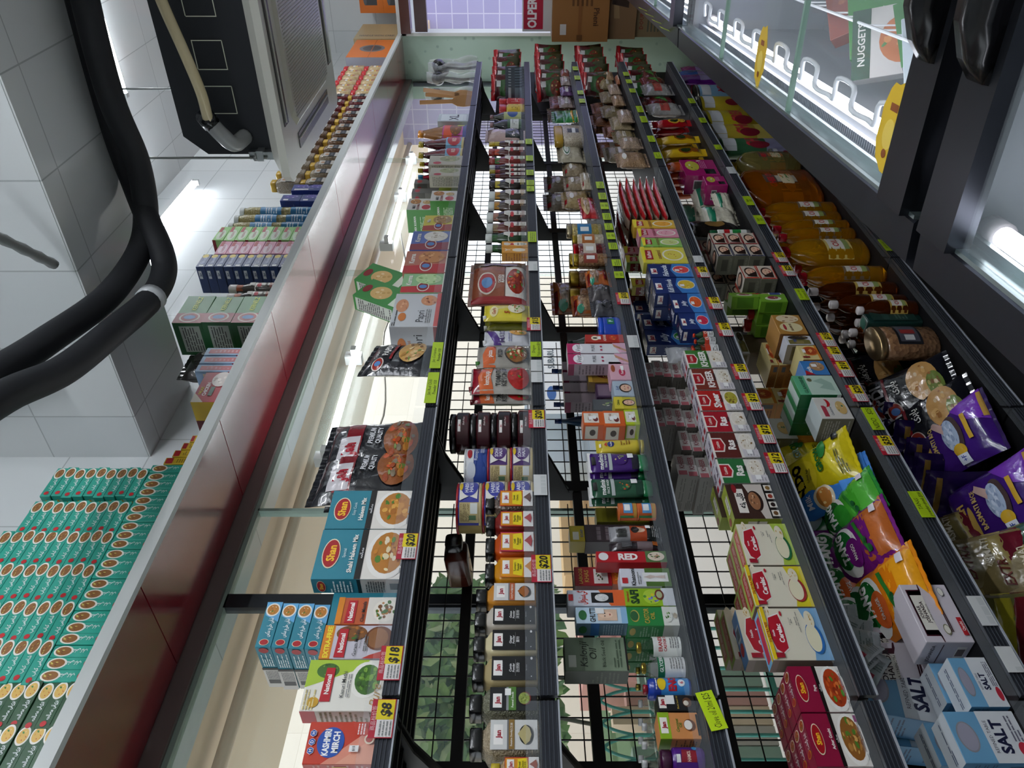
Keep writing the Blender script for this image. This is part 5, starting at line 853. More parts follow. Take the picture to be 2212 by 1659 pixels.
gl = lambda: carton('dessert_mix_box','box',.085,.15,.03,'8E8A86',[('R',0,0,.5,1,'B9B6B4'),('R',.0,.1,.2,.9,'A85A62'),('T','KHEER',.6,.5,.5,'7A3A42',{'mw':.6})],[('R',0,0,1,1,'7E7A74'),('L',.05,.2,.9,.8,4,'56524C')],[('R',0,0,1,1,'A8A49E')])
col = ['nearest the porridge','second along','third along','fourth along','beside the jelly boxes']
for c_, (py, n_) in enumerate(((1010, 7), (955, 6), (905, 8), (858, 9), (800, 9))):
    x, _ = at(1460, py, 1.54)
    for j in range(n_): place('gl', gl, 'grey pudding box lying flat, %s from the bottom, pile %s' % (ORD[j], col[c_]), 'grey pudding boxes lying in piles', (x+.004*((j*3) % 4), 1.535+.004*(j % 3), ZS[4]+.001+j*.0306), (0,0,R_(((j*7) % 5)-2)))
def janb(nm, cs, c='1A2E6A'): return lambda w,d,H: carton('jelly_box','box',w,d,H,c,[('P',[(0,.0),(1,.0),(1,.42),(.5,.5),(0,.4)],'3A7AC0'),('E',.55,.25,.3,.2,'D8E4F0'),('F',.55,.25,.27,.18,cs,8),('R',.2,.82,.62,.96,'F2F0EC'),('T','Jan',.41,.89,.1,'A01A2C',{'b':.05,'mw':.36}),('T',nm,.45,.64,.13,'DCE4F2',{'sh':.2,'mw':.85,'b':.03}),('R',.4,.3,.55,.4,'EEEEEE')],[('R',.2,.82,.8,.94,'F2F0EC'),('T','Jan',.5,.88,.08,'A01A2C'),('T',nm,.5,.62,.07,'9AA8C8',{'mw':.8})],[('R',0,0,1,1,'101C46'),('T','Jan',.2,.5,.5,'E8E4F0'),('F',.7,.5,.2,.4,['101C46']+cs,4)])
PK = ['C82A4A','E04A6A','A81A36']; YL = ['D8B83A','F0D870','C9962A']
I(4, 711, 676, 1475, janb('Jelly', PK), 'dark blue jelly box with a raspberry jelly, in the front row', .06); 
I(4, 675, 634, 1458, janb('Jelly', ['D85A2A','E8783A','C04A1E']), 'dark blue jelly box with an orange jelly', .06)
I(4, 633, 600, 1417, janb('Kulfi Falooda', YL), 'tall dark blue dessert box with a cream yellow pudding', .06, deep=2)
I(4, 598, 570, 1406, janb('Falooda', ['E04A4A','F0D8D0','C02A3A']), 'tall dark blue dessert box with a red-topped pudding', .06, deep=2)
I(4, 745, 712, 1399, janb('Jelly', ['3FA83A','5AC04A','2A8A2E']), 'dark blue jelly box with a green jelly, raised behind the red-capped bottles', .05, Y=1.62)
I(4, 711, 679, 1391, janb('Jelly', PK), 'dark blue jelly box with a red jelly, raised at the back', .05, Y=1.62)
for i in range(3): I(4, 675-i*24, 653-i*24, 1372, janb('Falooda', YL), 'small dark blue dessert box at the back near the window, %s' % ORD[i], .04, Y=1.68)
oilb = bottle('1E3A1E','B5381E',[('R',0,.6,1,1,'C2402A'),('T','OIL',.5,.8,.3,'F0E8E0',{'mw':.4}),('L',.2,.1,.8,.5,3,'5A5A5A')],(.05,.55),'D8DADA',None,'p',ribs=True)
I(4, 756, 738, 1500, bottle('C0C8C0','B5381E',[('R',0,.6,1,1,'C2402A'),('L',.2,.1,.8,.5,3,'5A5A5A')],(.05,.55),'D8DADA',None,'g'), 'clear oil bottle with an orange-red cap', .035)
I(4, 736, 724, 1503, oilb, 'dark green oil bottle with a red cap, front', .03); I(4, 722, 712, 1500, oilb, 'dark green oil bottle with a red cap, farther', .03); I(4, 752, 738, 1497, oilb, 'dark oil bottle with a red cap behind the clear one', .03, Y=1.5)
I(4, 776, 742, 1454, bagm('plastic_bag','C9CCD2',[('F',.5,.5,.3,.3,['C9CCD2','E8EAEE','9A9EA8'],8)],seal=.05), 'crumpled white plastic bag beside the rice pudding boxes', .04, Y=1.56)
def cust(c, cs, ex=''): return lambda w,d,H: carton('custard_box','box',w,d,H,c,[('E',.5,.3,.36,.24,'F0ECE0'),('E',.5,.3,.3,.2,cs[0]),('F',.5,.3,.22,.14,cs,5),('R',.2,.76,.8,.92,'A81A26'),('T','Rafhan',.5,.84,.09,'F4ECE8',{'mw':.55}),('T','custard',.5,.62,.1,'8A2A3A',{'b':.0,'mw':.8}),('P',[(0,.94),(1,.9),(1,1),(0,1)],'E8D83A')],[('R',.1,.7,.9,.92,'8A1A26'),('T','Rafhan',.5,.8,.1,'E0D8D0'),('T','custard',.5,.58,.09,'6A5A3A',{'b':0}),('E',.5,.3,.25,.14,cs[0])])
I(4, 568, 534, 1391, cust('D8CE4A',['E2D45A','B5401E']), 'yellow custard box in the front row', .05)
I(4, 532, 514, 1390, cust('8AC05A',['C9D88A','A8823A']), 'light green custard box in the front row', .05)
I(4, 512, 494, 1381, cust('D88AA0',['E8A8B8','B52A3A']), 'pink custard box in the front row', .05)
I(4, 492, 475, 1370, cust('D8B03A',['E8A83A','C9822A']), 'golden custard box in the front row', .05)
for i, (py, c, Y, lb) in enumerate(((632,'8A2A32',1.66,'dark red custard box standing at the back'),(610,'C9B83A',1.6,'yellow custard box standing sideways in the rear row'),(560,'9AC06A',1.6,'pale green custard box standing in the rear row'),(540,'D89AAC',1.6,'pink custard box standing in the rear row, nearer'),(520,'D89AAC',1.67,'pink custard box standing farthest back'))):
    x, _ = at(1380, py, Y); place(('cr', c, i), lambda: cust(c, ['E2D45A','B5401E'])(.065, .045, .2 if i else .22), lb, None, (x, Y, ZS[4]+.0005), (0,0,0))
verm = lambda: bag('vermicelli_bag','bag',.44,.13,.034,'B8A08C',[('R',0,.0,1,.16,'A8161E'),('R',0,.5,1,.56,'A8161E'),('L',.05,.2,.95,.48,8,'D8C4B0'),('L',.05,.6,.95,.95,8,'D8C4B0')],seal=.05,sealc='D8CCC4',nsub=(18,8))
xv, _ = at(1400, 420, 1.45)
for i in range(12):
    place('verm', verm, 'clear vermicelli packet with a red stripe, %s from the bottom, %s pile' % (ORD[i % 6], ['front','rear'][i//6]), 'vermicelli packets lying in piles', (xv-.01+.012*((i*5) % 3), 1.45+.15*(i//6)+.004*(i % 3), ZS[4]+.036+(i % 6)*.032), (R_(-90), 0, R_([0,1.2,-1,.6][i % 4])))
pul = ['A88A6A-8A6A4A-160','B5704A-9A5A3A-160','9A8A66-7A6A4A-160','B59A82-8A7A6A-160','A86A42-8A4A2A-160','8A7A5A-A8987A-160']
for i, (yn, yf, xt, Y) in enumerate(((352,322,1346,1.47),(340,310,1320,1.55),(330,300,1300,1.64),(312,290,1350,1.47),(300,276,1335,1.52),(288,266,1315,1.58),(280,250,1296,1.66),(272,246,1330,1.5),(262,240,1290,1.6),(256,230,1345,1.46),(246,222,1310,1.55),(238,216,1290,1.62),(220,200,1330,1.5),(214,192,1306,1.57),(204,184,1290,1.65),(196,176,1322,1.5),(184,166,1303,1.56),(174,158,1335,1.47),(166,150,1312,1.54))):
    I(4, yn, yf, xt, bean('pulses_bag', pul[i*5 % 6], [('R',.2,.45,.75,.62,'C9C0B4')] if i % 3 else [('E',.5,.8,.2,.08,'D8D4CC')]), 'clear bag of %s pulses, %s from the vermicelli' % (['tan','orange','olive','beige','brown','khaki'][i*5 % 6], ORD[i]), .05, Y=Y)

# ---------- fifth shelf: drinks, baking, tea
def loose(mk, key, px, py, Y, z, rot, lb, group=None):
    x, _ = at(px, py, Y); o = place(key, mk, lb, group, (x, Y, z), tuple(R_(a) for a in rot))
    if o.type == 'MESH':
        M = o.rotation_euler.to_matrix(); lo = min((M @ Vector(c)).z for c in o.bound_box) + z; s_ = max([q for q in ZS[1:] if q <= z+.02] or [0])
        if lo < s_ + .001: o.location.z += s_ + .001 - lo
tang = lambda base, c2, oval, nm='MANGO': [('R',.0,.0,1,.42,c2),('E',.5,.38,.7,.14,base),('E',.45,.66,.42,.2,'E2E2DE'),('E',.5,.7,.33,.17,'1E6A2E'),('E',.36,.56,.25,.12,oval),('T','TANG',.52,.72,.12,'F2F2EE',{'b':.05,'sh':.2,'mw':.55}),('T',nm,.36,.56,.05,'E8E0D8',{'mw':.36}),('P',[(.2,.3),(.8,.4),(.8,.45),(.2,.35)],'2E7A2E'),('E',.25,.3,.06,.03,'1E5A2E'),('E',.4,.33,.06,.03,'1E5A2E'),('R',.75,.06,.88,.14,'D8D0D8')]
tg = {'o': lambda: bag('drink_powder_bag','bag',.2,.21,.065,'D87A12',tang('D87A12','E8A01E','D0602A','ORANGE'),sealc='E08A1E'), 'p': lambda: bag('drink_powder_bag','bag',.18,.2,.06,'6A1A6E',tang('6A1A6E','B5622A','6A1A6E'),sealc='7A2A80'), 'g': lambda: bag('drink_powder_bag','bag',.15,.2,.055,'1E7A2A',tang('3F9A2A','4FA83A','2E8A2A',''),sealc='2E8A3A')}
ZB = ZS[5]
loose(tg['o'], 'to', 1985, 1236, 1.43, ZB+.07, (-68,0,-6), 'big orange drink powder bag lying on top of its pile')
for i in range(3): loose(tg['o'], 'to', 1900, 1330-i*44, 1.58+.05*(i % 2), ZB+.004, (-14,0,8*i-10), 'orange drink powder bag in the pile, %s' % ['low and nearest','in the middle','against the mango bags'][i], 'orange drink powder bags in a pile')
for i in range(3): loose(lambda: bag('drink_powder_bag','bag',.09,.13,.04,'B5621A',[('E',.5,.6,.3,.16,'E2E2DE'),('E',.5,.6,.22,.1,'1E3A22'),('T','TANG',.5,.6,.1,'E8E8E4',{'mw':.36})]), 'tos', 1900, 1400+i*30, 1.64, ZB+.002, (-4,0,0), 'small orange drink powder pouch, %s of the three in line' % ORD[i], 'small orange drink powder pouches')
loose(lambda: bag('drink_powder_bag','bag',.17,.24,.05,'D8B01E',[('R',0,0,1,.4,'E0C23A'),('E',.5,.7,.4,.2,'E2E2DE'),('E',.5,.7,.3,.14,'1E5A2E'),('R',.5,.35,.8,.5,'2E7A2E')]), 'ty', 1950, 1225, 1.46, ZB+.04, (-55,0,4), 'yellow pineapple drink powder bag between the purple and orange ones')
loose(tg['p'], 'tp', 1895, 1118, 1.43, ZB+.075, (-66,0,-4), 'purple mango drink powder bag lying on top of the purple pile')
for i in range(2): loose(tg['p'], 'tp', 1850, 1180-i*50, 1.58+.05*(i % 2), ZB+.004, (-14,0,7*i-12), 'purple mango drink powder bag in the pile, %s' % ['lowest and nearest','second','third','hidden under the top one'][i], 'purple drink powder bags in a pile')
loose(tg['g'], 'tg', 1860, 1040, 1.43, ZB+.065, (-66,0,0), 'bright green lemon drink powder bag in front')
for i in range(2): loose(lambda: bag('drink_powder_bag','bag',.14,.25,.07,'0E5A2E',[('E',.5,.6,.3,.2,'8A9A9A')],sealc='0E5A2E'), 'tgd', 1800, 1080-i*34, 1.56, ZB+.01, (-30,0,14), ['dark green drink powder bag behind the bright green one, nearer','dark green drink powder bag behind the bright green one, farther'][i], None)
loose(lambda: bag('milk_powder_bag','bag',.13,.22,.05,'3A7AC8',[('E',.3,.6,.3,.14,'E8D8B8'),('F',.3,.6,.24,.1,['C9823A','E8C88A'],4),('T','Milk',.35,.82,.09,'E8ECF4',{'sh':.2}),('R',0,0,1,.35,'4A8AD8')]), 'mb', 1885, 1005, 1.445, ZB+.03, (-50,0,-8), 'blue milk powder bag tucked under the yellow one')
nido = lambda: bag('milk_powder_bag','bag',.17,.23,.06,'C9B81A',[('P',[(.0,.1),(1,.3),(1,.42),(0,.2)],'D8C83A'),('E',.42,.66,.36,.2,'D8C42A'),('T','NIDO',.42,.74,.14,'1A1A1A',{'b':.06,'mw':.7}),('T','School Age',.42,.6,.035,'2A2A2A',{'b':0}),('T','Nutrition',.42,.555,.035,'2A2A2A',{'b':0}),('T','GROW',.6,.38,.09,'1E6A2E',{'b':.04}),('E',.75,.3,.2,.06,'2E7A3A'),('L',.1,.05,.6,.16,4,'5A5A1A'),('R',.8,.06,.94,.14,'1A1A1A')],sealc='C9B81A')
loose(nido, 'nd', 1790, 962, 1.43, ZB+.08, (-60,0,-10), 'bright yellow milk powder bag lying on top')
for i in range(2): loose(nido, 'nd', 1770, 1010-i*50, 1.57+.04*i, ZB+.004, (-20,0,8-8*i), ['yellow milk powder bag in shadow under the top one, nearer','yellow milk powder bag in shadow under the top one, farther'][i], 'yellow milk powder bags in shadow')
# herbal sachet box, open, with sachets
jo = lambda w,d,H: carton('sachet_box','box',w,d,H,'CFC8D0',[('P',[(0,.62),(.12,.62),(.12,.9),(.88,.9),(.88,.62),(1,.62),(1,.6),(.9,.6),(.9,.92),(.1,.92),(.1,.6),(0,.6)],'4A1E2A'),('R',.2,.62,.8,.88,'E2DED4'),('T','JOHAR',.5,.82,.075,'2A1A1A',{'b':.02}),('T','JOSHANDA',.5,.73,.075,'2A1A1A',{'b':.02}),('T','EXTRA STRENGTH',.5,.64,.035,'2A1A1A',{'b':0}),('R',.16,.36,.84,.38,'3A1A22'),('R',.16,.33,.84,.35,'3A1A22'),('E',.2,.45,.09,.07,'8A8A6A'),('E',.2,.45,.07,.055,'E2DED4'),('E',.85,.2,.08,.06,'8A8A8A'),('E',.85,.2,.07,.05,'E2DED4'),('R',.1,.06,.4,.16,'B5222A'),('T','Qarshi',.25,.11,.06,'F2ECE8',{'mw':.26})],[('T','JOSHANDA',.5,.8,.08,'3A2A2A'),('R',.1,.6,.9,.62,'4A1E2A'),('R',.3,.1,.8,.3,'E8E4E0'),('R',.4,.12,.7,.28,'6A5A5A')])
I(5, 1388, 1262, 2002, lambda w,d,H: jo(w, d, H), 'white herbal sachet box with a maroon frame and silver sachets spilling out', .085)
x, _ = at(2000, 1330, 1.55)
for i in range(14):
    rn = random.Random(i*7+1)
    place('sch', lambda: bag('sachet','sachet',.055,.085,.008,'9AA4A4',[('R',.25,.7,.75,.88,'A83A4A'),('L',.1,.2,.9,.6,5,'6A7A78')],kind='f',seal=.05,nsub=(5,6)), 'silver herbal sachet, %s of the heap in the open box' % ORD[i], 'silver herbal sachets in the open box', (x-.04+rn.uniform(-.05,.05), 1.55-.004+i*.003, ZB+.155+.012*(i % 4)), (R_(rn.uniform(-25,10)), R_(rn.uniform(-50,30)), R_(rn.uniform(-15,15))))
for i in range(2): loose(lambda: jo(.13,.07,.18), 'jo2', 1985, 1415-i*5+i*40, 1.6, ZB+.001, (0,0,-18+0*i), ['closed herbal sachet box behind the open one','closed herbal sachet box farther behind, by the salt'][i], 'closed herbal sachet boxes')
salt = lambda w,d,H: carton('salt_box','box',w,d,H,'6AA0C4',[('E',.5,.8,.3,.14,'8A8A90'),('E',.5,.8,.27,.12,'9A98A8'),('R',0,.0,1,.55,'D4D8DC'),('T','REFINED TABLE',.5,.48,.05,'3A3A4A',{'b':0}),('T','SALT',.5,.34,.16,'1E2240',{'b':.04}),('E',.25,.1,.14,.07,'B5283A'),('L',.4,.05,.9,.2,3,'6A6A7A')],[('R',0,0,1,1,'4F86AC'),('L',.1,.5,.9,.9,10,'2A4A6A'),('R',.2,.1,.8,.35,'3A5A7A')],[('R',0,0,1,1,'C9D0D6'),('L',.1,.4,.9,.6,2,'3A4A6A')])
I(5, 1528, 1420, 2100, salt, 'blue and white salt box in the front row, with the round heap of salt', .06)
I(5, 1520, 1432, 2047, salt, 'blue salt box standing right behind the front one', .06, Y=1.52)
loose(lambda: salt(.14,.07,.19), 'slt', 2000, 1510, 1.60, ZB+.03, (0,12,6), 'salt box tilted forward with its big lettering upside', 'tilted salt boxes')
loose(lambda: salt(.14,.07,.19), 'slt', 1965, 1560, 1.67, ZB+.01, (0,6,2), 'salt box in clear film at the back', None)
I(5, 1650, 1536, 2088, salt, 'blue and white salt box at the very bottom edge of the photo', .065, Y=1.46)
I(5, 1655, 1560, 2035, salt, 'salt box in glossy film behind the one at the bottom edge', .06, Y=1.55)
for i in range(3): loose(lambda: carton('soap_box','box',.08,.07,.06,'1E2A5A',[('P',[(.1,.1),(.9,.9),(.6,.9),(0,.4)],'3A4A8A')]), 'nbx', 1930, 1470+i*2, 1.66, ZB+.001+i*.0605, (0,0,0), 'small navy box behind the salt, %s of the pile' % P3[i], 'navy boxes behind the salt')
# baking goods
gel = lambda w,d,H: carton('gelatine_box','box',w,d,H,'D0CEC8',[('R',.1,.72,.6,.86,'A83A4A'),('T','Gelatine',.35,.6,.09,'5A6A7A',{'b':0,'mw':.6}),('E',.72,.66,.18,.12,'B5222A'),('E',.72,.72,.18,.08,'D0CEC8'),('F',.5,.25,.3,.16,['C9A86A','E0D0A0','1E6A4A'],5)],[('R',0,0,1,1,'8E8A78'),('L',.1,.1,.9,.9,10,'C9C6BA')],[('R',0,0,1,1,'C9D4D4')])
I(5, 905, 858, 1777, gel, 'white gelatine box with a red curl, front row', .09); loose(lambda: gel(.1,.09,.13), 'ge2', 1720, 925, 1.62, ZB+.1, (0,0,0), 'white gelatine box raised at the back by the yellow bag')
loose(lambda: carton('baking_box','box',.11,.1,.099,'A86A1E',[],[('L',.1,.1,.9,.9,8,'7A4A12')]), 'geb', 1720, 925, 1.62, ZB+.0005, (0,0,0), 'orange box carrying the raised gelatine box')
glx = cf('glucose_box','5FAE84',[('R',.0,.0,1,.72,'B9D0C2'),('P',[(.2,.1),(.35,.45),(.5,.3),(.7,.55),(.85,.3),(.6,.1)],'9AB8AA'),('T','GLAXOSE-D',.5,.82,.09,'1E3A2E',{'r':0,'b':.01}),('E',.75,.62,.09,.06,'6A6A4A')],[('R',0,.0,1,1,'1E6A3A'),('R',0,.0,1,.1,'D8E0DA'),('T','Glaxose',.5,.5,.16,'7AB48A',{'mw':.7})],[('R',0,0,1,1,'2E8A4E'),('R',0,.3,1,.9,'C9D8D0')])
def pile(n, mk, key, x, Y, z, h, lbf, group):
    for j in range(n): place(key, mk, lbf(j), group, (x+.002*(j % 2), Y, z+j*(h+.0006)), (0,0,R_((j*5) % 3-1)))
I(5, 853, 811, 1730, glx, 'green and white glucose box', .055, deep=3)
I(5, 810, 779, 1742, cf('baking_box','3A78B8',[('F',.6,.4,.32,.3,['A8805A','C9A882','7A5A3A','D8D0C4'],9),('T','Soda',.35,.78,.16,'E8EEF4',{'b':.03}),('P',[(0,.6),(.3,.95),(0,1)],'B5222A'),('R',.55,.4,.75,.62,'F0F0F0')],[('R',0,0,1,1,'6A4A5A')]), 'blue baking soda box', .1)
bp = cf('baking_box','D8C88A',[('R',0,0,1,.12,'C9822A'),('E',.6,.42,.32,.4,'C9702A'),('E',.6,.42,.26,.34,'A8421E'),('F',.6,.42,.2,.28,['A8421E','C9602A','D89A5A'],8),('E',.6,.42,.08,.1,'D8A05A'),('R',.1,.6,.22,.95,'8A2A2A'),('T','Baking Powder',.35,.8,.09,'4A4A3A',{'b':0,'mw':.6}),('R',.45,.7,.7,.86,'F2F2F2')],[('R',0,0,1,1,'A86E2A'),('L',.1,.15,.6,.85,6,'7A4A1E'),('R',.7,.15,.92,.6,'5A5A5A')],[('R',0,0,1,1,'D8C88A')])
I(5, 777, 746, 1736, bp, 'baking powder box with a red bundt cake, front row', .1)
x1, _ = at(1660, 797, 1.57); x2, _ = at(1660, 745, 1.57); zt = at(1668, 797, 1.57)[1]; hh = (zt-ZB)/4
pile(4, lambda: bp(x2-x1-.01, .1, hh-.001), 'bpl', (x1+x2)/2+.01, 1.565, ZB+.001, hh-.001, lambda j: 'baking powder box, %s from the bottom of the tall pile' % ORD[j], 'baking powder boxes in the tall pile')
x1, _ = at(1640, 850, 1.66)
pile(3, lambda: bp(.09, .08, .09), 'bpb', x1, 1.67, ZB+.001, .0905, lambda j: 'baking powder box, %s of the rear pile by the grey pudding shelf edge' % P3[j], 'baking powder boxes in the rear pile')
ye = cf('yeast_box','C8CAD2',[('P',[(.08,.1),(.08,.9),(.5,.9),(.6,.7),(.6,.3),(.5,.1)],'6A6232'),('R',.14,.35,.4,.65,'8A7A4A'),('T','YEAST',.5,.66,.11,'2A4AA0',{'b':.03,'mw':.5}),('F',.76,.5,.2,.38,['2A2420','6A5A42','A8885A','3A322A'],9)],[('R',0,0,1,1,'8A8078'),('R',.2,.3,.9,.8,'5A4E2E')])
I(5, 764, 716, 1604, ye, 'open yeast box raised at the back, olive badge', .07, Y=1.62, zb=ZB+.14); loose(lambda: carton('baking_box','box',.12,.1,.138,'5A4A3A'), 'yeb', 1640, 742, 1.625, ZB+.0005, (0,0,0), 'dark box under the raised yeast box')
I(5, 745, 725, 1702, ye, 'yeast box in the front row behind the price cards', .08)
bread = cf('baking_box','A87A3A',[('E',.35,.5,.24,.4,'D8CCA0'),('T','BREAD IMPROVER',.35,.5,.09,'6A3A1A',{'mw':.36}),('E',.35,.72,.15,.05,'A8323A'),('F',.78,.5,.2,.4,['D8C8A8','8A6A4A','C9A88A'],8)],[('R',0,0,1,1,'7A4E22')])
I(5, 722, 680, 1686, bread, 'brown bread improver box with a cream badge', .1)
tea = cf('tea_box','6A9A2A',[('E',.4,.5,.25,.3,'D8DCC8'),('F',.5,.5,.2,.2,['8A2A4A','D8E0C0','4F7A2A'],6)],[('R',.1,.2,.9,.8,'4A7A1E')])
for i, (px_, py_, Y, z) in enumerate(((1665,668,1.52,.13),(1680,652,1.49,.13),(1655,690,1.56,.1),(1675,636,1.47,.16),(1640,700,1.6,.06),(1622,716,1.66,.03))): 
    x, _ = at(px_, py_, Y); place('tea', lambda: tea(.055, .05, .1), 'green tea box %s' % ['in the middle of the heap','leaning on the bread box','behind the yeast','highest, under the neon note','low at the back','farthest back, dark label'][i], 'green tea boxes', (x, 1.47+.052*(i % 4), ZB+.0008+(.1008 if i > 3 else 0)), (0,0,R_(4*i)))
hairc = lambda c: cf('hair_colour_box','C9BEB0',[('R',0,.0,1,.06,c),('R',0,.94,1,1,c),('R',.0,.1,.08,.9,c)]+face(.5,.48,.3)+[('P',[(.1,.2),(.5,.15),(.3,.6),(.15,.8)],'2A1A14')],[('R',0,0,1,1,'6A6A5A'),('R',.2,.3,.8,.7,'4A4A3E'),('L',.1,.1,.9,.25,2,'8A8A7A')],[('R',0,0,1,1,'C9C0B4'),('R',0,.85,1,1,c),('E',.5,.45,.34,.4,'2A1A14'),('E',.55,.45,.2,.3,'D8AE96'),('E',.55,.3,.06,.04,'A8402E')])
x1, _ = at(1600, 560, 1.46)
k = 0
for ci, (py, Y, n_, c) in enumerate(((540,1.46,3,'1E2A4A'),(515,1.46,3,'8A1A1E'),(588,1.46,2,'B5301E'),(560,1.57,4,'3A3A32'),(530,1.57,4,'8A1A1E'),(600,1.60,3,'3A3A3A'),(628,1.6,2,'2A2A2A'))):
    x, _ = at(1620, py, Y)
    pile(n_, lambda: hairc(c)(.1, .085, .062), ('hc', c), x, Y+.0005, ZB+.001, .0625, lambda j: 'hair colour box with a woman\'s face, %s from the bottom, %s pile' % (ORD[j], ['navy-edged front','far front','red-edged near front','grey rear','red-edged rear','dark rear','lowest rear'][ci]), 'hair colour boxes in piles')
for i in range(3): x, _ = at(1640, 650-i*2, 1.5); place('rlj', lambda: jar('spice_jar','jar',.055,.055,.12,RT,mat('8A7A5A-A8987A-200','n'),[('R',.1,.1,.9,.9,'3A4A7A')],(.1,.5),'C9C9C0','A81A22',RTL)
    , 'jar with a bright red lid beside the hair colour boxes, %s' % ['front','middle','rear'][i], 'red-lidded jars', (x, 1.47+i*.06, ZB+.0008), (0,0,0))
loose(lambda: jar('cream_tube','tube',.035,.035,.17,[(1,0),(1,.8),(.9,.82)],mat('D8D8D4','p'),[('R',.1,.2,.9,.5,'1E7A3A'),('R',.1,.6,.9,.8,'A81A22')],(.1,.8),'E0E0DC','1E5A3A',[(.9,.82),(.9,.98),(.8,1)]), 'wtb', 1590, 497, 1.47, ZB+.001, (0,0,0), 'white and green tube at the far end of the hair colour boxes')
pnk = lambda w,d,H: carton('tea_bag_brick','pack',w,d,H,'A81E6A',[('R',.1,.1,.4,.4,'1A1A1A'),('F',.6,.7,.3,.2,['C9C04A','E8E0D0','4A4A4A'],4),('L',.45,.3,.9,.5,4,'D880B0')],[('R',.25,.5,.75,.75,'D8D0D4'),('R',.3,.52,.7,.73,'5A5A5A')],kind='f')
I(5, 400, 380, 1480, pnk, 'bright pink brick pack under another, near the rail', .1, H=.1); I(5, 379, 345, 1482, pnk, 'bright pink brick pack on top of the others', .1, Y=1.47)
I(5, 392, 358, 1447, pnk, 'dull pink brick pack standing on end at the back', .06, Y=1.6)
mush = lambda w,d,H: bag('candy_bag','bag',w,H,d,'C0BAA4-DCD8C8-55',[('P',[(0,.75),(1,.6),(1,1),(0,1)],'1E7A5A'),('R',0,.9,1,1,'D8D4C4')] if w > .1 else [],kind='n',seal=.1)
for i, (yn, yf, xt, Y, z, ry) in enumerate(((490,436,1492,1.6,0,-10),(486,440,1540,1.49,0,-16),(446,410,1560,1.47,0,-10),(440,392,1516,1.54,0,4))):
    I(5, yn, yf, xt, mush, ['white mushroom-shaped candy bag with twisted neck, at the back','white candy bag lying towards the rail','white candy bag with green top close to the rail','tall white candy bag with a green and white top'][i], .06, Y=Y, rz=R_(-6))
I(5, 498, 470, 1500, bagm('flour_bag','1E1A18',[('E',.5,.5,.2,.2,'8A6A3A')]), 'dark brown bag under the white candy bags', .05, Y=1.5)
yb = lambda c1, c2: (lambda w,d,H: bag('snack_bag','bag',w,H,d,c1,[('E',.5,.45,.36,.2,c2),('E',.5,.45,.26,.14,'2A3A1A'),('F',.5,.2,.3,.12,[c2,'8A4A1A','4F7A2A'],4)],seal=.16,nsub=(8,10)))
n_ = 0
for r, (c1, c2, nm) in enumerate((('C2521E','E8E0D0','orange and white'),('D8B01E','8A4A12','yellow'),('D8B01E','8A4A12','yellow'),('A8141E','D8A83A','red'))):
    for j in range([5,5,4,4][r]):
        yn = [345,318,290,255][r] - j*5; px = [1440,1420,1430,1412][r] + j*16*0
        x, _ = at(1480, yn-j*3, 1.46+.07*0); place(('yb', r), lambda: yb(c1, c2)(.075, .04, .2-.01*r), '%s snack pouch, %s back from the rail in its row%s' % (nm, ORD[j], ['',', nearer row',', farther row',''][r]), '%s snack pouches' % nm, (at(1480, yn, 1.46)[0] - j*.004, 1.47+j*.05, ZB+.001), (R_(-3),0,R_(6*j-8)))
for i in range(6): I(5, 238-i*14, 216-i*14, 1415-i*4, bean('snack_bag', ['8A8A8A-A8A4A0-60','7A1A1E-5A1216-60','3A2A2A-6A1A1E-60'][i % 3], [('R',.1,.4,.9,.7,'B5504A')] if i % 3 == 0 else [('P',[(.2,.3),(.8,.4),(.6,.8)],'3F8A3A')]), 'crinkled %s snack bag near the far end, %s' % (['silver','dark red','black-red'][i % 3], ORD[i]), .06, Y=1.47+.04*(i % 3))
for i in range(8): I(5, 232-i*12, 212-i*12, 1400-i*3, bean('snack_bag', ['4A1216-7A1A22-60','2A2424-4A3A3A-60'][i % 2], [('R',.1,.2,.9,.5,'2E6A2E')]), 'dark red snack bag in the rear far corner, %s' % ORD[i], .05, Y=1.62+.03*(i % 3))

# ---------- bottom shelf: rice, snacks, oils, tins
Z6 = ZS[6]
rice = lambda: bag('rice_bag','bag',.22,.27,.06,'3A1A6E',[('P',[(.5,0),(1,0),(1,.45),(.6,.2)],'7A3AB8'),('R',.55,.0,.95,.04,'C9A050'),('T','Pansari',.45,.84,.1,'D8B05A',{'b':.04,'mw':.8}),('E',.35,.74,.25,.035,'D8B05A'),('T','BASMATI RICE',.5,.65,.055,'C9A86A',{'b':.03,'mw':.9}),('E',.5,.4,.3,.1,'4A3A3A'),('F',.5,.44,.26,.09,['A8B8D0','C9D4E4','8A9AB8'],26),('E',.22,.4,.1,.07,'C9A02A'),('P',[(.55,.5),(.75,.62),(.85,.6),(.7,.48)],'C9A8A0'),('R',.02,.34,.16,.46,'D8DCE8'),('T','+F',.09,.4,.05,'2A3A8A'),('R',.3,.2,.7,.25,'C9A02A')],seal=.05,sealc='2A1450',nsub=(14,18))
rback = lambda: bag('rice_bag','bag',.16,.2,.05,'24124A',[('R',.3,.15,.7,.6,'5A5450'),('L',.35,.2,.65,.55,6,'3A3634'),('R',.1,.85,.9,.93,'8A6A2A')],seal=.06,nsub=(10,12))
loose(rice, 'rice', 2130, 1030, 1.425, Z6+.01, (-64,0,-12), 'purple rice bag slanted across the front, nearer one')
loose(rice, 'rice', 2110, 893, 1.43, Z6+.01, (-62,0,-14), 'purple rice bag beyond the papri bags, farther front one')
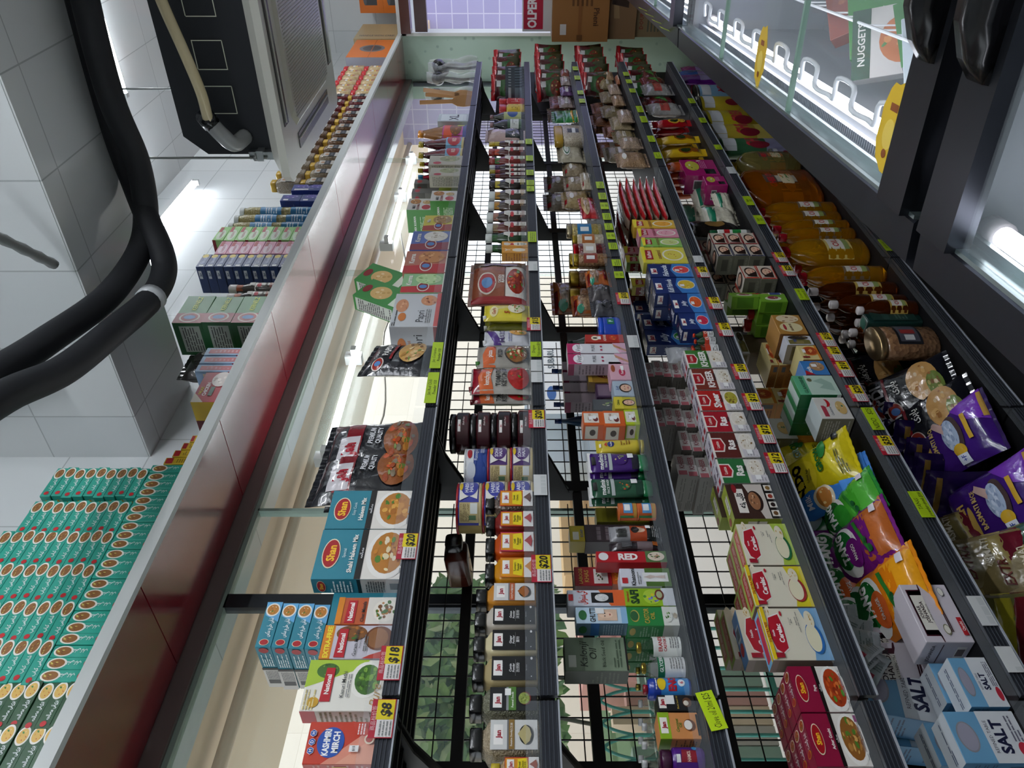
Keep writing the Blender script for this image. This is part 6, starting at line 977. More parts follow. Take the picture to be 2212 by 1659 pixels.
for i in range(9): loose(rback, 'rb', 2000+40*(i//5), 925+(i % 5)*38, 1.65+.045*(i//5), Z6+.002, (-2+2*(i % 3),0,-70), 'dark purple rice bag seen edge-on, %s of the upright row' % ORD[i], 'dark purple rice bags packed upright')
bas = lambda: bag('rice_bag','bag',.15,.23,.06,'8A7A50',[('R',0,0,1,.35,'6A1A2A'),('P',[(0,.35),(1,.5),(1,.3),(0,.25)],'A8965A'),('T','EXTRA',.5,.7,.1,'6A2A22',{'sh':.3}),('T','BASMATI',.55,.48,.08,'D8CDB0',{'mw':.8})],seal=.12,sealc='B5A45A')
for i, (px_, py_, Y, z) in enumerate(((2130,1180,1.5,.1),(2150,1120,1.58,.1),(2120,1240,1.56,.06),(2170,1245,1.47,.06),(2160,1300,1.55,.0),(2200,1180,1.46,.0),(2140,1190,1.66,.0))):
    loose(bas, 'bas', px_, py_, Y, Z6+z, (-38,0,-20+8*(i % 4)), 'gold and maroon basmati bag with crimped top, %s' % ['uppermost','upper rear','left of the heap','close to the rail','nearest at the bottom','under the uppermost','rearmost'][i], None)
loose(lambda: bag('rice_bag','bag',.2,.3,.08,'1E4A34',[('T','SELLA',.5,.4,.12,'E8E4DC',{'b':.04}),('R',0,.6,1,.8,'2E6A44'),('E',.5,.8,.2,.08,'D8B84A'),('R',0,.1,1,.2,'8A1A2A')]), 'sel', 2205, 1160, 1.45, Z6+.06, (-50,0,-14), 'green parboiled rice bag at the right edge of the photo')
loose(lambda: bag('rice_bag','bag',.24,.3,.08,'6A6A3A',[('P',[(0,.8),(1,.5),(1,.65),(0,.9)],'6A1A22'),('P',[(0,.9),(1,.65),(1,.8),(0,1)],'A8A02A'),('R',0,0,1,.25,'1E3A2A')]), 'sel2', 2185, 1340, 1.5, Z6+.02, (-14,0,-10), 'olive rice bag in shadow below the herbal sachets')
pap = lambda: bag('snack_bag','bag',.2,.31,.06,'14151C',[('T','PAPDI',.42,.73,.13,'C9C6C8',{'b':.03,'mw':.8}),('T','CHAAT',.3,.86,.07,'B5B2B4',{'sh':.3,'b':0}),('R',.1,.62,.9,.65,'7A121E'),('E',.16,.6,.16,.08,'C9B8B0'),('E',.16,.6,.145,.07,'8A2A22'),('E',.16,.6,.06,.045,'4A6FA8'),('T',urdu('پاپڑی'),.6,.55,.07,'D8D4D0'),('F',.55,.25,.4,.16,['B58A52','C9A066','9A6A3A','C9B08A'],16),('F',.4,.14,.25,.08,['6A7A3A','B5A86A','7A5A3A'],14)],sealc='1A1B22')
loose(pap, 'pap', 2000, 800, 1.45, Z6+.05, (-44,0,-16), 'black papri snack bag lying on top, next to the cashew jar')
loose(pap, 'pap', 2060, 850, 1.44, Z6+.02, (-54,0,-14), 'black papri snack bag lying lower, next to the purple rice')
for i in range(4): loose(pap, 'pap', 1950+10*i, 800+i*26, 1.62+.02*(i % 2), Z6+.015, (-6+3*i,4*i-6,-30+14*i), 'black papri snack bag in shadow behind the front pair, %s' % ORD[i], None)
loose(lambda: carton('snack_box','box',.16,.05,.27,'0E0F14',[('R',.1,.15,.9,.8,'2A2C34'),('L',.15,.2,.85,.75,9,'5A5E68')]), 'pbx', 1880, 790, 1.68, Z6+.002, (0,0,0), 'black carton with a grey text panel behind the papri bags')
I(6, 744, 690, 1912, lambda w,d,H: jar('nut_jar','jar',w,d,H,[(.9,0),(1,.04),(1,.82),(.93,.88)],mat('6A4A34-9A7452-80','n'),[('R',0,0,1,1,'1A1C22'),('R',.1,.1,.9,.9,'4A4A54'),('R',.4,.2,.6,.8,'8A2A2A'),('R',.15,.3,.35,.7,'C9C9C9')],(.3,.7),'1A1C22','B59A72',[(.95,.88),(1,.89),(1,.98),(.96,1)],la=45,lidkind='m'), 'big cashew jar with a shiny gold lid', .1, Y=1.455)
for i in range(3):
    I(6, 700+i*24, 668+i*24, 1880-i*8, lambda w,d,H: jar('oil_tin','tin',w,d,H,[(.98,0),(1,.01),(1,.97),(.94,.985)],mat('14302C','p'),[('L',.2,.2,.8,.5,4,'4A6A64'),('R',.1,.6,.9,.75,'2A4A44')],(.1,.9),'16342E','A8B8B0',[(.9,.985),(.9,.992),(.86,1)],4,lidtop=[('E',.5,.5,.3,.3,'1E5A4A')],lidkind='m'), 'dark green square olive oil tin, %s from the dark bottles' % ORD[i], .06, Y=1.47+i*.075, wd=.06)
ob = lambda c, capc, lc: (lambda w,d,H: jar('oil_bottle','bottle',w,d,H,[(.88,0),(1,.03),(.97,.1),(1,.14),(.97,.2),(1,.24),(.96,.3),(1,.34),(.96,.4),(1,.44),(.96,.5),(1,.54),(1,.58),(.95,.68),(.75,.8),(.36,.89),(.34,.93)],mat(c,'o'),[('R',0,0,1,1,lc),('R',.3,.15,.7,.9,'D8D4CC'),('T','OIL',.5,.6,.25,'B5222A',{'mw':.3}),('R',.3,.1,.7,.3,'8A9A5A')],(.2,.5),lc,capc,[(.38,.9),(.4,.91),(.4,.99),(.34,1)],2.4,75))
dob = ob('6A2E08','D8D0D0','B59A4A'); yob = ob('D8960E','B5182A','6A5A4A'); yob2 = ob('E0A81A','B5182A','C9B46A')
dk = ((628,596,1762,1.46),(655,624,1808,1.46),(664,640,1866,1.44),(660,630,1768,1.56),(680,656,1800,1.56),(690,668,1862,1.5),(710,690,1848,1.5),(715,693,1832,1.57),(700,676,1790,1.64),(726,706,1826,1.64),(735,716,1845,1.57))
for i, (yn, yf, xt, Y) in enumerate(dk):
    I(6, yn, yf, xt, dob, 'dark amber oil bottle with a red-checked white cap, %s' % ['tallest in front by the yellow oil','in front, second','shorter one closest to the rail','tall one in the second row','second row, by the rail bottles','short one before the green tins','beside the green tins','second row near the tins','rear row','rear row by the tins','lowest by the cashew jar'][i], .075, Y=Y, wd=.075)
for i, (yn, yf, xt, Y, mk) in enumerate(((590,566,1735,1.46,yob),(572,552,1728,1.56,yob2),(546,504,1703,1.46,yob2),(503,485,1692,1.46,yob),(486,468,1680,1.46,yob),(470,448,1656,1.47,yob),(450,428,1645,1.46,yob),(520,490,1672,1.58,yob2),(492,462,1665,1.6,yob),(545,518,1690,1.58,yob2),(428,404,1640,1.6,yob),(565,540,1702,1.6,yob),(600,580,1742,1.6,yob2))):
    I(6, yn, yf, xt, mk, 'golden cooking oil bottle, %s' % ['nearest the dark bottles','second row, close to the dark bottles','large ribbed one in the front row','beyond the large ribbed one','front row, fifth from the dark bottles','front row, by the papaya label','front row, beside the five litre bottles','second row behind the ribbed one','third row, red cap','second row under the neon notes','second row beside the five litre bottles','second row in line with the large ribbed one','rear corner by the dark bottles'][i], .085, Y=Y)
def big(c, lc): 
    def mk(w, d, H):
        t = jar('oil_jug','bottle',w,d,H,[(.85,0),(1,.05),(.96,.12),(1,.2),(1,.66),(.9,.78),(.55,.88),(.26,.93)],mat(c,'o'),[('R',.2,0,.42,1,'5A4A42'),('R',0,0,1,.62,lc),('R',0,.62,1,1,'5A4A42'),('T','GHEE OIL',.5,.8,.2,'B5222A',{'mw':.5,'b':.05}),('F',.5,.3,.3,.2,['D8C9A8','C9822A','4F8A3A'],8)],(.25,.62),lc,'C9A81E',[(.28,.93),(.3,.94),(.3,.99),(.26,1)],3,70)
        b = MB(); b.tube(smooth_path([(w*.1,d/2,H*.93),(w*.16,d/2,H*1.02),(w*.05,d/2,H*1.08),(-w*.12,d/2,H*1.02),(-w*.1,d/2,H*.93)]), .006, mat('C9A81E','p'), 8); b.build('handle', t); return t
    return mk
I(6, 420, 352, 1600, big('C9700E','B5B0A0'), 'five litre golden oil jug with a brown and white label', .15)
I(6, 350, 318, 1594, big('B5A860','B5703A'), 'five litre pale sunflower oil jug with an orange label', .13)
I(6, 425, 380, 1620, big('D8860E','B5B0A0'), 'five litre oil jug in the second row, mostly hidden', .13, Y=1.62)
tn = lambda c, lc, w1='GHEE': (lambda w,d,H: jar('oil_tin','tin',w,d,H,[(1,0),(1.01,.01),(.99,.03),(.98,.3),(1,.31),(.98,.32),(.98,.94)],mat(c,'c'),[('R',0,0,1,.3,lc),('R',.1,.75,.9,.95,'C9CCD0'),('T',w1,.5,.5,.2,'B5303A',{'mw':.5,'b':.04}),('E',.3,.4,.12,.15,'7A1A2A')],(.04,.94),c,'A8A69A',[(1,.94),(1.02,.95),(1.02,.985),(.96,.99),(.94,.98)],2.0,85,lidkind='m'))
I(6, 314, 290, 1550, tn('2E5A3A','8A8AA8'), 'green and lilac ghee tin with a blue band, standing by the jugs', .1); I(6, 332, 314, 1612, tn('8A8AA8','8A1A3A',''), 'short lilac tin in front of the pale jug', .1, Y=1.43 if 0 else 1.46, H=.12)
I(6, 288, 258, 1530, tn('A8942E','C9B85A'), 'yellow ghee tin with gold drops', .11); I(6, 262, 228, 1528, tn('A89A1E','8A7A1A','CREAM'), 'big yellow-green tin with a black and white badge', .12)
I(6, 252, 222, 1508, tn('B5A02A','A8942E',''), 'yellow tin with a gold rim in the second row', .11, Y=1.58); I(6, 222, 200, 1512, tn('B5A02A','A8942E',''), 'tall yellow tin farther along the front', .1)
I(6, 196, 176, 1508, tn('7FA8C8','8AA8C0','MILK'), 'light blue milk tin', .09); I(6, 184, 168, 1490, tn('A83A3A','8AA8C0','MILK'), 'red-rimmed milk tin behind the light blue one', .08, Y=1.56)
for i in range(3): I(6, 172-i*9, 156-i*9, 1478+i*4, bagm('snack_bag',['6A1E8A','1E4A8A','7A2A6A'][i],[('R',.1,.3,.9,.6,'8A7AA8')]), ['purple snack bag beside the milk tins','blue snack bag at the far corner of the bottom shelf','magenta snack bag beyond the milk tins'][i], .05, Y=1.5+.05*i)

# ---------- rack of hanging packets beyond the shelves
t = empty('hanging_rack', 'black peg rack beyond the shelves, hung with red and green snack packets', 'rack', (5.9, 1.6, 0))
b = MB(); b.box(-.48, .48, .16, .19, 0, 1.75, blk); b.box(-.48, .48, .0, .19, 0, .04, blk); b.build('frame', t)
for k in range(4):
    z = ZS[k+2]+.225; b = MB(); b.tube([(-.46, .03, z), (.46, .03, z)], .004, mat('8A8E90','m'), 6); b.tube([(0, .03, z), (0, .17, z)], .004, mat('8A8E90','m'), 6); b.build('peg_bar', t)
    for j in range(8):
        hp = lambda: bag('snack_packet','packet',.17,.19,.045,'4A141A',[('R',0,.0,1,.5,'3A3A1E'),('P',[(.1,.3),(.9,.4),(.8,.8),(.2,.7)],'2E5A2A'),('F',.5,.35,.35,.2,['6A2A1A','A8522A','3F6B2A','C9A86A'],9),('R',.55,.7,.8,.85,'C9C9C9'),('R',0,.9,1,1,'A8141E')],seal=.05,sealc='A8141E',nsub=(8,10))
        o = place('hp', hp, 'red and green snack packet hanging on the %s peg bar, %s from the shelf end' % (['top','second','third','lowest'][k], ORD[j]), 'snack packets hanging on the far rack', (5.47+j*.115, 1.62-.012*((j*3+k) % 3), z-.207), (0, R_([2,-4,5,-2][(j+k) % 4]), R_(-64+7*((j*5+k) % 4))))

# ---------- cartons by the end window
def crt(lb, x, y0, y1, z0, z1, c, shapes, dpt=.35, nm='shipping_carton'):
    w, H = y1-y0, z1-z0; o = carton(nm, 'carton', w, dpt, H, c, shapes, [('R',.45,0,.55,1,'A8865A')] if nm == 'shipping_carton' and c != 'C9C9C9' else []); o['label'] = lb
    o.location = (x, (y0+y1)/2, z0); o.rotation_euler = (0, 0, -pi/2); return o
crt('white and red milk carton on top of the carton stack by the window', 6.3, 1.02, 1.44, 1.337, 1.56, 'C9C9C9', [('R',.04,.3,.72,.96,'B01E3A'),('T',"OLPER'S",.36,.68,.3,'F2EEEE',{'b':.04,'mw':.6}),('L',.8,.3,.95,.9,3,'3A3A3A')])
crt('large brown carton with an upside-down crest, middle of the stack', 6.24, 1.0, 1.5, .912, 1.336, '9A6A3A', [('R',0,.48,1,.54,'8A5A30'),('R',.1,.75,.25,.86,'D8D4D0'),('T','Pheni',.35,.22,.1,'4A2A1A',{'r':180,'mw':.3}),('L',.5,.3,.9,.7,5,'6A4424'),('R',.02,.46,.1,.56,'6A4424')], .4)
crt('brown carton with crossed tape under the large brown one', 6.28, 1.0, 1.49, .70, .911, '8A6A4A', [('P',[(.3,.6),(.9,.75),(.9,.9),(.3,.8)],'A88A62'),('P',[(.45,.3),(.55,.3),(.6,.9),(.5,.9)],'3A2A22'),('R',.6,.9,.9,1,'E0E0E0')])
crt('tan carton printed in red and green capitals, lower in the stack', 6.3, 1.0, 1.48, .40, .699, '8A7656', [('T','DOUBLE HAPPINESS',.5,.86,.1,'8A3A2A',{'b':.03}),('L',.08,.4,.92,.75,4,'5A5A4A')])
crt('tan carton at the foot of the stack on the floor', 6.3, 1.0, 1.48, 0, .399, '8A7050', [('L',.1,.4,.9,.8,4,'5A5A4A')])

# ---------- goods on top of the red soffit
ZL, YL_ = 2.5762, 1.592
def Lg(yn, yf, xt, mk, lb, D=.08, Y=None, group=None, zb=None, wd=None):
    Y = Y or YL_; x1, z1 = at(xt, yn, Y); x2, _ = at(xt, yf, Y); w = wd or x2-x1-.0015; z0 = zb if zb is not None else ZL
    place((mk, round(w,3), round(z1-z0,3)), lambda: mk(w, D, z1-z0), lb, group, ((x1+x2)/2, Y, z0+.0004), (0,0,0)); return z1
TE = '249C88'
def spn(base, food, ur): return [('P',[(.5,0),(.66,1),(1,1),(1,0)],base),('E',.8,.5,.19,.46,'ECE8E0'),('F',.8,.5,.15,.36,food,9),('E',.1,.5,.06,.22,'B5161E'),('T',urdu(ur),.38,.42,.32,'ECF4F2',{'mw':.4})]
def spnv(base, food, ur): return [('E',.5,.76,.46,.2,'ECE8E0'),('F',.5,.76,.36,.16,food,9),('E',.5,.16,.28,.05,'B5161E'),('T',urdu(ur),.5,.42,.28,'ECF4F2',{'r':90,'mw':.3})]
KB = ['8A5A2A','A8763A','6B4520','D8D06A']; side_t = [('E',.5,.5,.3,.2,'C9A020'),('L',.2,.1,.8,.35,3,'CFE8E2')]
x0, _ = at(100, 1474, YL_); x1, _ = at(100, 1004, YL_); n = 22; pw = (x1-x0)/n
tv = lambda: carton('kebab_spice_box','box',pw-.0012,.075,.113,TE,spnv(TE,KB,'شامی کباب'),[('E',.5,.85,.3,.08,'C9A020'),('L',.2,.2,.8,.7,8,'CFE8E2')])
for i in range(n): place('tv', tv, 'teal kebab spice box standing upright on the soffit edge, %s from the green biryani boxes' % ORD[i], 'teal boxes standing in the bottom row', (x0+pw*(i+.5), YL_+.001*(i*7 % 3), ZL+.0004), (0,0,0))
bd = [1000,1085,1148,1217,1297,1385,1471]; ns = [9,9,10,9,7,5]
sw = (at(0,1471,YL_)[0]-at(0,1000,YL_)[0])/-6
tl = lambda: carton('kebab_spice_box','box',sw-.003,.076,.0302,TE,spn(TE,KB,'شامی کباب'),side_t)
for c_ in range(6):
    xa, _ = at(0, bd[c_+1], YL_); xb, _ = at(0, bd[c_], YL_)
    for j in range(ns[c_]): place('tl', tl, 'teal kebab spice box lying flat, %s from the bottom, pile %s' % (ORD[j], ['farthest from the camera','second from the far end','third from the far end','third from the near end','second from the near end','nearest the green biryani boxes'][c_]), 'teal boxes lying in piles', ((xa+xb)/2+.003*((j*5) % 3-1), YL_+.003*((j*3) % 3), ZL+.1142+j*.0306), (0,0,R_(((j*7) % 3-1)*.8)))
for j in range(2):
    x, z = at(60, 1070, YL_+.02); place('tl', tl, 'teal kebab spice box perched askew behind the far pile, %s' % ['lower','upper'][j], 'teal boxes perched askew', (at(60,1030,1.8)[0]-.07, 1.71, ZL+.0306*j+.0006), (0,0,R_(-12)))
GB = '1E4A2A'
gl2 = lambda: carton('biryani_spice_box','box',.112,.076,.031,GB,spn(GB,['D8B05A','C9922A','B5421E','E8D8A0','3F7A32'],'بریانی مصالحہ'),side_t)
for c_, py in enumerate((1523, 1622)):
    x, _ = at(80, py, YL_)
    for j in range(6): place('gl2', gl2, 'dark green biryani spice box lying flat, %s from the bottom of the %s pile' % (ORD[j], ['farther','nearer'][c_]), 'dark green biryani boxes lying in piles', (x+.002*(j % 2), YL_+.002*(j % 3), ZL+.0004+j*.0314), (0,0,R_(((j*5) % 3-1)*.7)))
ynb = lambda w,d,H: carton('spice_box','box',w,d,H,'C9A81E',[('R',.1,.7,.9,.95,'A8161E'),('L',.2,.1,.8,.6,6,'7A5A1A')])
for i in range(4): Lg(1003-i*16, 988-i*16, 352+i*19, ynb, 'slim yellow spice box standing by the teal ones, %s' % ORD[i], .08, group='slim yellow spice boxes')
Lg(869, 804, 411, cf('noodle_carton','9A1220',[('P',[(.0,1),(.0,.6),(.3,1)],'C9C0B0'),('T','FALAK',.38,.84,.1,'D8C02A',{'b':.04,'mw':.6}),('T','CHICKEN',.42,.69,.12,'EEE6E0',{'b':.04,'mw':.75}),('R',.2,.42,.5,.56,'1E4A34'),('F',.75,.35,.25,.3,['D8CFC8','F0E8E0','B5A8A0'],6)],[('R',.6,0,1,1,'C9A81E'),('R',.0,.0,.6,1,'5A0E16')]), 'red and yellow noodle carton with large lettering', .2)
for i in range(3): Lg(803-i*18, 787-i*18, 420+i*10, cf('spice_box','8AA8C8',[('R',.2,.1,.8,.9,'A83A42'),('L',.35,.2,.65,.8,6,'C98A90')],[('R',0,0,1,.2,'A8161E'),('L',.1,.3,.9,.9,4,'D8C8A8')]), 'blue and red spice box beside the noodle carton, %s' % ORD[i], .1, group='blue and red spice boxes')
Lg(800, 745, 391, bagm('noodle_bag','1E1E1C',[('R',.1,.35,.9,.6,'7A7A4A'),('F',.5,.7,.35,.2,['1E1E1C','4A4A46','8A8A84','2A2A28'],16),('T','noodles',.4,.48,.1,'A82A3A')],nsub=(12,16)), 'black noodle bag in shiny film behind the blue and red boxes', .09, Y=1.70)
kg = cf('snack_box','3A7A3E',[('R',.0,.0,.35,1,'8A2026'),('E',.2,.5,.17,.35,'D8CFC4'),('E',.2,.5,.14,.29,'8A2026'),('E',.2,.5,.07,.2,'4F84B8'),('T','KERNELZ',.7,.5,.17,'C9D84A',{'mw':.5,'sh':.2})],[('R',0,0,1,1,'1E5A2E'),('R',.1,.1,.9,.8,'A8B0A4'),('L',.14,.14,.86,.76,7,'4A4A48')])
x1, zt = at(370, 697, YL_); x2, _ = at(370, 640, YL_)
for i in range(3): place('kg', lambda: kg(x2-x1, .15, (zt-ZL)/3-.001), 'big green snack box with a red end band, %s of the three' % P3[i], 'big green snack boxes piled three high', ((x1+x2)/2, YL_, ZL+.0005+i*(zt-ZL)/3), (0,0,R_([0,1,-1][i])))
for i in range(2): Lg(640-i*19, 624-i*19, 485+i*4, chut('4A4440','D8D0CC','A83A22','A8521E'), ['grey-brown sauce bottle with a white cap, nearer, by the green boxes','grey-brown sauce bottle with a white cap, farther, by the blue pile'][i], .05)
def lay(n, yn, yf, xt, mk, d, lbf, group, Y=YL_):
    x1, zt = at(xt, yn, Y); x2, _ = at(xt, yf, Y); h = (zt-ZL)/n
    for j in range(n): place((mk,), lambda: mk(x2-x1-.002, d, h-.0008), lbf(j), group, ((x1+x2)/2+.002*((j*3) % 3-1), Y, ZL+.0005+j*h), (0,0,R_((j*5) % 3-1)))
lay(10, 576, 549, 422, cf('pudding_box','24386A',[('E',.85,.6,.14,.35,'D8C04A'),('T','Falooda',.5,.5,.4,'C9D4EC',{'mw':.5,'sh':.2}),('R',.03,.2,.16,.7,'E8E8E8')],[('R',.55,.5,.85,.85,'E8E8EC'),('T','Jan',.7,.68,.28,'24386A',{'mw':.3}),('R',0,0,1,.04,'101A3A')]), .13, lambda j: 'navy pudding box lying flat, %s from the bottom of the pile' % ORD[j], 'navy pudding boxes in a pile')
lay(7, 548, 521, 462, cf('custard_box','D890A8',[('E',.4,.5,.36,.36,'ECD0DA'),('R',.6,.6,.95,.9,'A8161E'),('T','custard',.4,.5,.3,'B5305A',{'mw':.6,'b':0})],[('R',.1,.5,.9,.9,'8A1A26')]), .1, lambda j: 'pink custard box lying flat, %s from the bottom of the pile' % ORD[j], 'pink custard boxes in a pile')
lay(8, 519, 489, 458, cf('custard_box','9ACF7A',[('E',.4,.5,.36,.36,'DCEBD0'),('R',.6,.6,.95,.9,'A8161E'),('T','custard',.4,.5,.3,'A83A5A',{'mw':.6,'b':0})],[('R',0,.7,1,1,'8A1A26')]), .1, lambda j: 'green custard box lying flat, %s from the bottom of the pile' % ORD[j], 'green custard boxes in a pile')
cj = lambda w,d,H: jar('seed_jar','jar',w,d,H,[(.9,0),(1,.04),(1,.8),(.86,.86),(.84,.9)],mat('8A7A3A-B5AC7A-150','n'),[('R',0,.0,1,1,'2A78A8'),('R',.5,.2,.8,.8,'C9D4DC'),('L',.1,.2,.45,.8,5,'D8E4EC')],(.1,.55),'2A78A8','C9CDC9',[(.88,.9),(.9,.91),(.9,.985),(.86,1)])
for i in range(3):
    x1, zt = at(450+i*14, 490-i*18, YL_); x2, _ = at(450+i*14, 473-i*18, YL_); h = (zt-ZL)/2
    for j in range(2): place('cj', lambda: cj(.062, .062, h-.001), 'tall clear coriander seed jar, %s, %s' % (['nearest','middle','farthest'][i], ['lower of its pair','stacked on the lower one'][j]), 'coriander seed jars stacked in pairs', ((x1+x2)/2, YL_+.004*i, ZL+.0005+j*.147), (0,0,0)) if h else None
jb = cf('juice_box','22347A',[('F',.7,.5,.25,.35,['4A3A9A','7A6AC0','D8DCEC','2E6A5A'],8),('R',.1,.6,.3,.85,'E8E4E8')],[('R',.1,.7,.4,.9,'E8E4E8'),('L',.2,.3,.8,.5,2,'5A6AA8')])
lay(2, 434, 420, 604, jb, .09, lambda j: 'small navy blue carton by the coriander jars, %s' % ['lower','upper'][j], 'navy cartons by the coriander jars')
lay(4, 418, 392, 656, jb, .09, lambda j: 'navy blue carton beside the first spice jar, %s from the bottom' % ORD[j], 'navy cartons beside the spice jars')
spj = lambda body, lb: (lambda: jar('spice_jar','jar',.068,.068,.152,[(.93,0),(1,.02),(1,.7),(.9,.78),(.75,.82)],mat(body,'n'),[('R',.0,.2,1,.62,lb),('E',.5,.75,.22,.14,'A87A52'),('L',.2,.3,.8,.5,3,'8A8A92')],(.15,.66),'B9B4AC','C9A23A',[(.8,.82),(.82,.83),(.82,.98),(.76,1)],5,lw=.8))
x0, _ = at(620, 388, YL_); x1, _ = at(720, 205, YL_)
for i in range(13):
    x = x0+(x1-x0)*i/12.0; bdc = ['A89A84-8A7A60-200','A89A84-8A7A60-200','8A6A4A-6A4A32-200','7A5A3A-5A3A22-200','6A3A2A-4A2A1E-200','7A1A1E-5A1216-200'][min(5, i//2)]
    for j in range(2):
        if i < 2 and j == 0 and x < x0: continue
        place(('spj', bdc), spj(bdc, '1E2028'), 'clear square spice jar with a yellow lid, %s from the navy cartons, %s tier' % (ORD[i], ['lower','upper'][j]), 'yellow-lidded spice jars in two tiers', (x, YL_+.001, ZL+.0005+j*.1528), (0,0,0))
x0, _ = at(760, 198, YL_); x1, _ = at(760, 132, YL_)
ck = lambda: jar('cookie_jar','jar',.11,.11,.15,[(.9,0),(1,.04),(1,.7),(.86,.8)],mat('B5986A-D0B88A-60','n'),[('R',0,.1,1,.9,'A8222A'),('R',.1,.3,.9,.5,'D8B04A'),('R',.3,.55,.7,.85,'D8D4C8')],(.2,.6),'A8222A','C01E26',[(.9,.8),(.93,.82),(.93,.98),(.88,1)],3)
for i in range(6):
    for j in range(2): place('ck', ck, 'cookie jar with a bright red lid, %s from the spice jars, %s tier' % (ORD[i], ['lower','upper'][j]), 'red-lidded cookie jars in two tiers', (x0+.045+i*.115, YL_+.002, ZL+.0005+j*.151), (0,0,0))
Lg(124, 86, 746, cf('cookware_box','D8701A',[('E',.5,.5,.2,.3,'6A6A6E'),('E',.5,.5,.15,.22,'3A3A3E'),('R',0,.48,1,.5,'B5581A')],[('R',0,0,1,1,'A8A8B4'),('T','SONEX',.35,.7,.12,'1A1A1E',{'b':.04,'mw':.4}),('E',.25,.25,.2,.16,'1A1A1E'),('E',.6,.7,.1,.05,'C8502A')]), 'orange cookware box with a silver end', .3, zb=ZL)
o = carton('shipping_carton','carton',.5,.34,.36,'B09A72',[('R',0,.0,1,.02,'8A7650'),('T','HANDLE WITH CARE!',.2,.5,.09,'3A3A4A',{'r':-90,'b':.02,'mw':.8})],[('R',.8,.5,.95,.75,'2A2E4A'),('E',.88,.35,.06,.06,'2A2E4A')]); o['label'] = 'kraft carton printed in dark blue capitals on the soffit, beyond the cookware box'
o.location = (at(760, 84, YL_)[0]+.26, YL_, ZL+.0075)
for i in range(2):
    x, _ = at(800, 50, YL_); place('pot', lambda: carton('cookware_box','box',.34,.32,.21,'D8701A',[('E',.5,.5,.3,.3,'4A4A4E')],[('R',.0,.0,1,1,'D8701A'),('R',.2,.25,.65,.75,'3A3A3E'),('E',.42,.75,.225,.08,'5A5A5E'),('R',.66,.5,.74,.56,'1A1A1A')]), 'orange saucepan box at the far end of the soffit, %s' % ['bottom','stacked on top'][i], 'orange saucepan boxes', (at(760, 84, YL_)[0]+.95, 1.24, ZL+.0075+i*.211), (0,0,0))

# ---------- price cards and notes on the shelf edges
def card(sh, py, txt):
    x, _ = at(0, py, 1.404); z = ZR[sh-1]+.002; w, h = .078, .046
    def mk():
        b = MB(); b.box(-w/2, w/2, -.0008, .0006, 0, h, mat('B01E34','c')); fn = lambda u, v, q: ((u-.5)*w, -.0008-q, v*h)
        paint(b, fn, w, h, [('R',.02,.04,.98,.72,'E2DEDC'),('R',.46,.04,.98,.78,'E0CC1E'),('T','商品标价签',.5,.86,.16,'ECC8CC',{'b':0,'mw':.8}),('L',.05,.1,.42,.66,4,'8A8A8A'),('T',txt,.72,.4,.42,'1A1A1A',{'b':.03,'mw':.46,'sh':.15})], 'c'); o = b.build('price_card'); return tagp(o,'-','price card')
    return mk, (x, 1.4035, z)
SHN = ['','top','second','third','fourth','fifth','bottom']
near = lambda sh, py: '%s shelf edge' % SHN[sh]
cs = [(1,1180,'$20','under the nearer large teal box'),(1,1432,'$18','between the mauve and the green-white box'),(1,1552,'$8','under the red chilli box'),(2,905,'$20','under the black-lidded paste jars'),(2,1228,'$20','under the turmeric jar'),(2,700,'$15','under the mayonnaise pouch'),(3,645,'$10','near the blue hair oil tub'),
 (4,588,'$12','under the tall falooda boxes'),(4,655,'$15','under the orange jelly box'),(4,712,'$10','by the red-capped bottles'),(4,803,'$10','under the rice pudding boxes'),(4,868,'$12','under the vermicelli dessert box'),(4,938,'$12','under the brown ras box'),(4,1000,'$12','under the green ras box'),
 (5,556,'$15','by the hair colour boxes'),(5,585,'$25','by the red-edged hair colour boxes'),(5,734,'$15','under the yeast box'),(5,765,'$10','under the baking powder box'),(5,798,'$10','under the baking soda box'),(5,850,'$20','under the glucose boxes'),(5,962,'$35','under the yellow milk powder')]
for sh, py, tx, lb in cs:
    mk, loc = card(sh, py, tx); place(('card', tx), mk, 'price card marked %s on the %s, %s' % (tx, near(sh, py), lb), None, loc, (0,0,0))
def note(sh, py, wpx, txt, lb, col='A8C61E', rot=0):
    x1, _ = at(0, py+wpx/2, 1.4035); x2, _ = at(0, py-wpx/2, 1.4035); w = x2-x1; h = .034; b = MB()
    b.box(-w/2, w/2, -.0006, .0006, 0, h, mat(col,'c'))
    sh_ = [('L',.08,.2,.9,.8,3,'5A6A1E')] if txt is None else ([('T',t_,.5,.72-.45*i if len(txt) > 1 else .5,.3 if len(txt) > 1 else .45,'2A3016',{'b':.0,'sh':.2,'mw':.9}) for i, t_ in enumerate(txt)])
    if col == 'D4D6D6': sh_ = [('L',.05,.1,.95,.9,1,'C4C8C8')]
    paint(b, lambda u, v, q: ((u-.5)*w, -.0006-q, v*h), w, h, sh_, 'c')
    o = b.build('paper_note' if txt is None or txt else 'paper_note'); tagp(o, lb, 'note'); o.location = ((x1+x2)/2, 1.4025, ZR[sh-1]+.004); o.rotation_euler = (0, R_(rot), 0)
note(1, 768, 56, ('Jan Coriander','Powder 150'), 'long neon note under the white papri box'); note(1, 838, 66, ('Jan Red Chilli','Powder 150'), 'long neon note under the black flour bags')
note(2, 755, 32, ('Dragon','Pizza sauce $20'), 'neon note under the pizza sauce pouch'); note(2, 512, 22, None, 'neon note near the green chutney bottle')
for i, py in enumerate((408, 395, 373, 342, 306)): note(2, py, 11, None, 'small neon note on the second shelf edge, %s in the bottle row' % ORD[i])
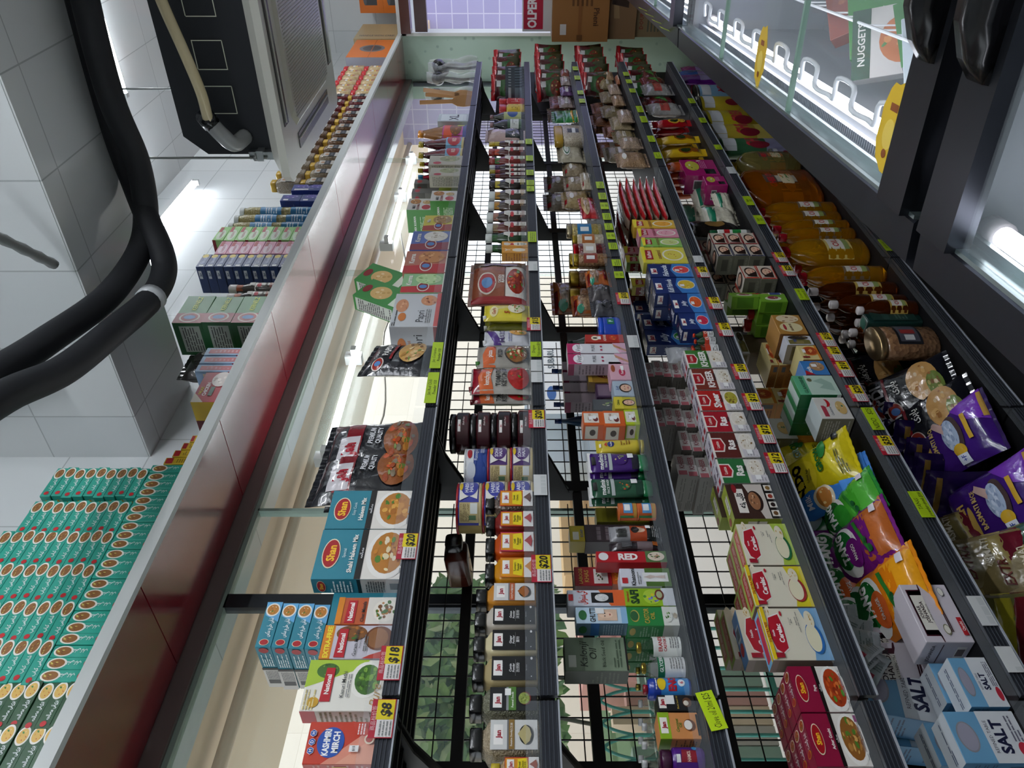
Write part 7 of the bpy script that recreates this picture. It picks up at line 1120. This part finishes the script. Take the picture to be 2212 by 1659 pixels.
for i, py in enumerate((594, 568, 532, 510, 490, 468, 445, 424, 400, 218, 200, 168, 148)): note(3, py, 14 if py > 300 else 8, ('150','$20') if i % 3 == 0 else None, 'small neon note on the third shelf edge, %s counting from the blue tub' % ORD[i])
for i, py in enumerate((336, 300, 258, 236, 196, 176, 160)): note(4, py, 13 if py > 200 else 8, None, 'small neon note on the fourth shelf edge, %s counting from the vermicelli' % ORD[i])
for i, py in enumerate((475, 434, 318, 260, 218)): note(5, py, 19 if py > 400 else 10, ('Sugar','$18') if i < 2 else None, 'small neon note on the fifth shelf edge, %s counting from the candy bags' % ORD[i])
note(5, 636, 24, ('Green tea','Lemon $13'), 'big neon note beside the green tea boxes'); note(5, 905, 48, ('NIDO   $25',), 'neon note under the yellow milk powder bag'); note(5, 1090, 56, ('TANG','powder drink $18'), 'neon note under the purple mango bags')
note(6, 530, 24, ('Sunflower','oil $28'), 'neon note on the bottom shelf edge, nearer'); note(6, 470, 20, ('Corn oil','$30'), 'neon note on the bottom shelf edge, farther')
note(3, 1532, 84, ('Clove oil 20ml $25',), 'bright neon strip note stuck askew over the third shelf edge', 'C4E41E', -12)
for sh, py, w_, lb in ((2,1048,44,'under the blue sweet tins'),(2,790,24,'under the ketchup, farther'),(2,815,22,'under the ketchup, nearer'),(2,575,20,'under the chicken snack bag'),(3,738,26,'under the slim red box'),(5,1320,64,'under the herbal sachet box'),(5,1425,56,'under the salt boxes'),(4,560,14,'by the custard boxes'),(5,368,14,'by the pink bricks')): note(sh, py, w_, None, 'blank white paper label on the %s shelf edge, %s' % (SHN[sh], lb), 'D4D6D6')

# ---------- frozen packs in the middle freezer and stickers on its glass
def W_(lx, ly, z): return (1.277+lx*cos(AL)-ly*sin(AL), .686+lx*sin(AL)+ly*cos(AL), z)
fz = [('3F8A3A',[('R',0,.0,1,.3,'B5C84A'),('T','PK',.5,.7,.2,'E8F0E0',{'b':.04})],'green frozen food box lying in the basket, nearest'),('D8D4D0',[('F',.5,.45,.34,.26,['C9702A','E0944A','B5581E','4F8A3A'],12),('R',.0,.8,1,1,'1E4A2E'),('T','NUGGETS',.5,.9,.08,'F0ECE6')],'white frozen food box with golden pieces'),('1E4A2E',[('F',.5,.35,.34,.2,['D87A3A','E0944A','D8D0C0'],8),('T','Kings',.5,.8,.12,'E8E4DA',{'sh':.3})],'dark green frozen food box beside the white one'),('8A3A2A',[('F',.5,.5,.4,.4,['8A3A2A','A85A3A','6A2A1E'],16)],'reddish brown frozen meat pack'),('D0CCD4',[('F',.5,.4,.3,.2,['D8884A','E8B080'],6),('R',0,.85,1,1,'3F8A3A')],'white and orange frozen box deeper in the basket'),('C9D4DC',[('T','PARATHA',.5,.6,.12,'2A6A3A'),('E',.5,.3,.3,.18,'E0C890')],'pale frozen bread pack at the far side')]
for i, (c, sp, lb) in enumerate([fz[q] for q in (2,5,4,1,0,3)]):
    o = carton('frozen_food_box','box',.19,.05,.24,c,sp,[('L',.2,.2,.8,.8,5,'D8D8D8')],[('R',0,.2,1,.8,'E0DCD6')]); o['label'] = lb
    o.location = W_(.45+.15*i, -.27-.05*(i % 3), .42+.03*(i % 2)); o.rotation_euler = (R_(-32-4*(i % 3)), 0, AL+R_(-62+9*(i % 3)))
for i in range(5):
    o = carton('frozen_food_box','box',.2,.06,.28,['3F8A3A','D8D4D0','1E4A2E','D87A3A','C9D4DC'][i],fz[i % 3][1],[],[('R',0,.3,1,.7,'E0DCD6')]); o['label'] = 'frozen food box lying flat on the basket floor, %s from the camera' % ORD[i]; o['group'] = 'frozen boxes on the basket floor'; o.location = W_(.7+i*.24, -.9, .405); o.rotation_euler = (R_(-88), 0, AL)
for i, (lx, ly) in enumerate(((.146,-.203),(1.04,-.181))):
    b = MB(); pts = [(.045*cos(a*pi/8)*(1.0+.12*(a % 2)), .075*sin(a*pi/8)*(1+.1*(a % 3))) for a in range(16)]; b.add([(x, y, 0) for x, y in pts]+[(x, y, .0006) for x, y in pts], [tuple(range(16)), tuple(range(16, 32))]+[(k, (k+1) % 16, (k+1) % 16+16, k+16) for k in range(16)], mat('D8B42A','c'))
    paint(b, lambda u, v, h: ((u-.5)*.08, (v-.5)*.14, .0006+h), .08, .14, [('E',.5,.6,.3,.2,'E8CC5A'),('R',.3,.2,.7,.3,'8A4A1E'),('E',.5,.85,.12,.06,'8A4A1E')])
    o = b.build('sticker'); tagp(o, ['yellow cut-out sticker on the freezer glass, nearer','yellow cut-out sticker on the freezer glass, farther'][i], 'sticker'); o.location = W_(lx, ly, .8985); o.rotation_euler = (0,0,AL)
for i in range(4):
    b = MB(); b.box(-.03, .03, -.0004, .0004, 0, .045, mat('D4E42A','c')); paint(b, lambda u, v, h: ((u-.5)*.06, .0004+h, v*.045), .06, .045, [('L',.1,.2,.9,.8,3,'6A7A1E')]); paint(b, lambda u, v, h: ((u-.5)*.06, -.0004-h, v*.045), .06, .045, [('L',.1,.2,.9,.8,3,'6A7A1E')])
    o = b.build('price_note'); tagp(o, 'yellow price note standing on the far freezer rim, %s' % ORD[i], 'note'); o.location = W_(2.5+i*.24, -.05, .905); o.rotation_euler = (R_(20), 0, AL)
